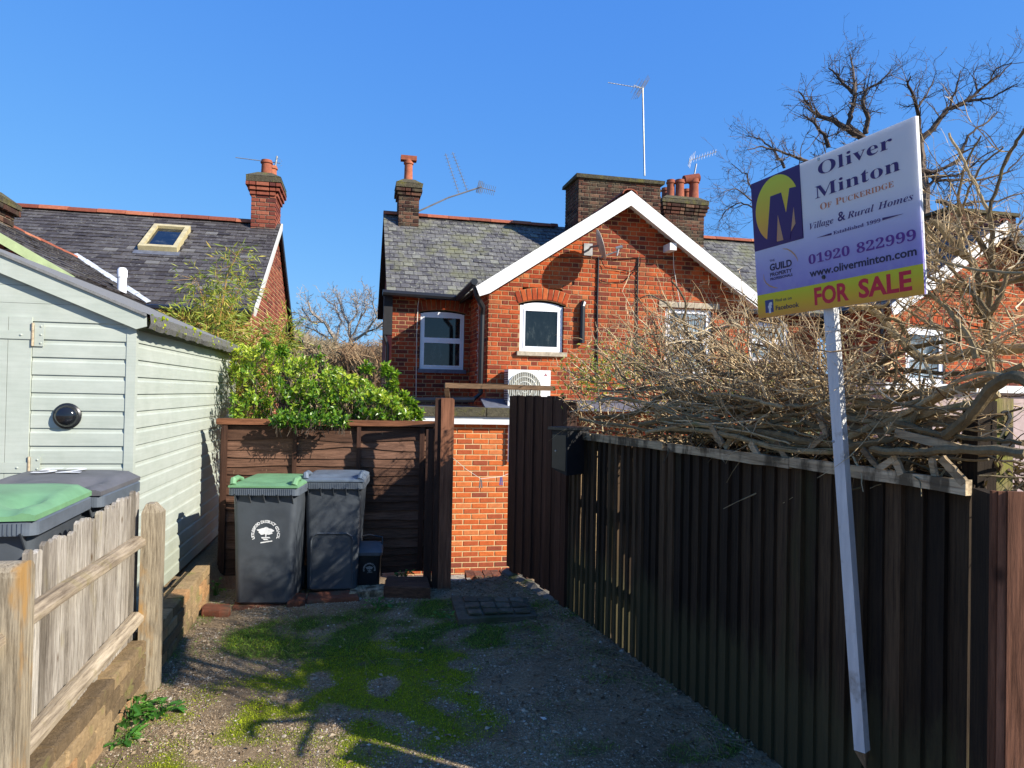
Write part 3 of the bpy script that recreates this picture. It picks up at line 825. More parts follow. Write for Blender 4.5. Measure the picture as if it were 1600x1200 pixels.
GLYPHS = ("{'B0':[375,[188,-7,150,-3,118,7,91,24,69,48,51,76,39,111,30,150,25,193,23,241,25,289,30,332,39,371,51,405,69,433,91,456,118,473,150,483,189,486,225,483,257,473,283,456,305,433,322,405,336,370,345,331,351,288,353,240,351,193,345,150,336,110,322,76,305,47,283,24,256,7,225,-3],[188,37,210,43,227,61,237,91,241,114,244,140,247,170,248,204,248,240,247,300,243,349,237,390,227,419,211,437,189,443,166,437,150,419,139,390,132,349,128,300,127,240,127,204,129,170,131,140,135,114,139,91,150,61,166,43]],'B1':[375,[65,0,65,36,120,36,131,37,139,40,146,45,154,79,154,416,108,365,94,355,81,348,67,346,57,347,48,352,40,359,33,369,29,381,28,396,74,412,132,447,179,482,254,482,254,79,261,47,267,41,276,37,288,36,343,36,343,0]],'B2':[375,[24,0,24,69,123,171,187,245,218,307,226,371,225,395,220,413,212,427,202,437,189,443,174,445,153,442,137,432,126,416,118,393,114,364,112,329,88,331,68,336,50,344,37,357,29,374,26,396,28,411,34,426,43,441,55,454,72,465,92,474,116,481,143,485,174,486,220,483,258,473,288,456,310,434,323,407,328,375,319,329,291,281,238,220,154,138,87,74,244,74,257,75,269,79,279,86,288,95,295,107,300,120,305,141,345,141,341,0]],'B8':[375,[183,-7,148,-5,118,1,91,11,69,24,51,39,38,57,28,78,22,99,20,122,23,150,32,173,47,193,67,211,91,227,119,242,94,259,74,276,57,296,45,316,38,339,36,364,37,385,42,404,50,423,62,441,79,456,99,469,125,478,156,484,191,486,235,483,271,471,299,453,318,429,330,401,334,369,332,344,324,322,310,305,244,260,280,240,309,220,330,199,344,177,352,153,355,127,350,88,335,55,310,29,276,9,234,-3],[203,283,218,293,230,304,239,317,245,332,249,350,250,370,243,407,222,436,212,442,200,446,187,447,170,445,156,438,145,426,137,410,132,392,130,372,132,351,139,333,149,318],[187,32,208,34,226,42,241,55,253,72,260,92,262,116,259,136,252,154,239,170,220,185,195,200,164,216,126,178,118,161,112,142,111,120,113,95,120,74,132,56,147,42,165,34]],'B9':[375,[152,-7,127,-5,106,-2,88,4,73,12,62,22,53,33,42,69,50,94,75,107,83,88,92,71,103,56,118,45,135,38,156,36,188,43,213,67,232,106,244,160,251,230,212,198,195,191,176,186,155,185,119,189,87,201,60,220,40,248,28,282,24,324,26,355,32,383,42,409,56,431,74,450,95,466,120,477,147,484,177,486,209,484,238,476,264,463,287,444,307,420,323,390,335,353,343,310,345,261,334,157,326,126,315,97,301,72,284,49,264,30,241,14,215,3,185,-4],[184,233,199,234,212,239,224,245,251,278,248,330,242,372,231,403,217,424,201,437,181,441,164,438,149,429,137,413,128,391,123,362,121,328,128,275,149,244]],'BC':[468,[257,-11,213,-7,174,3,137,20,105,43,78,71,56,104,39,142,29,184,26,228,30,273,39,314,56,351,79,384,106,412,139,435,176,452,216,462,259,465,292,463,328,454,367,440,388,435,402,439,413,449,419,465,437,465,437,308,420,308,403,347,381,380,356,407,328,427,298,439,265,443,222,435,187,409,163,365,149,304,144,226,149,153,165,97,192,56,230,32,278,24,305,26,331,33,358,45,383,61,407,81,428,106,447,89,418,53,384,25,345,5,303,-7]],'BD':[496,[20,0,20,17,39,19,53,23,63,30,69,39,73,54,74,75,74,374,72,397,68,415,61,426,50,433,35,437,15,439,15,455,222,455,268,4"
"53,309,446,346,434,378,418,405,396,428,371,445,341,458,307,466,269,468,228,459,146,430,82,382,36,315,9,228,0],[222,24,262,30,295,47,319,75,331,97,339,124,346,155,349,190,351,229,345,303,330,360,305,401,269,425,223,433,208,432,197,429,190,423,182,385,182,72,190,34,197,29,208,25]],'BE':[442,[14,0,14,17,35,18,51,22,62,30,70,41,74,57,75,78,75,369,74,394,69,413,62,425,51,433,36,437,16,439,16,455,399,455,399,320,383,320,375,357,361,386,340,406,312,420,276,428,232,430,200,428,186,417,183,388,183,246,193,246,221,248,243,256,259,269,272,288,281,313,288,345,304,345,304,118,287,118,273,181,264,195,254,206,241,213,185,222,183,67,184,53,187,42,192,35,230,28,261,29,289,32,313,39,335,48,354,60,371,75,386,94,399,116,411,143,430,143,402,0]],'BF':[404,[15,0,15,17,36,20,52,26,62,34,69,45,73,62,75,84,75,375,73,396,69,412,61,423,50,430,35,435,14,439,14,455,394,455,394,320,377,320,372,345,365,367,355,385,343,400,328,412,310,420,288,426,261,430,230,431,200,429,186,421,182,398,182,247,190,247,217,250,239,257,256,270,269,289,278,314,284,347,302,347,302,118,285,118,279,154,269,181,257,200,239,213,217,221,189,224,182,224,182,81,188,43,193,34,200,28,210,24,257,17,257,0]],'BG':[508,[268,-10,222,-7,179,3,141,19,108,42,80,70,57,103,41,141,31,183,28,229,31,274,41,315,57,352,80,385,107,413,139,435,176,452,215,462,257,465,293,463,330,454,369,441,388,436,406,443,419,465,437,465,437,308,420,308,409,334,397,357,382,379,366,397,348,413,329,426,309,436,288,441,267,443,224,435,189,409,165,366,151,305,146,228,147,188,151,151,158,119,168,91,180,67,206,37,238,19,275,13,298,14,316,19,328,27,336,39,341,53,343,71,343,128,341,146,337,161,329,170,317,176,299,180,275,182,275,198,500,198,500,182,481,180,466,177,457,171,451,161,447,147,446,128,446,29,411,15,375,4,340,-4,304,-9]],'BI':[261,[13,0,13,17,34,21,50,26,61,32,69,42,74,56,75,75,75,387,74,405,70,419,63,427,52,433,36,437,13,439,13,455,244,455,244,439,223,437,207,433,196,427,188,419,184,405,183,387,183,77,187,44,206,26,246,17,246,0]],'BK':[510,[16,0,16,17,37,20,53,24,63,32,70,43,74,59,75,81,75,379,74,398,70,413,63,424,52,432,37,436,17,439,17,455,242,455,242,439,205,432,187,415,183,379,183,234,321,373,336,391,345,406,349,418,342,430,323,436,291,439,291,455,486,455,486,439,477,439,453,435,428,426,401,411,374,389,345,361,271,285,463,46,487,25,519,17,519,0,281,0,281,17,306,18,322,21,334,34,316,66,199,214,183,198,183,81,184,59,188,43,195,32,205,24,221,20,242,17,242,0]],'BM':[634,[14,0,14,17,34,20,50,24,61,32,69,43,74,58,75,79,75,382,71,416,53,432,15,439,15,455,185,455,317,142,449,455,617,455,617,439,598,436,583,430,573,423,566,412,561,397,560,378,560,85,565,43,582,23,617,17,617,0,396,0,396,17,433,25,450,44,455,83,455,399,288,0,270,0,105,389,105,80,107,57,112,41,120,30,131,23,148,19,169,17,169,0]],'BO':[525,[261,-11,228,-9,198,-3,169,7,142,21,117,38,94,58,75,81,58,106,45,134,35,163,29,195,28,228,29,260,35,292,45,321,58,349,75,374,95,397,117,417,143,434,170,448,200,458,232,464,265,466,298,464,328,458,357,448,384,435,409,418,431,399,451,376,467,351,"
"481,323,490,293,496,261,498,228,496,195,490,163,481,134,467,106,450,81,430,58,408,38,383,21,355,7,325,-3,294,-9],[265,12,306,21,338,47,361,90,375,150,379,228,378,268,374,304,368,337,359,365,348,389,324,419,294,437,260,443,219,435,186,409,163,366,150,305,145,228,146,188,150,151,157,119,166,91,177,67,201,37,230,18]],'BP':[418,[15,0,15,17,36,20,52,24,62,32,69,43,73,59,75,81,75,379,73,398,69,413,62,424,51,431,36,436,16,439,16,455,214,455,265,454,306,449,336,440,357,429,375,415,390,398,400,378,407,356,409,332,404,296,390,266,367,240,334,221,292,209,242,206,182,206,182,81,183,59,187,43,194,32,205,24,221,20,242,17,242,0],[182,230,201,230,231,232,255,240,272,253,283,271,290,297,292,329,290,361,285,387,275,406,261,420,241,428,216,431,189,424,182,398]],'BR':[473,[15,0,15,17,36,20,52,24,62,32,69,43,73,59,75,81,75,379,73,398,69,413,62,424,51,431,36,436,16,439,16,455,217,455,255,454,289,451,319,445,345,436,367,426,395,403,412,372,417,334,413,303,401,277,380,255,352,237,315,224,432,50,452,26,478,17,480,0,338,0,201,212,182,212,182,81,183,59,187,43,194,32,205,24,221,20,242,17,242,0],[182,234,203,234,235,236,261,245,280,258,293,278,301,304,304,336,295,389,268,421,224,431,209,430,197,427,190,422,182,385]],'BU':[492,[248,-13,192,-8,147,6,114,29,91,61,78,103,73,155,73,379,72,398,68,413,61,424,50,431,35,436,15,439,15,455,240,455,240,439,202,432,185,415,181,379,181,140,183,104,191,74,203,51,221,35,245,25,275,22,317,28,350,44,373,71,388,110,392,159,392,378,391,398,387,413,379,423,368,431,351,436,328,439,328,455,474,455,474,439,456,435,442,429,433,421,427,411,424,396,422,378,422,181,421,142,416,108,407,78,395,53,380,32,346,7,302,-8]],'Ba':[344,[255,-10,226,-5,208,10,200,35,168,11,133,-4,95,-9,74,-6,55,0,40,11,29,26,22,43,20,63,25,91,39,115,63,136,98,155,143,173,199,190,199,241,197,258,193,272,187,282,177,290,164,294,148,296,123,293,109,286,104,274,113,257,123,231,121,220,117,210,110,202,100,196,90,192,77,191,64,192,54,196,45,203,38,212,34,223,33,236,35,252,40,266,49,278,62,290,77,300,95,308,115,314,137,317,162,318,205,315,239,307,263,292,280,271,290,244,293,210,293,62,295,40,304,34,320,42,329,28,306,7,281,-6],[151,34,174,41,199,63,199,169,154,151,127,123,118,84,122,56,133,39]],'Bb':[361,[43,-11,43,388,37,428,8,439,8,455,138,455,138,279,162,301,190,314,221,318,244,316,265,310,284,299,301,284,315,266,326,245,335,221,340,195,342,166,340,133,333,103,323,75,308,51,291,30,270,13,246,0,220,-8,192,-10,162,-6,133,7,105,28,53,-11],[183,14,204,18,220,30,232,49,239,77,244,114,245,160,244,197,239,228,231,251,220,267,204,277,184,280,155,270,147,262,142,253,138,242,138,69,143,38,158,20]],'Bd':[370,[140,-10,117,-8,97,-1,78,10,61,26,47,44,35,66,26,91,21,118,19,147,21,180,27,210,36,237,48,261,63,281,81,297,101,309,123,316,146,318,175,314,201,301,223,280,223,401,222,413,218,423,212,430,176,439,176,455,319,455,319,75,325,41,330,35,340,30,353,28,353,11,315,8,271,1,223,-10,223,39,201,12,173,-5],[171,28,182,30,192,34,202,41,211,51,218,62,223,76,223,242,220,252,214,262,206,270,174,281,155,277,"
"141,267,130,250,123,225,119,193,118,153,119,115,123,83,130,58,140,42,153,32]],'Be':[301,[154,-10,129,-8,106,-1,85,10,66,26,50,45,37,69,27,95,21,125,19,157,21,187,28,215,38,240,51,263,68,282,87,298,109,309,132,316,157,318,193,314,224,301,249,280,268,251,279,216,283,173,283,166,117,166,127,97,154,56,199,42,225,47,248,62,270,86,285,73,264,43,240,20,214,3,185,-7],[116,192,201,192,201,215,193,277,186,288,175,295,161,297,136,286,121,255,116,203]],'Bh':[381,[18,0,18,16,45,26,52,56,52,399,46,429,40,435,31,438,19,440,19,455,148,455,148,267,175,295,207,313,243,318,292,306,321,271,330,212,330,56,337,26,343,21,352,17,363,16,363,0,202,0,202,16,207,16,223,21,232,34,235,56,235,217,229,258,223,265,215,270,203,271,183,267,164,255,148,235,148,56,154,26,160,21,168,17,180,16,180,0]],'Bi':[198,[101,362,87,364,75,368,65,376,57,387,52,399,50,412,52,426,57,438,65,449,75,457,87,462,101,463,114,462,126,457,137,449,145,438,150,426,151,412,149,399,145,387,136,376,126,368,114,364],[18,0,18,16,45,26,52,56,52,252,47,285,20,293,21,310,148,310,148,56,154,26,180,16,180,0]],'Bl':[199,[18,0,18,16,45,26,52,56,52,398,47,429,42,434,33,438,20,439,20,455,148,455,148,56,154,26,180,16,180,0]],'Bn':[381,[18,0,18,16,45,26,52,56,52,253,46,284,40,289,31,293,19,294,19,310,148,310,148,267,175,296,207,313,243,318,292,306,321,271,330,212,330,56,337,26,343,21,352,17,363,16,363,0,202,0,202,16,207,16,223,21,232,34,235,56,235,217,229,258,223,265,215,270,203,271,183,267,164,255,148,235,148,56,154,26,160,21,168,17,180,16,180,0]],'Bo':[336,[169,-10,140,-8,114,-1,90,11,69,27,52,47,38,70,27,96,21,124,19,154,21,184,27,213,38,239,52,262,69,281,90,297,114,309,140,316,168,318,196,316,222,309,245,298,266,282,283,263,298,240,308,214,315,185,317,154,315,123,308,94,298,69,284,46,266,26,245,11,222,-1,197,-8],[169,11,186,14,199,24,209,39,217,81,220,154,218,206,214,245,208,271,198,286,185,296,169,299,151,296,138,286,128,271,122,245,118,206,117,154,120,82,128,39,138,24,152,14]],'Br':[287,[18,0,18,16,45,26,52,56,52,252,46,285,20,293,21,310,146,310,146,252,158,272,172,288,187,301,203,311,218,316,233,318,250,317,264,312,275,304,283,293,288,281,289,266,288,254,284,243,278,234,270,228,260,224,248,222,222,231,207,250,189,260,179,258,171,252,162,241,155,228,151,211,149,192,149,56,150,42,153,32,159,25,197,16,197,0]],'Bs':[288,[151,-10,132,-8,110,-3,87,6,73,9,64,7,56,1,51,-9,36,-9,36,105,53,105,61,79,72,57,87,39,103,26,121,17,140,15,156,16,168,20,179,27,186,35,191,46,192,58,188,76,176,92,156,105,107,130,85,142,68,155,54,169,45,185,39,202,37,220,40,247,49,270,65,291,86,306,111,316,141,319,166,316,199,308,206,306,213,305,220,306,226,311,230,319,244,319,244,222,228,222,220,244,209,262,196,277,182,288,166,294,149,296,136,295,125,292,116,286,110,278,106,269,105,259,115,232,146,212,191,189,212,178,229,165,241,151,250,136,255,117,257,95,254,65,244,39,228,18,206,2,181,-7]],'Bt':[228,[124,-9,99,-7,80,-1,66,10,56,26,50,46,48,71,48,279,20,279,20,300,88,369,129,424,144,424,144,310,208,310,208,279,144,279,144,82,149,51,154,45,160,41,168,4"
"0,183,44,195,56,206,75,222,66,198,24,165,-1]],'Bv':[306,[142,-10,38,248,22,281,16,288,8,292,-3,293,-3,310,164,310,164,294,156,294,141,292,132,286,129,276,130,268,185,122,236,253,241,272,237,284,224,292,203,294,203,310,305,310,305,295,294,291,284,286,278,279,260,243,160,-10]],'IH':[508,[-34,0,-34,15,0,20,22,41,39,85,115,369,119,387,120,404,119,413,115,421,109,426,73,435,73,451,283,451,283,435,249,429,228,409,212,365,181,252,341,252,373,369,378,404,377,413,373,421,367,426,330,435,330,451,541,451,541,435,508,430,487,412,470,369,394,82,388,48,389,38,392,30,399,24,435,15,435,0,224,0,224,15,258,20,280,41,297,85,333,221,173,221,136,82,130,47,135,30,151,20,177,15,177,0]],'IR':[429,[-34,0,-34,15,0,20,22,41,39,85,115,369,119,387,120,401,119,412,115,420,109,426,73,435,73,451,253,451,304,448,345,440,376,426,398,407,411,381,415,350,411,323,400,298,382,276,357,257,325,242,286,231,343,61,348,46,356,35,364,28,400,17,400,0,266,0,194,222,173,222,136,82,130,47,131,37,135,30,141,24,177,15,177,0],[197,245,231,249,259,260,282,278,299,302,310,331,313,364,306,400,286,422,253,429,232,424,221,399,179,246,188,245]],'IV':[399,[67,-11,85,368,84,387,79,403,71,416,60,425,46,432,28,435,28,451,230,451,230,433,195,426,181,409,178,393,175,365,164,123,353,358,374,385,381,412,377,423,363,431,340,434,340,451,479,451,479,433,463,431,451,427,441,419,407,382,88,-11]],'Ia':[336,[53,-9,33,-6,16,1,1,14,-10,30,-17,50,-19,73,-17,97,-13,122,-5,147,32,220,48,241,65,260,84,276,112,295,139,306,165,310,189,305,205,290,214,265,225,303,297,303,241,108,232,74,228,56,229,47,233,42,238,40,251,46,267,61,285,87,300,78,265,30,231,1,197,-9,174,-4,160,10,155,34,157,52,162,75,145,49,128,28,111,12,93,1,74,-6],[93,41,103,43,113,48,124,56,152,95,176,147,192,202,198,248,195,266,186,277,172,281,162,279,151,273,141,264,109,219,83,159,70,115,65,81,68,59,77,45]],'Ie':[269,[87,-9,60,-6,36,3,16,19,1,40,-8,67,-11,98,-9,122,-3,147,6,172,18,196,32,219,49,240,68,260,88,276,109,290,131,301,154,307,176,310,197,308,215,302,230,293,241,280,247,265,249,248,244,222,230,197,207,174,173,153,131,136,79,124,75,88,76,73,80,60,87,50,96,42,108,37,122,36,147,42,171,62,195,95,214,83,194,50,171,24,145,5,118,-6],[84,146,140,171,179,212,187,228,192,244,193,260,187,280,171,287,156,283,141,272,126,252,110,224,96,189]],'Ig':[298,[77,-139,39,-137,8,-130,-18,-119,-36,-104,-47,-86,-51,-66,-49,-51,-42,-37,-31,-25,33,5,13,20,1,35,-3,51,-1,62,4,73,12,83,57,114,20,147,14,159,10,173,9,189,11,210,17,230,28,248,42,266,59,280,79,293,101,302,125,308,149,310,183,306,215,295,244,277,302,277,299,248,261,248,263,237,264,225,262,203,255,182,244,164,229,147,212,132,191,120,169,111,144,106,118,104,83,106,74,99,68,91,66,84,69,76,78,69,93,63,135,50,182,32,216,9,225,-5,231,-20,233,-36,231,-56,224,-73,213,-90,198,-104,179,-116,158,-126,133,-133,106,-138],[116,125,128,127,139,133,149,142,175,188,185,246,181,269,172,283,156,287,144,285,133,279,122,269,96,222,86,164,89,142,99,129],[85,-117,107,-115,126,-110,141,-102,153,-91,160,-79,162,-66,159,-53,151,-41,138,-32,60,"
"-4,31,-21,13,-40,7,-62,10,-77,17,-90,30,-101,46,-110,64,-115]],'Ii':[194,[132,371,120,373,109,377,100,384,93,393,89,404,87,416,89,428,93,438,100,447,109,454,120,459,132,460,143,459,154,454,163,447,170,438,175,428,176,416,175,404,170,393,163,384,154,377,143,373],[49,-8,35,-7,23,-2,13,5,6,15,2,27,1,41,4,64,10,87,44,211,51,237,53,254,50,264,41,271,26,273,19,273,19,289,89,299,150,310,89,85,84,55,85,48,89,44,95,42,107,48,123,64,142,90,155,81,121,31,85,2]],'Il':[173,[40,-9,25,-8,13,-4,3,3,-4,13,-9,25,-10,40,-8,61,-2,85,77,371,87,414,84,425,74,431,58,433,52,433,52,450,183,470,79,86,75,69,73,54,74,47,77,42,83,41,96,46,112,62,131,89,144,79,93,12,76,0,59,-7]],'Im':[525,[380,-8,355,-3,340,14,335,42,343,85,364,154,387,222,393,247,391,255,387,260,380,261,361,256,340,240,318,214,305,192,291,167,278,136,264,101,250,62,230,0,152,0,220,222,226,247,224,255,220,260,213,261,201,259,189,253,177,244,136,190,97,107,66,0,-14,0,42,211,50,240,52,254,49,264,39,271,24,273,18,273,17,289,151,310,116,193,141,230,164,259,187,281,209,297,232,306,256,310,284,304,301,288,306,260,299,217,320,246,341,269,361,287,381,300,401,307,422,310,450,304,467,288,473,260,470,238,464,208,452,171,420,76,417,66,416,58,417,50,420,45,426,44,446,56,457,70,471,91,486,81,433,14,416,2,399,-6]],'Io':[316,[96,-9,67,-6,42,4,20,20,3,41,-7,68,-10,98,-8,123,-3,147,6,172,17,196,32,219,48,241,66,260,86,277,107,291,130,301,152,308,175,310,207,306,234,297,256,281,272,260,282,234,285,203,283,179,278,155,270,130,258,106,245,83,228,61,210,41,190,24,168,10,145,-1,121,-7],[103,13,114,15,124,21,134,30,162,74,184,132,200,191,206,240,202,267,191,283,172,288,162,286,151,281,141,272,113,229,90,172,75,111,69,58,73,33,84,18]],'Ir':[261,[-14,0,42,211,50,240,52,254,49,264,39,271,24,273,18,273,17,289,151,310,114,189,144,243,171,280,197,302,222,310,243,305,255,290,259,265,258,251,255,240,249,230,241,223,232,219,220,218,208,220,196,227,186,238,180,241,165,234,148,212,127,175,95,97,66,0]],'Is':[253,[91,-9,28,5,15,7,6,6,-1,1,-7,-7,-24,-4,-7,109,13,105,23,55,46,24,81,14,103,18,115,31,120,52,114,77,95,106,69,138,39,185,28,228,31,250,39,269,53,286,71,299,92,306,116,309,179,298,186,296,192,295,201,296,207,300,212,307,230,307,215,205,197,207,184,252,163,279,134,288,107,278,97,255,100,240,109,222,124,202,146,176,165,149,183,116,190,82,189,65,184,50,177,36,168,23,156,12,142,3,126,-4,109,-8]],'Iu':[357,[46,-9,18,-4,1,13,-5,41,0,75,15,130,38,211,46,254,43,264,34,271,19,273,13,273,12,289,73,298,146,310,81,79,76,53,77,46,82,41,89,40,113,48,138,72,167,113,183,145,199,179,212,216,225,257,236,301,316,301,251,57,254,48,261,44,280,56,292,70,306,91,321,81,268,13,251,1,233,-7,215,-9,202,-8,191,-4,182,4,175,14,171,26,169,40,181,103,158,68,136,40,114,18,92,3,70,-6]]}")

# ================================================================ main brick house
def line_iv(a, b_, cuts):
    def f(z):
        iv = [(a, b_)]
        for (s0, s1, z0, z1) in cuts:
            if z0 < z < z1:
                iv = subtract(iv, (s0, s1))
        return iv
    return f
def arch_cut(s0, s1, z0, z1, rise):
    return [(s0, s1, z0, z1)]
GZ = -0.9
H = Frame(at(762, 540, 11.3), 13)
RT = H.hit(733, 540, s=0.0)[1]                     # depth of the return
RT = min(RT, 1.75)
apex = H.hit(975, 300, t=-.25)
lo_l = H.hit(752, 437, t=-.25)
lo_r = H.hit(1180, 466, t=-.25)
GW = H.hit(1165, 470, t=0)[0]                      # right end of the gable wall
APS, APZ = GW / 2, apex[2]
SL = (APZ - lo_l[2]) / (apex[0] - lo_l[0])         # slope of the gable
print('gable', RT, apex, lo_l, lo_r, GW, SL)
WL = H.hit(613, 500, t=RT)[0]                      # left end of the left wing
EZ = H.hit(640, 458, t=RT - .2)[2]                 # eaves height
RDG_T, RDG_Z = RT + 1.95, None
RDG_Z = H.hit(700, 342, t=RDG_T)[2]
print('wing', WL, EZ, RDG_Z)
house = thing('brick_house', 'red brick house with white gable boards, slate roof and satellite dish, behind the open gate', 'house', H.P(1.5, 2, GZ), 'brick houses behind the alley')
bricks = Pieces('brick')
slates = Pieces('slate')

w2 = H.hit(813, 474, t=0); w2b = H.hit(880, 551, t=0)
W2 = (w2[0], w2b[0], w2b[2], w2[2])
w3 = H.hit(1040, 480, t=0); w3b = H.hit(1112, 566, t=0)
W3 = (w3[0], w3b[0], w3b[2] - .2, w3[2])
print('W2', W2, 'W3', W3)
def gable_iv(fr_s0, fr_s1, aps, apz, cuts, sl=SL, lift=.12):
    base = line_iv(fr_s0, fr_s1, cuts)
    def f(z):
        iv = base(z)
        half = (apz - lift - z) / sl
        if half < (fr_s1 - fr_s0) / 2 + .1:
            if half <= .02:
                return []
            iv = subtract(iv, (-99, aps - half))
            iv = subtract(iv, (aps + half, 99))
        return iv
    return f
# arched head over window 2: soldier bricks
def soldier_arch(pc, fr, t, s0, s1, z, rise, key, parent, h=.2, n=None):
    """voussoirs over an opening; joints read as mortar behind"""
    mid, half = (s0 + s1) / 2, (s1 - s0) / 2
    rad = (half * half + rise * rise) / (2 * rise)
    zc = z + rise - rad
    a0 = math.asin(half / rad) * 1.04
    n = n or int(2 * half / .078)
    mb = MB()
    arc = [(-a0 + 2 * a0 * i / 12) for i in range(13)]
    out = [fr.P(mid + math.sin(a) * (rad + h), t - .001, zc + math.cos(a) * (rad + h)) for a in arc]
    inn = [fr.P(mid + math.sin(a) * rad, t - .001, zc + math.cos(a) * rad) for a in arc]
    mb.prism(out + inn[::-1], fr.v * .09, .5)
    mb.build('arch_joint', M['mortar_house'], parent)
    for i in range(n):
        a = -a0 + 2 * a0 * (i + .5) / n
        ax = fr.u * math.cos(a) - V((0, 0, 1)) * math.sin(a)
        az = fr.u * math.sin(a) + V((0, 0, 1)) * math.cos(a)
        c = fr.P(mid, t - .012, zc) + az * (rad + h / 2)
        pc.put(BV[key], axes_matrix(ax * (2 * a0 * rad / n - .008), fr.v * .07, az * (h - .006), c), parent, R.uniform(.3, .9))
def arch_cuts(s0, s1, z1, rise, h=.2):
    """rows of bricks left out where the arch and opening stand"""
    mid, half = (s0 + s1) / 2, (s1 - s0) / 2
    rad = (half * half + rise * rise) / (2 * rise)
    zc = z1 + rise - rad
    rows = []
    zz = z1 - .04
    while zz < z1 + rise + h:
        q = (rad + h) ** 2 - (zz + .0375 - zc) ** 2
        if q > 0:
            k = min(math.sqrt(q), (half + (zz + .04 - z1) * .28 + .03))
            rows.append((mid - k, mid + k, zz, zz + .075))
        zz += .075
    return rows

dish = H.hit(935, 385, t=-.3)
cuts = [(W2[0], W2[1], W2[2], W2[3])] + arch_cuts(W2[0], W2[1], W2[3], .07) + [(W3[0], W3[1], W3[2], W3[3] + .01)]
wall = MB()
wall.box(H, .1, GW - .1, .10, .2, GZ, GZ + 2.2, .5)
w_front = wall.build('wall', M['mortar'], house)
zz0 = GZ + 1.95
def g_tint(s, z, hdr):
    v = R.random() ** .8
    if z > APZ - 1.0: v *= .8
    return v
mm = lay_bricks(bricks, H, 0, zz0, APZ, gable_iv(0, GW, APS, APZ, cuts), 'brick', w_front, None, 'flemish', .1, 's', tintf=g_tint,
                skipf=lambda s, z: z > 0 and False)
mm.build('wall', M['mortar_house'], house)
soldier_arch(bricks, H, 0, W2[0] - .02, W2[1] + .02, W2[3], .07, 'brick', w_front)
# left return wall and left wing
wl2 = H.hit(657, 487, t=RT); wl2b = H.hit(725, 578, t=RT)
W1 = (wl2[0], wl2b[0], wl2b[2], wl2[2])
print('W1', W1)
mm = lay_bricks(bricks, H, 0, zz0, EZ + .05, line_iv(.012, RT, []), 'brick', w_front, None, 'flemish', .1, 't', face=-1)
mm.build('wall', M['mortar_house'], house)
cuts = [(W1[0], W1[1], W1[2], W1[3])] + arch_cuts(W1[0], W1[1], W1[3], .05)
mm = lay_bricks(bricks, H, RT, zz0, EZ + .03, line_iv(WL, -.0, cuts), 'brick', w_front, None, 'flemish', .1, 's', tintf=lambda s, z, h: R.random() ** 1.2 * .8)
mm.build('wall', M['mortar_house'], house)
soldier_arch(bricks, H, RT, W1[0] - .02, W1[1] + .02, W1[3], .05, 'brick', w_front)
# plain side and rear walls, right recessed wing
SR2 = GW + 2.75
w4 = H.hit(1172, 508, t=RT); w4b = H.hit(1232, 560, t=RT)
W4 = (w4[0], w4b[0], w4b[2] - .1, w4[2] + .08)
mb = MB()
mb.box(H, WL + .002, WL + .1, RT + .1, RT + 3.9, GZ, EZ, .5)
mb.box(H, WL, SR2, RT + 3.8, RT + 3.9, GZ, EZ, .5)
mb.prism([H.P(WL + .002, RT + .1, EZ), H.P(WL + .002, RDG_T, RDG_Z - .12), H.P(WL + .002, RT + 3.8, EZ)], H.u * .1, .5)
mb.box(H, GW - .1, GW - .003, .1, RT, GZ, EZ, .5)
mb.box(H, .1, W3[0] - .05, .6, .65, GZ + 2.2, EZ, .1)
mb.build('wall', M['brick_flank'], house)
mm = lay_bricks(bricks, H, RT, zz0, EZ + .03, line_iv(GW, SR2 - .003, [W4]), 'brick', w_front, None, 'flemish', .1, 's')
mm.build('wall', M['mortar_house'], house)
# windows
window(house, H, 0, W2[0] + .01, W2[1] - .01, W2[2], W2[3] - .02, arch=.055, fw=.06, sill=(.06, .07, .06))
window(house, H, RT, W1[0] + .01, W1[1] - .01, W1[2], W1[3] - .02, arch=.035, fw=.045, split=.52, sill=(.05, .07, .04), sill_mat='lead')
window(house, H, 0, W3[0] + .01, W3[1] - .01, W3[2], W3[3], fw=.06, split=.5, gl='blind')
mb = MB()
mb.box(H, W3[0] - .12, W3[1] + .12, -.02, .1, W3[3] + .004, W3[3] + .10, .8)
mb.build('lintel', M['stone'], house)
window(house, H, RT, W4[0] + .01, W4[1] - .01, W4[2] + .02, W4[3] - .01, fw=.05, split=.5, gl='blind')
# black blocks stand in for the unlit rooms behind the panes
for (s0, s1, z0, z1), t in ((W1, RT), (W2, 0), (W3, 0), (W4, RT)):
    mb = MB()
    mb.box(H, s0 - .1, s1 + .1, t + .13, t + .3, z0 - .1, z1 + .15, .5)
    mb.build('room_dark_block', M['black_matt'], house)

# roofs
zr = RDG_Z
up = (H.P(0, RDG_T, RDG_Z) - H.P(0, RT - .2, EZ))
RL = up.length
upn = up.normalized()
mb = MB()
sL, sR = WL - .12, SR2 + 7.5
rear = H.P(0, RDG_T + (RDG_T - RT + .2), EZ)
a, b_, c_, d_ = H.P(sL, RT - .2, EZ), H.P(sR, RT - .2, EZ), H.P(sR, RDG_T, RDG_Z), H.P(sL, RDG_T, RDG_Z)
mb.prism([a, b_, c_, d_], V((0, 0, -.06)), .5)
e, f = rear + H.u * sL, rear + H.u * sR
mb.prism([d_ - V((0, 0, .001)), c_ - V((0, 0, .001)), f, e], V((0, 0, -.06)), .5)
roof = mb.build('roof', M['roof_base'], house)
def gable_roof_z(s, aps, apz):
    return apz - .02 - abs(s - aps) * SL
def keep_main(c, x, d):
    s, t = fr_local(H, c.x, c.y)
    if t < RDG_T - .05 and -.2 < s < GW + .2 and gable_roof_z(s, APS, APZ) > c.z + .03:
        return False
    return True
def hid_main(c):
    s, t = fr_local(H, c.x, c.y)
    return s > 2.4 and s < GW
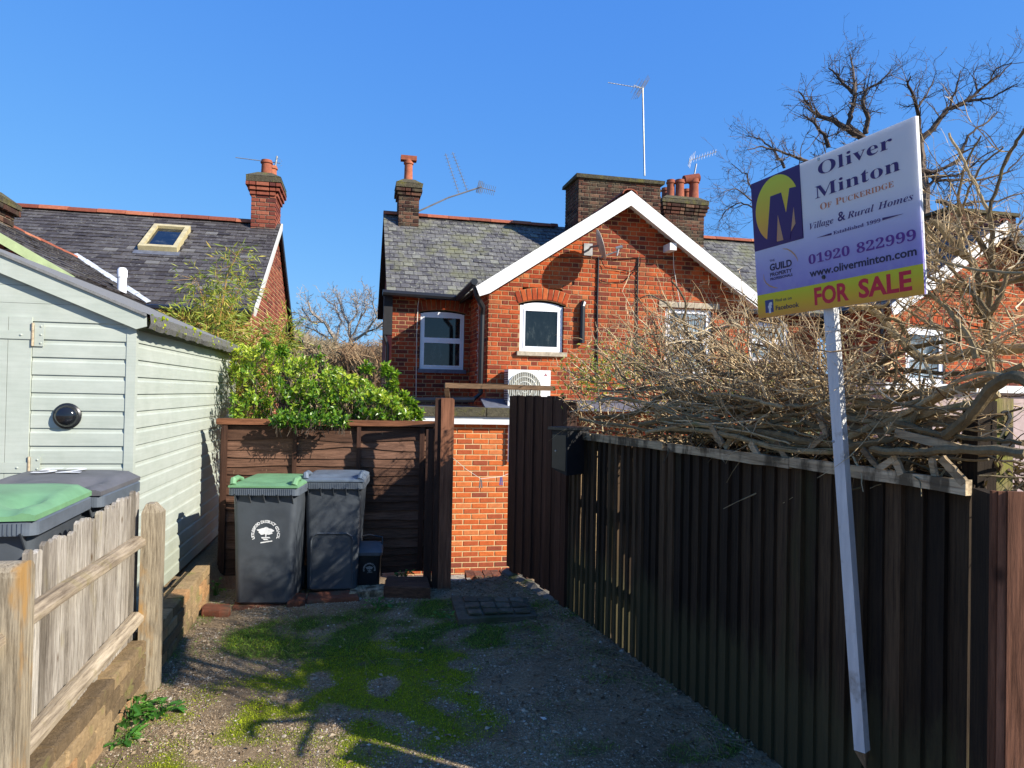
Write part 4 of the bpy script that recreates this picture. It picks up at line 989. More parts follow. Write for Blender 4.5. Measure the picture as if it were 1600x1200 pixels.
lay_slates(slates, a, H.u, upn, sR - sL, RL, 'slate', roof, keep=keep_main, hid=hid_main)
ridge(roof, H.P(sL, RDG_T, RDG_Z + .03), H.P(2.2, RDG_T, RDG_Z + .03))
ridge(roof, H.P(APS + 1.0, RDG_T, RDG_Z + .03), H.P(SR2 + 1.8, RDG_T, RDG_Z + .03))
# gable wing roof
gt0, gt1 = -.27, RDG_T
def gable_roof(fr, parent, aps, half, apz, t0, t1, pc, hidden=True):
    mb = MB()
    for sg in (-1, 1):
        p = [fr.P(aps, t0, apz), fr.P(aps + sg * half, t0, apz - half * SL), fr.P(aps + sg * half, t1, apz - half * SL), fr.P(aps, t1, apz)]
        mb.prism(p if sg < 0 else p[::-1], V((0, 0, -.05)), .5)
    r = mb.build('roof', M['roof_base'], parent)
    ln = half * math.sqrt(1 + SL * SL)
    for sg in (-1, 1):
        upv = (V((0, 0, SL)) - fr.u * sg).normalized()
        ac = fr.v * (-sg) if sg < 0 else fr.v
        o = fr.P(aps + sg * half, t0 if sg > 0 else t0, apz - half * SL)
        # across direction chosen so that across x up points outwards
        if fr.v.cross(upv).z > 0:
            o2, ac = o, fr.v
        else:
            o2, ac = fr.P(aps + sg * half, t1, apz - half * SL), -fr.v
        lay_slates(pc, o2, ac, upv, t1 - t0, ln, 'slate', r)
    ridge(r, fr.P(aps, t0 + .02, apz + .03), fr.P(aps, t1, apz + .03))
    return r
gr = gable_roof(H, house, APS, GW / 2 + .2, APZ, gt0, gt1, slates)
# barge boards and soffit
def barge(fr, parent, aps, half, apz, t, hgt=.24, mat='white_paint', name='barge_board', sides=(-1, 1), sl=SL, drop=.012):
    for sg in sides:
        a = fr.P(aps, t, apz - drop)
        b_ = fr.P(aps + sg * (half), t, apz - half * sl - drop)
        mb = MB()
        dz = V((0, 0, -hgt * math.sqrt(1 + sl * sl)))
        cut = fr.P(aps + sg * (half - .0), t, apz - half * sl - drop) + V((0, 0, -hgt * .75)) - fr.u * sg * .06
        poly = [a, b_, cut, fr.P(aps + sg * (half - .22), t, 0) * 1]
        low = fr.P(aps + sg * (half - .22), t, apz - (half - .22) * sl - drop) + dz
        poly[3] = low
        poly.append(a + dz)
        mb.prism(poly if sg > 0 else poly[::-1], -fr.v * .028, .5)
        mb.build(name, M[mat], parent)
barge(H, house, APS, GW / 2 + .26, APZ + .03, gt0 + .0, hgt=.2)
mb = MB()
for sg in (-1, 1):
    p = [H.P(APS, -.24, APZ - .1), H.P(APS + sg * (GW / 2 + .18), -.24, APZ - .1 - (GW / 2 + .18) * SL), H.P(APS + sg * (GW / 2 + .18), .1, APZ - .1 - (GW / 2 + .18) * SL), H.P(APS, .1, APZ - .1)]
    mb.prism(p, V((0, 0, -.02)), .5)
mb.build('soffit', M['white_paint'], house)
for (px, py) in ((884, 374), (1052, 386)):      # purlin ends under the barge boards
    q = H.hit(px, py, t=-.26)
    mb = MB()
    mb.box(H, q[0] - .06, q[0] + .06, -.262, .0, q[2] - .05, q[2] + .07, .5)
    mb.build('purlin_end', M['white_paint'], house)
# gutters and downpipes
mb = MB()
ge = H.hit(598, 456, t=RT - .24)
mb.tube([H.P(ge[0], RT - .26, EZ - .02), H.P(-.28, RT - .26, EZ - .05)], .055, 8, .5)
mb.tube([H.P(-.28, RT - .26, EZ - .05), H.P(-.27, -.2, EZ - .04 + .03)], .055, 8, .5)
mb.build('gutter', M['black'], house)
dp = H.hit(752, 520, t=-.02)
mb = MB()
mb.tube([H.P(-.24, -.1, EZ - .06), H.P(-.22, -.1, EZ - .2), H.P(-.09, .0, EZ - .38), H.P(-.09, .05, EZ - .5), H.P(-.09, .08, GZ + 2.6), H.P(-.2, .08, GZ + 2.5), H.P(-1.3, .5, GZ + 2.47)], .042, 8, .5)
mb.build('downpipe', M['black'], house)
mb = MB()
q = H.hit(609, 520, t=RT)
mb.box(H, WL - .16, WL - .005, RT - .1, RT + .05, EZ - .75, EZ - .05, .5)
mb.build('fascia_box', M['black_matt'], house)
mb = MB()
mb.tube([H.P(WL - .14, RT - .05, EZ - .75), H.P(WL - .08, RT - .05, EZ - .95), H.P(WL - .06, RT - .04, GZ + 1)], .035, 8, .5)
mb.build('downpipe', M['black'], house)
# white cable and icicle light string on the wing
mb = MB()
def hp(px, py, t):
    q = H.hit(px, py, t=t)
    return H.P(*q)
mb.tube([hp(655, 463, RT - .06), hp(653, 478, RT - .03), hp(651, 520, RT - .03), hp(650, 620, RT - .03)], .008, 4, .5)
mb.build('cable', M['cable'], house)
mb = MB()
pts = [hp(740, 452, .6), hp(741, 480, .6), hp(739, 520, .6), hp(738, 560, .6), hp(736, 612, .6)]
mb = MB()
base_s = -.02
zt = EZ - .15
pts = [H.P(-.02, .75 + .02 * math.sin(i), zt - i * .11) for i in range(14)]
mb.tube(pts, .005, 3, .5)
for q in pts:
    for k in range(2):
        r_ = q + V((R.uniform(-.03, .0), 0, R.uniform(-.05, .05)))
        mb.obox(r_, H.u * .008, H.v * .008, V((0, 0, .01)))
mb.build('light_string', M['cable'], house)
# black cables and wall conduit on the gable
mb = MB()
mb.tube([hp(935, 402, -.02), hp(934, 440, -.02), hp(933, 480, -.02), hp(933, 545, -.02), hp(934, 600, -.02)], .017, 5, .5)
mb.tube([hp(997, 402, -.02), hp(996, 440, -.02), hp(995, 545, -.02), hp(995, 600, -.02)], .013, 5, .5)
mb.tube([hp(842, 400, -.02), hp(880, 402, -.015), hp(925, 402, -.02), hp(960, 405, -.02), hp(997, 403, -.02), hp(1050, 404, -.03)], .008, 4, .5)
mb.tube([hp(842, 400, -.02), hp(820, 425, -.02), hp(790, 443, -.02), hp(770, 444, -.05)], .006, 4, .5)
mb.tube([hp(932, 436, -.02), hp(950, 442, -.02), hp(975, 440, -.02), hp(990, 425, -.02), hp(998, 408, -.02)], .007, 4, .5)
mb.tube([hp(937, 402, -.04), hp(945, 418, -.03), hp(962, 420, -.03), hp(985, 425, -.03), hp(1000, 415, -.03), hp(1001, 404, -.03)], .007, 4, .5)
mb.build('cable', M['black'], house)
mb = MB()
mb.tube([hp(1052, 392, -.05), hp(1053, 420, -.04), hp(1058, 450, -.04), hp(1064, 480, -.04)], .006, 4, .5)
mb.build('cable', M['cable'], house)
mb = MB()
c0 = H.hit(910, 505, t=-.06)
mb.tube([H.P(c0[0], -.06, c0[2] - .33), H.P(c0[0], -.06, c0[2] + .28), H.P(c0[0] + .02, -.05, c0[2] + .33), H.P(c0[0] + .03, .01, c0[2] + .35)], .045, 8, .5)
mb.build('vent_pipe', M['black'], house)

# satellite dish
sat = thing('satellite_dish', 'rusty grey satellite dish on the brick gable, casting a long shadow', 'dish', H.P(dish[0], 0, dish[2]))
dn = (H.u * .93 - H.v * .22 + V((0, 0, .30))).normalized()
dc = H.P(dish[0], -.42, dish[2])
mb = MB()
prof = [(r_ * 1.18, h_) for r_, h_ in ((0.01, -.045), (.08, -.042), (.15, -.028), (.20, -.008), (.215, 0), (.212, .006), (.196, -.003), (.146, -.022), (.07, -.036), (.01, -.038))]
mb.lathe(dc, dn, prof, 24, .5)
mb.build('reflector', M['dish'], sat, smooth=True)
mb = MB()
mb.tube([H.P(dish[0] - .06, 0, dish[2] + .0), H.P(dish[0] - .1, -.2, dish[2]), dc - dn * .05], .018, 6)
mb.box(H, dish[0] - .15, dish[0] + .0, -.02, -.001, dish[2] - .1, dish[2] + .1)
mb.build('bracket', M['metal'], sat)
mb = MB()
lnb = dc + dn * .30 + V((0, 0, -.13))
mb.tube([dc + V((0, 0, -.2)) , lnb + V((0, 0, -.05)), lnb], .012, 6)
mb.tube([lnb + dn * -.05, lnb + dn * .06], .03, 8)
mb.tube([lnb, lnb + V((0, 0, -.12)) - dn * .03], .018, 6)
mb.build('receiver_arm', M['metal'], sat)

# air conditioner
ac0 = H.hit(795, 577, t=-.36); ac1 = H.hit(861, 578, t=-.36); ac2 = H.hit(795, 640, t=-.36)
s0, s1, z1_, z0_ = ac0[0], ac1[0], ac0[2], ac2[2]
ac = thing('air_conditioner', 'white outdoor air conditioning unit with a round fan grille on the flat roof', 'air conditioner', H.P((s0 + s1) / 2, -.2, z0_))
mb = MB()
mb.box(H, s0, s1, -.34, -.04, z0_, z1_, .5)
mb.build('casing', M['white_paint'], ac)
mb = MB()
fc, fz, fr_ = s0 + (s1 - s0) * .38, (z0_ + z1_) / 2 + .01, (z1_ - z0_) * .43
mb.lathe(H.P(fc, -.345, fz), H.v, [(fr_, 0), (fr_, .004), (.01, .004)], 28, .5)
mb.build('fan_shade_disc', flat('grille_shade', (.16, .15, .12), .7), ac)  # flat dark disc paints the shade behind the fan grille
mb = MB()
for k in range(3):
    a0 = 2 * PI * k / 3 + .5
    pts = [H.P(fc + math.cos(a0 + x) * rr, -.352, fz + math.sin(a0 + x) * rr) for x, rr in ((0, .04), (-.25, fr_ * .9), (.35, fr_ * .92), (.5, .06))]
    mb.prism(pts, H.v * .005, .5)
mb.build('fan_blade', flat('fan_blade_cream', (.5, .47, .36), .5), ac)
mb = MB()
k = 18
for i in range(k):
    x = -fr_ + 2 * fr_ * (i + .5) / k
    hh = math.sqrt(max(0, fr_ * fr_ - x * x))
    mb.box(H, fc + x - .004, fc + x + .004, -.368, -.362, fz - hh, fz + hh, .5)
for rr in (fr_, fr_ * .72, fr_ * .44, fr_ * .2):
    mb.tube([H.P(fc + math.cos(a) * rr, -.365, fz + math.sin(a) * rr) for a in [2 * PI * j / 28 for j in range(29)]], .006, 4, .5, caps=False)
mb.build('grille', flat('grille_white', (.62, .62, .55), .4), ac)
mb = MB()
q = H.hit(853, 586, t=-.345)
for dx, dz in ((0, .014), (-.012, -.007), (.012, -.007)):
    c = H.P(q[0] + dx, -.3445, q[2] + dz)
    mb.prism([c + V((0, 0, .013)), c + H.u * .009, c - V((0, 0, .013)), c - H.u * .009], -H.v * .002, .5)
mb.build('emblem', flat('emblem_red', (.5, .03, .03), .4), ac)
mb = MB()
for i in range(16):
    mb.box(H, s0 - .012, s0 - .002, -.32, -.06, z0_ + .02 + i * (z1_ - z0_) / 17, z0_ + .035 + i * (z1_ - z0_) / 17, .5)
mb.build('side_fin', M['black'], ac)

# chimneys of the main house
cl = H.hit(620, 300, t=RDG_T - .15)[0]; cr_ = H.hit(656, 300, t=RDG_T - .15)[0]
topz = H.hit(637, 292, t=RDG_T - .15)[2]
chimney(house, bricks, H, cl + .03, cr_ - .03, RDG_T - .38, RDG_T + .2, RDG_Z - .45, topz - .24, cap=.06, cap_h=.1, pots=[((cl + cr_) / 2, RDG_T - .05, .56, .105, 'tee')])
c1 = H.hit(904, 300, t=RDG_T - 1.2); c2 = H.hit(1033, 300, t=RDG_T - 1.2)
tz = H.hit(968, 277, t=RDG_T - 1.2)[2]
chimney(house, bricks, H, c1[0], c2[0], RDG_T - 1.2, RDG_T - .3, RDG_Z - 1.2, tz - .08, cap=.0, corbels=0, cap_stone=True, cap_h=.075)
c1 = H.hit(1051, 330, t=RDG_T - .3); c2 = H.hit(1099, 330, t=RDG_T - .3)
tz = H.hit(1075, 316, t=RDG_T - .3)[2]
ps = []
for px, py, dt, h, r, st in ((1048, 300, .05, .5, .11, 'p'), (1062, 300, -.02, .5, .12, 'p'), (1040, 300, .5, .45, .11, 'p'), (1073, 300, .45, .45, .11, 'p'), (1084, 300, 0, .55, .13, 'cowl')):
    q = H.hit(px, py, t=RDG_T - .1 + dt)
    ps.append((q[0], RDG_T - .1 + dt, h, r, st))
chimney(house, bricks, H, c1[0] - .22, c2[0], RDG_T - .35, RDG_T + .6, RDG_Z - .6, tz - .3, cap=.08, corbels=3, cap_h=.1, pots=ps)

# flat-roofed extension seen through the gate
XT0 = None
ext = Frame(at(750, 780, 9.9), 10)
e_l = ext.hit(640, 700, t=0)[0]; e_r = .9
z_top = ext.hit(750, 652, t=0)[2]
print('ext', e_l, e_r, z_top)
yb = lambda s, z, h: R.random() ** .55 if z > GZ + .3 else R.random() * .4
mm = lay_bricks(bricks, ext, 0, GZ + .02, z_top, line_iv(e_l, e_r, []), 'brick_gate', w_front, None, 'stretcher', .1, 's', tintf=yb)
mm.build('extension_wall', M['mortar_gate'], house)
mb = MB()
mb.box(ext, e_l, e_l + .1, .1, 3, GZ, z_top, .5)
mb.box(ext, e_r - .1, e_r, .1, 3, GZ, z_top, .5)
mb.build('extension_wall', M['brick_flank'], house)
mb = MB()
zf1 = ext.hit(750, 651, t=-.1)[2]; zf0 = ext.hit(750, 663, t=-.1)[2]
mb.box(ext, e_l - .1, e_r + .1, -.1, -.003, zf0, zf1, .5)
mb.build('fascia', M['white_paint'], house)
mb = MB()
zr1 = ext.hit(750, 637, t=-.14)[2]
mb.box(ext, e_l - .14, ext.hit(760, 640, t=-.14)[0], -.14, .06, zf1 + .002, zr1, .4, jit=.004)
mb.box(ext, ext.hit(761, 640, t=-.14)[0], e_r + .14, -.14, .06, zf1 + .002, zr1, .6, jit=.004)
mb.build('roof_kerb', M['cap_stone'], house)
mb = MB()
mb.box(ext, e_l - .12, e_r + .12, .061, 3.6, zf1 - .05, zr1 - .03, .4)
mb.build('flat_roof', M['felt_top'], house)
mb = MB()
lf = H.hit(800, 640, t=-.5)
mb.prism([H.P(-.1, -.45, zr1 - .02), H.P(3.5, -.45, zr1 - .02), H.P(3.5, -.003, zr1 + .12), H.P(-.1, -.003, zr1 + .12)], V((0, 0, -.03)), .5)
mb.build('lead_flashing', M['lead'], house)
mb = MB()
q = ext.hit(796, 690, t=-.05)
mb.tube([ext.P(q[0], -.04, zf0), ext.P(q[0], -.04, ext.hit(796, 722, t=-.05)[2])], .022, 8, .5)
mb.build('overflow_pipe', M['upvc'], house)
bricks.finish(house)
slates.finish(house)

# ================================================================ neighbouring gable on the right
G2 = Frame(H.P(H.hit(1551, 500, t=0)[0] - GW / 2, 0, 0), 13)
nb = thing('brick_house', 'neighbouring brick house with a white barge board and arched windows, behind the bare branches', 'house', G2.P(2, 1, GZ), 'brick houses behind the alley')
b2, s2 = Pieces('brick'), Pieces('slate')
APZ2 = G2.hit(1551, 345, t=-.25)[2]
print('APZ2', APZ2)
w5 = G2.hit(1416, 512, t=0); w5b = G2.hit(1477, 600, t=0)
W5 = (w5[0], w5b[0], w5b[2], w5[2])
cuts = [W5] + arch_cuts(W5[0], W5[1], W5[3], .07)
mb = MB()
mb.box(G2, .1, GW, .10, .2, GZ, zz0, .5)
wf2 = mb.build('wall', M['mortar'], nb)
mm = lay_bricks(b2, G2, 0, GZ + 1, APZ2, gable_iv(0, GW, APS, APZ2, cuts), 'brick', wf2, None, 'flemish', .1, 's')
mm.build('wall', M['mortar_house'], nb)
soldier_arch(b2, G2, 0, W5[0] - .02, W5[1] + .02, W5[3], .07, 'brick', wf2)
mm = lay_bricks(b2, G2, 0, GZ + 1, EZ, line_iv(0, RT, []), 'brick', wf2, None, 'flemish', .1, 't', face=-1)
mm.build('wall', M['mortar_house'], nb)
window(nb, G2, 0, W5[0] + .01, W5[1] - .01, W5[2], W5[3] - .02, arch=.06, fw=.07, split=.5, sill=(.06, .08, .08), gl='blind')
barge(G2, nb, APS, GW / 2 + .26, APZ2 + .03, gt0, sides=(-1,))
barge(G2, nb, APS, GW / 2 + .26, APZ2 + .03, gt0, sides=(1,), mat='felt')  # dark mossy finish also paints in the shade on this side
gable_roof(G2, nb, APS, GW / 2 + .2, APZ2, gt0, gt1, s2)
mb = MB()
mb.tube([G2.P(-.1, .1, EZ), G2.P(-.1, .1, GZ)], .045, 8)
mb.tube([G2.P(-.3, -.1, EZ - .0), G2.P(-.1, .1, EZ - .3)], .045, 8)
mb.build('downpipe', M['black'], nb)
mb = MB()
q0 = G2.hit(1385, 598, t=-1.6); q1 = G2.hit(1500, 598, t=-1.6)
mb.box(G2, q0[0], q1[0] + 1.5, -1.6, .0, GZ, q0[2] - .12, .5)
mb.build('porch_wall', flat('pink_render', (.42, .32, .3), .9), nb)
mb = MB()
mb.box(G2, q0[0] - .1, q1[0] + 1.5, -1.7, .0, q0[2] - .118, q0[2], .5)
mb.build('porch_roof', M['white_paint'], nb)
c1 = G2.hit(1482, 340, t=RDG_T - 1.2); c2 = G2.hit(1588, 340, t=RDG_T - 1.2)
tz = G2.hit(1530, 328, t=RDG_T - 1.2)[2]
chimney(nb, b2, G2, c1[0], c2[0], RDG_T - 1.2, RDG_T - .3, RDG_Z - 1.2, tz - .08, cap=.0, corbels=0, cap_stone=True, cap_h=.075)
b2.finish(nb)
s2.finish(nb)

# ================================================================ left house
LH = Frame(at(391, 520, 10.0), 12)
e0 = LH.hit(391, 484, t=-.15)
EZ2 = e0[2]
T2 = 2.85
rz = LH.hit(424, 352, s=.05)
RZ2 = LH.hit(300, 342, t=T2)[2]
print('left', EZ2, rz, RZ2)
M['lime_paint'] = flat('lime_paint', (.42, .50, .25), .6, .3)
lh = thing('brick_house', 'older brick house at the left with a long slate roof, skylight and tall corner chimney', 'house', LH.P(-3, 2.8, GZ), 'brick houses behind the alley')
b3, s3 = Pieces('brick'), Pieces('slate')
sl3 = (RZ2 - EZ2) / (T2 + .15)
def flank_iv(z):
    if z < EZ2:
        return [(0, 2 * T2)]
    k = (z - EZ2) / sl3
    k = (z + .13 - EZ2) / sl3 - .15
    return [(max(0, k), min(2 * T2, 2 * T2 - k))] if 2 * T2 - 2 * k > .05 else []
mb = MB()
mb.box(LH, -.12, -.1, .1, 2 * T2, GZ, GZ + 1.2, .5)
wf3 = mb.build('wall', M['mortar_grey'], lh)
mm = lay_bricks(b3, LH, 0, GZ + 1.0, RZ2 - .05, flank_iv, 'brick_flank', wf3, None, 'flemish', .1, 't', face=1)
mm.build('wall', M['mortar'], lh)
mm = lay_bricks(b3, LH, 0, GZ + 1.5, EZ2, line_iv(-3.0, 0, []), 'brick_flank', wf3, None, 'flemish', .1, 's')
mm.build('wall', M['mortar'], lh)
mb = MB()
mb.box(LH, -9, -.12, 2 * T2 - .1, 2 * T2, GZ, EZ2, .5)
mb.box(LH, -9, -3.0, .1, .2, GZ, EZ2, .5)
mb.build('wall', M['brick_flank'], lh)
mb = MB()
a, b_, c_, d_ = LH.P(-9, -.15, EZ2), LH.P(.05, -.15, EZ2), LH.P(.05, T2, RZ2), LH.P(-9, T2, RZ2)
mb.prism([a, b_, c_, d_], V((0, 0, -.06)), .5)
mb.prism([d_, c_, LH.P(.05, 2 * T2 + .15, EZ2), LH.P(-9, 2 * T2 + .15, EZ2)], V((0, 0, -.06)), .5)
roof3 = mb.build('roof', M['roof_base'], lh)
upn3 = (c_ - b_).normalized()
sk = [LH.hit(px, py, t=0) for px, py in ((0, 0),)]
def roof_hit(fr, px, py, t0, z0, sl):
    """where the ray meets the front slope z = z0 + (t - t0) * sl"""
    d = ray(px, py)
    # (CAM + d k - o).v = t ; z = z0 + (t-t0) sl
    a_ = (CAM - fr.o).dot(fr.v)
    bv = d.dot(fr.v)
    k = (z0 + (a_ - t0) * sl - 1.7) / (d.z - bv * sl)
    q = CAM + d * k - fr.o
    return q.dot(fr.u), q.dot(fr.v), q.z
RS = LH
wing_top = roof_hit(LH, 117, 402, -.15, EZ2, sl3)
wing_bot = roof_hit(LH, 230, 476, -.15, EZ2, sl3)
sWR, zWR, hW = wing_top[0], wing_top[2], wing_bot[0] - wing_top[0]
print('wing', wing_top, wing_bot)
slW = (zWR - wing_bot[2]) / hW
def keep3(c, x, d):
    s, t = fr_local(LH, c.x, c.y)
    zw = zWR - abs(s - sWR) * slW
    return not (s < sWR + hW + .1 and zw > c.z + .03)
sv = roof_hit(LH, 238, 357, -.15, EZ2, sl3), roof_hit(LH, 295, 362, -.15, EZ2, sl3), roof_hit(LH, 280, 397, -.15, EZ2, sl3), roof_hit(LH, 222, 392, -.15, EZ2, sl3)
sk_s0 = (sv[0][0] + sv[3][0]) / 2; sk_s1 = (sv[1][0] + sv[2][0]) / 2
sk_t0 = (sv[3][1] + sv[2][1]) / 2; sk_t1 = (sv[0][1] + sv[1][1]) / 2
print('skylight', sv, sk_s0, sk_s1, sk_t0, sk_t1)
o3 = LH.P(-6.5, -.15, EZ2)
def keep3b(c, x, d):
    s, t = fr_local(LH, c.x, c.y)
    if sk_s0 + .04 < s < sk_s1 - .04 and sk_t0 - .1 < t < sk_t1 - .1:
        return False
    return keep3(c, x, d)
lay_slates(s3, o3, LH.u, upn3, 6.55, (c_ - b_).length, 'slate_purple', roof3, gauge=.14, w=.20, keep=keep3b)
ridge(roof3, LH.P(-7, T2, RZ2 + .03), LH.P(-.35, T2, RZ2 + .03))
mb = MB()
mb.prism([b_ + LH.u * .012 - V((0, 0, .09)), c_ + LH.u * .012 - V((0, 0, .09)), c_ + LH.u * .012 + V((0, 0, .02)), b_ + LH.u * .012 + V((0, 0, .02))], LH.u * .03, .5)
mb.build('verge_board', M['cable'], lh)
mb = MB()
mb.tube([LH.P(-4.0, -.22, EZ2 - .04), LH.P(.05, -.22, EZ2 - .04)], .055, 8)
mb.build('gutter', M['black'], lh)
mb = MB()
mb.tube([LH.P(.05, 2 * T2 + .2, EZ2 - .04), LH.P(.25, 2 * T2 + .2, EZ2 - .04)], .05, 8)
mb.build('gutter', M['black'], lh)
mb = MB()
mb.prism([LH.P(.03, T2, RZ2 + .02), LH.P(.03, 2 * T2 + .2, EZ2), LH.P(.03, 2 * T2 + .2, EZ2 - .16), LH.P(.03, T2, RZ2 - .14)], LH.u * .04, .5)
mb.build('verge_board', M['black_matt'], lh)
# skylight
dirn = upn3
nn = LH.u.cross(upn3).normalized()
def SP(s, t, h):
    return LH.P(s, t, EZ2 + (t + .15) * sl3) + nn * h
mb = MB()
fw = .07
def rbox(mb, s0, s1, t0, t1, h0, h1, ti=.5):
    mb.box8([SP(s0, t0, h0), SP(s1, t0, h0), SP(s1, t1, h0), SP(s0, t1, h0), SP(s0, t0, h1), SP(s1, t0, h1), SP(s1, t1, h1), SP(s0, t1, h1)], ti)
rbox(mb, sk_s0, sk_s0 + fw, sk_t0, sk_t1, -.02, .1)
rbox(mb, sk_s1 - fw, sk_s1, sk_t0, sk_t1, -.02, .1)
rbox(mb, sk_s0 + fw, sk_s1 - fw, sk_t0, sk_t0 + fw, -.02, .1)
rbox(mb, sk_s0 + fw, sk_s1 - fw, sk_t1 - fw, sk_t1, -.02, .1)
skl = mb.build('skylight', flat('yellowed_frame', (.52, .44, .24), .5, var=.3), lh)
mb = MB()
rbox(mb, sk_s0 + fw, sk_s1 - fw, sk_t0 + fw, sk_t1 - fw, .03, .05)
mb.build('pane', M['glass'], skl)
mb = MB()
rbox(mb, sk_s0 - .05, sk_s1 + .05, sk_t0 - .12, sk_t0 - .002, .0, .025)
mb.build('flashing', M['lead'], skl)
# cross wing roof toward the camera
mb = MB()
wf0 = -2.9
T1 = wing_top[1] + .1
for sg in (-1, 1):
    p = [LH.P(sWR, wf0, zWR), LH.P(sWR + sg * (hW + .0), wf0, zWR - hW * slW), LH.P(sWR + sg * (hW + .0), T1 + .6, zWR - hW * slW), LH.P(sWR, T1, zWR)]
    mb.prism(p if sg < 0 else p[::-1], V((0, 0, -.06)), .5)
rw = mb.build('roof', M['roof_base'], lh)
upw = (V((0, 0, slW)) - LH.u).normalized()
lay_slates(s3, LH.P(sWR + hW, wf0, zWR - hW * slW), LH.v, upw, T1 - wf0, hW * math.sqrt(1 + slW ** 2), 'slate_purple', rw, gauge=.15, w=.2,
           keep=lambda c, x, d: fr_local(LH, c.x, c.y)[1] < -.1 + (c.z - EZ2) / sl3)
ridge(rw, LH.P(sWR, wf0, zWR + .02), LH.P(sWR, T1, zWR + .02), r=.07, mat='terracotta')
va, vb = LH.P(*wing_top) , LH.P(*wing_bot)
mb = MB()
dv = (vb - va)
k = 7
for i in range(k):
    p0, p1 = va + dv * i / k, va + dv * (i + 1.1) / k
    mb.beam(p0 + V((0, 0, .05)), p1 + V((0, 0, .05)), .07 + .015 * (i % 2), .012, up=V((0, -.5, 1)))
mb.build('valley_flashing', M['white_flash'], lh)
barge(LH, lh, sWR, hW + .15, zWR + .03, wf0 - .1, hgt=.085, mat='lime_paint', sides=(1, -1), sl=slW)
mm = lay_bricks(b3, LH, wf0 + .12, GZ + 2.2, zWR, gable_iv(sWR - hW, sWR + hW, sWR, zWR, [], sl=slW, lift=.1), 'brick', wf3, None, 'flemish', .1, 's')
mm.build('wall', M['mortar_grey'], lh)
mb = MB()
mb.box(LH, sWR + hW - .1, sWR + hW, wf0 + .2, 0, GZ, zWR - hW * slW - .05, .5)
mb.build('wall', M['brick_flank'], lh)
# flue pipe
q = LH.hit(190, 462, s=None, t=-.9)
mb = MB()
mb.lathe(LH.P(q[0], -.9, q[2] - .15), V((0, 0, 1)), [(.055, 0), (.055, .38), (.062, .38), (.06, .47), (.04, .5), (.01, .5)], 12, .5)
mb.build('flue_pipe', M['upvc'], lh, smooth=True)
# chimneys
a1 = LH.hit(392, 330, t=T2 - .28)[0]
tz = LH.hit(410, 300, t=T2 - .3)[2]
q1 = LH.hit(416, 270, t=T2 - .05)[0]
chimney(lh, b3, LH, a1, -.01, T2 - .28, T2 + .5, RZ2 - .5, tz - .05, key='brick_flank', cap=.09, corbels=3, cap_h=.1, pots=[(q1, T2 - .02, .36, .11, 'p'), (q1 + .05, T2 + .3, .36, .11, 'p')])
q = LH.hit(-12, 360, t=-1.6)
tz = LH.hit(0, 322, t=-1.6)[2]
chimney(lh, b3, LH, q[0] - .5, q[0], -1.6, -1.1, q[2] - .9, tz, key='brick_dark', cap=.05, corbels=1, cap_h=.06)
b3.finish(lh)
s3.finish(lh)

# ---------------------------------------------------------------- aerials
def yagi(mb, a, b_, els, spread, axis_, refl=0, r=.006):
    """boom a-b with cross elements along axis_"""
    mb.tube([a, b_], r * 1.4, 5, .5)
    for i in range(els):
        p_ = a + (b_ - a) * (i + .5) / els
        mb.tube([p_ - axis_ * spread, p_ + axis_ * spread], r * .7, 4, .5)
    if refl:
        d = (b_ - a).normalized()
        s_ = axis_
        n_ = d.cross(s_).normalized()
        for sg in (-1, 1):
            for k in range(4):
                p_ = a - d * (.02 - .03 * k) + n_ * sg * (.04 + k * refl / 4)
                mb.tube([p_ - s_ * spread * 1.3, p_ + s_ * spread * 1.3], r * .7, 4, .5)
def aerial(label, fr, t, mast, booms, loc_px):
    q = fr.hit(loc_px[0], loc_px[1], t=t)
    th = thing('tv_aerial', label, 'aerial', fr.P(*q), 'television aerials on the chimneys')
    mb = MB()
    mb.tube([fr.P(*fr.hit(x, y, t=t)) for x, y in mast], .018, 6, .5)
    mb.build('mast', M['metal'], th)
    for (p0, p1, els, spr, ax, rf) in booms:
        mb = MB()
        a = fr.P(*fr.hit(p0[0], p0[1], t=t + .04)); b_ = fr.P(*fr.hit(p1[0], p1[1], t=t + .04))
        yagi(mb, a, b_, els, spr, ax.normalized(), rf)
        mb.build('boom', M['metal'], th)
    return th
Z = V((0, 0, 1))
aerial('leaning aerial mast on the small chimney with two upright rods', H, RDG_T - .1, [(652, 331), (700, 309), (752, 292)],
       [((717, 302), (696, 240), 12, .045, H.u + Z * .3, 0), ((730, 298), (707, 238), 12, .045, H.u + Z * .3, 0), ((748, 292), (774, 299), 9, .10, Z - H.v * .4 + H.u * .2, .12)], (652, 331))
aerial('tall thin aerial mast rising behind the big chimney', H, RDG_T - .5, [(1007, 275), (1004, 136)],
       [((1004, 138), (950, 129), 12, .07, H.v * .7 + Z * .25, .0), ((1004, 138), (990, 133), 3, .2, Z * .6 + H.u * .35, .15)], (1007, 275))
aerial('short aerial on the chimney with the cluster of clay pots', H, RDG_T + .1, [(1083, 282), (1088, 256)],
       [((1078, 251), (1120, 237), 10, .09, Z * .8 + H.u * .3 + H.v * .3, .16)], (1083, 282))
aerial('small aerial above the tall chimney of the left house', LH, T2 + .3, [(429, 268), (433, 244)],
       [((438, 255), (368, 246), 12, .06, LH.v * .6 + Z * .2, .1)], (429, 268))

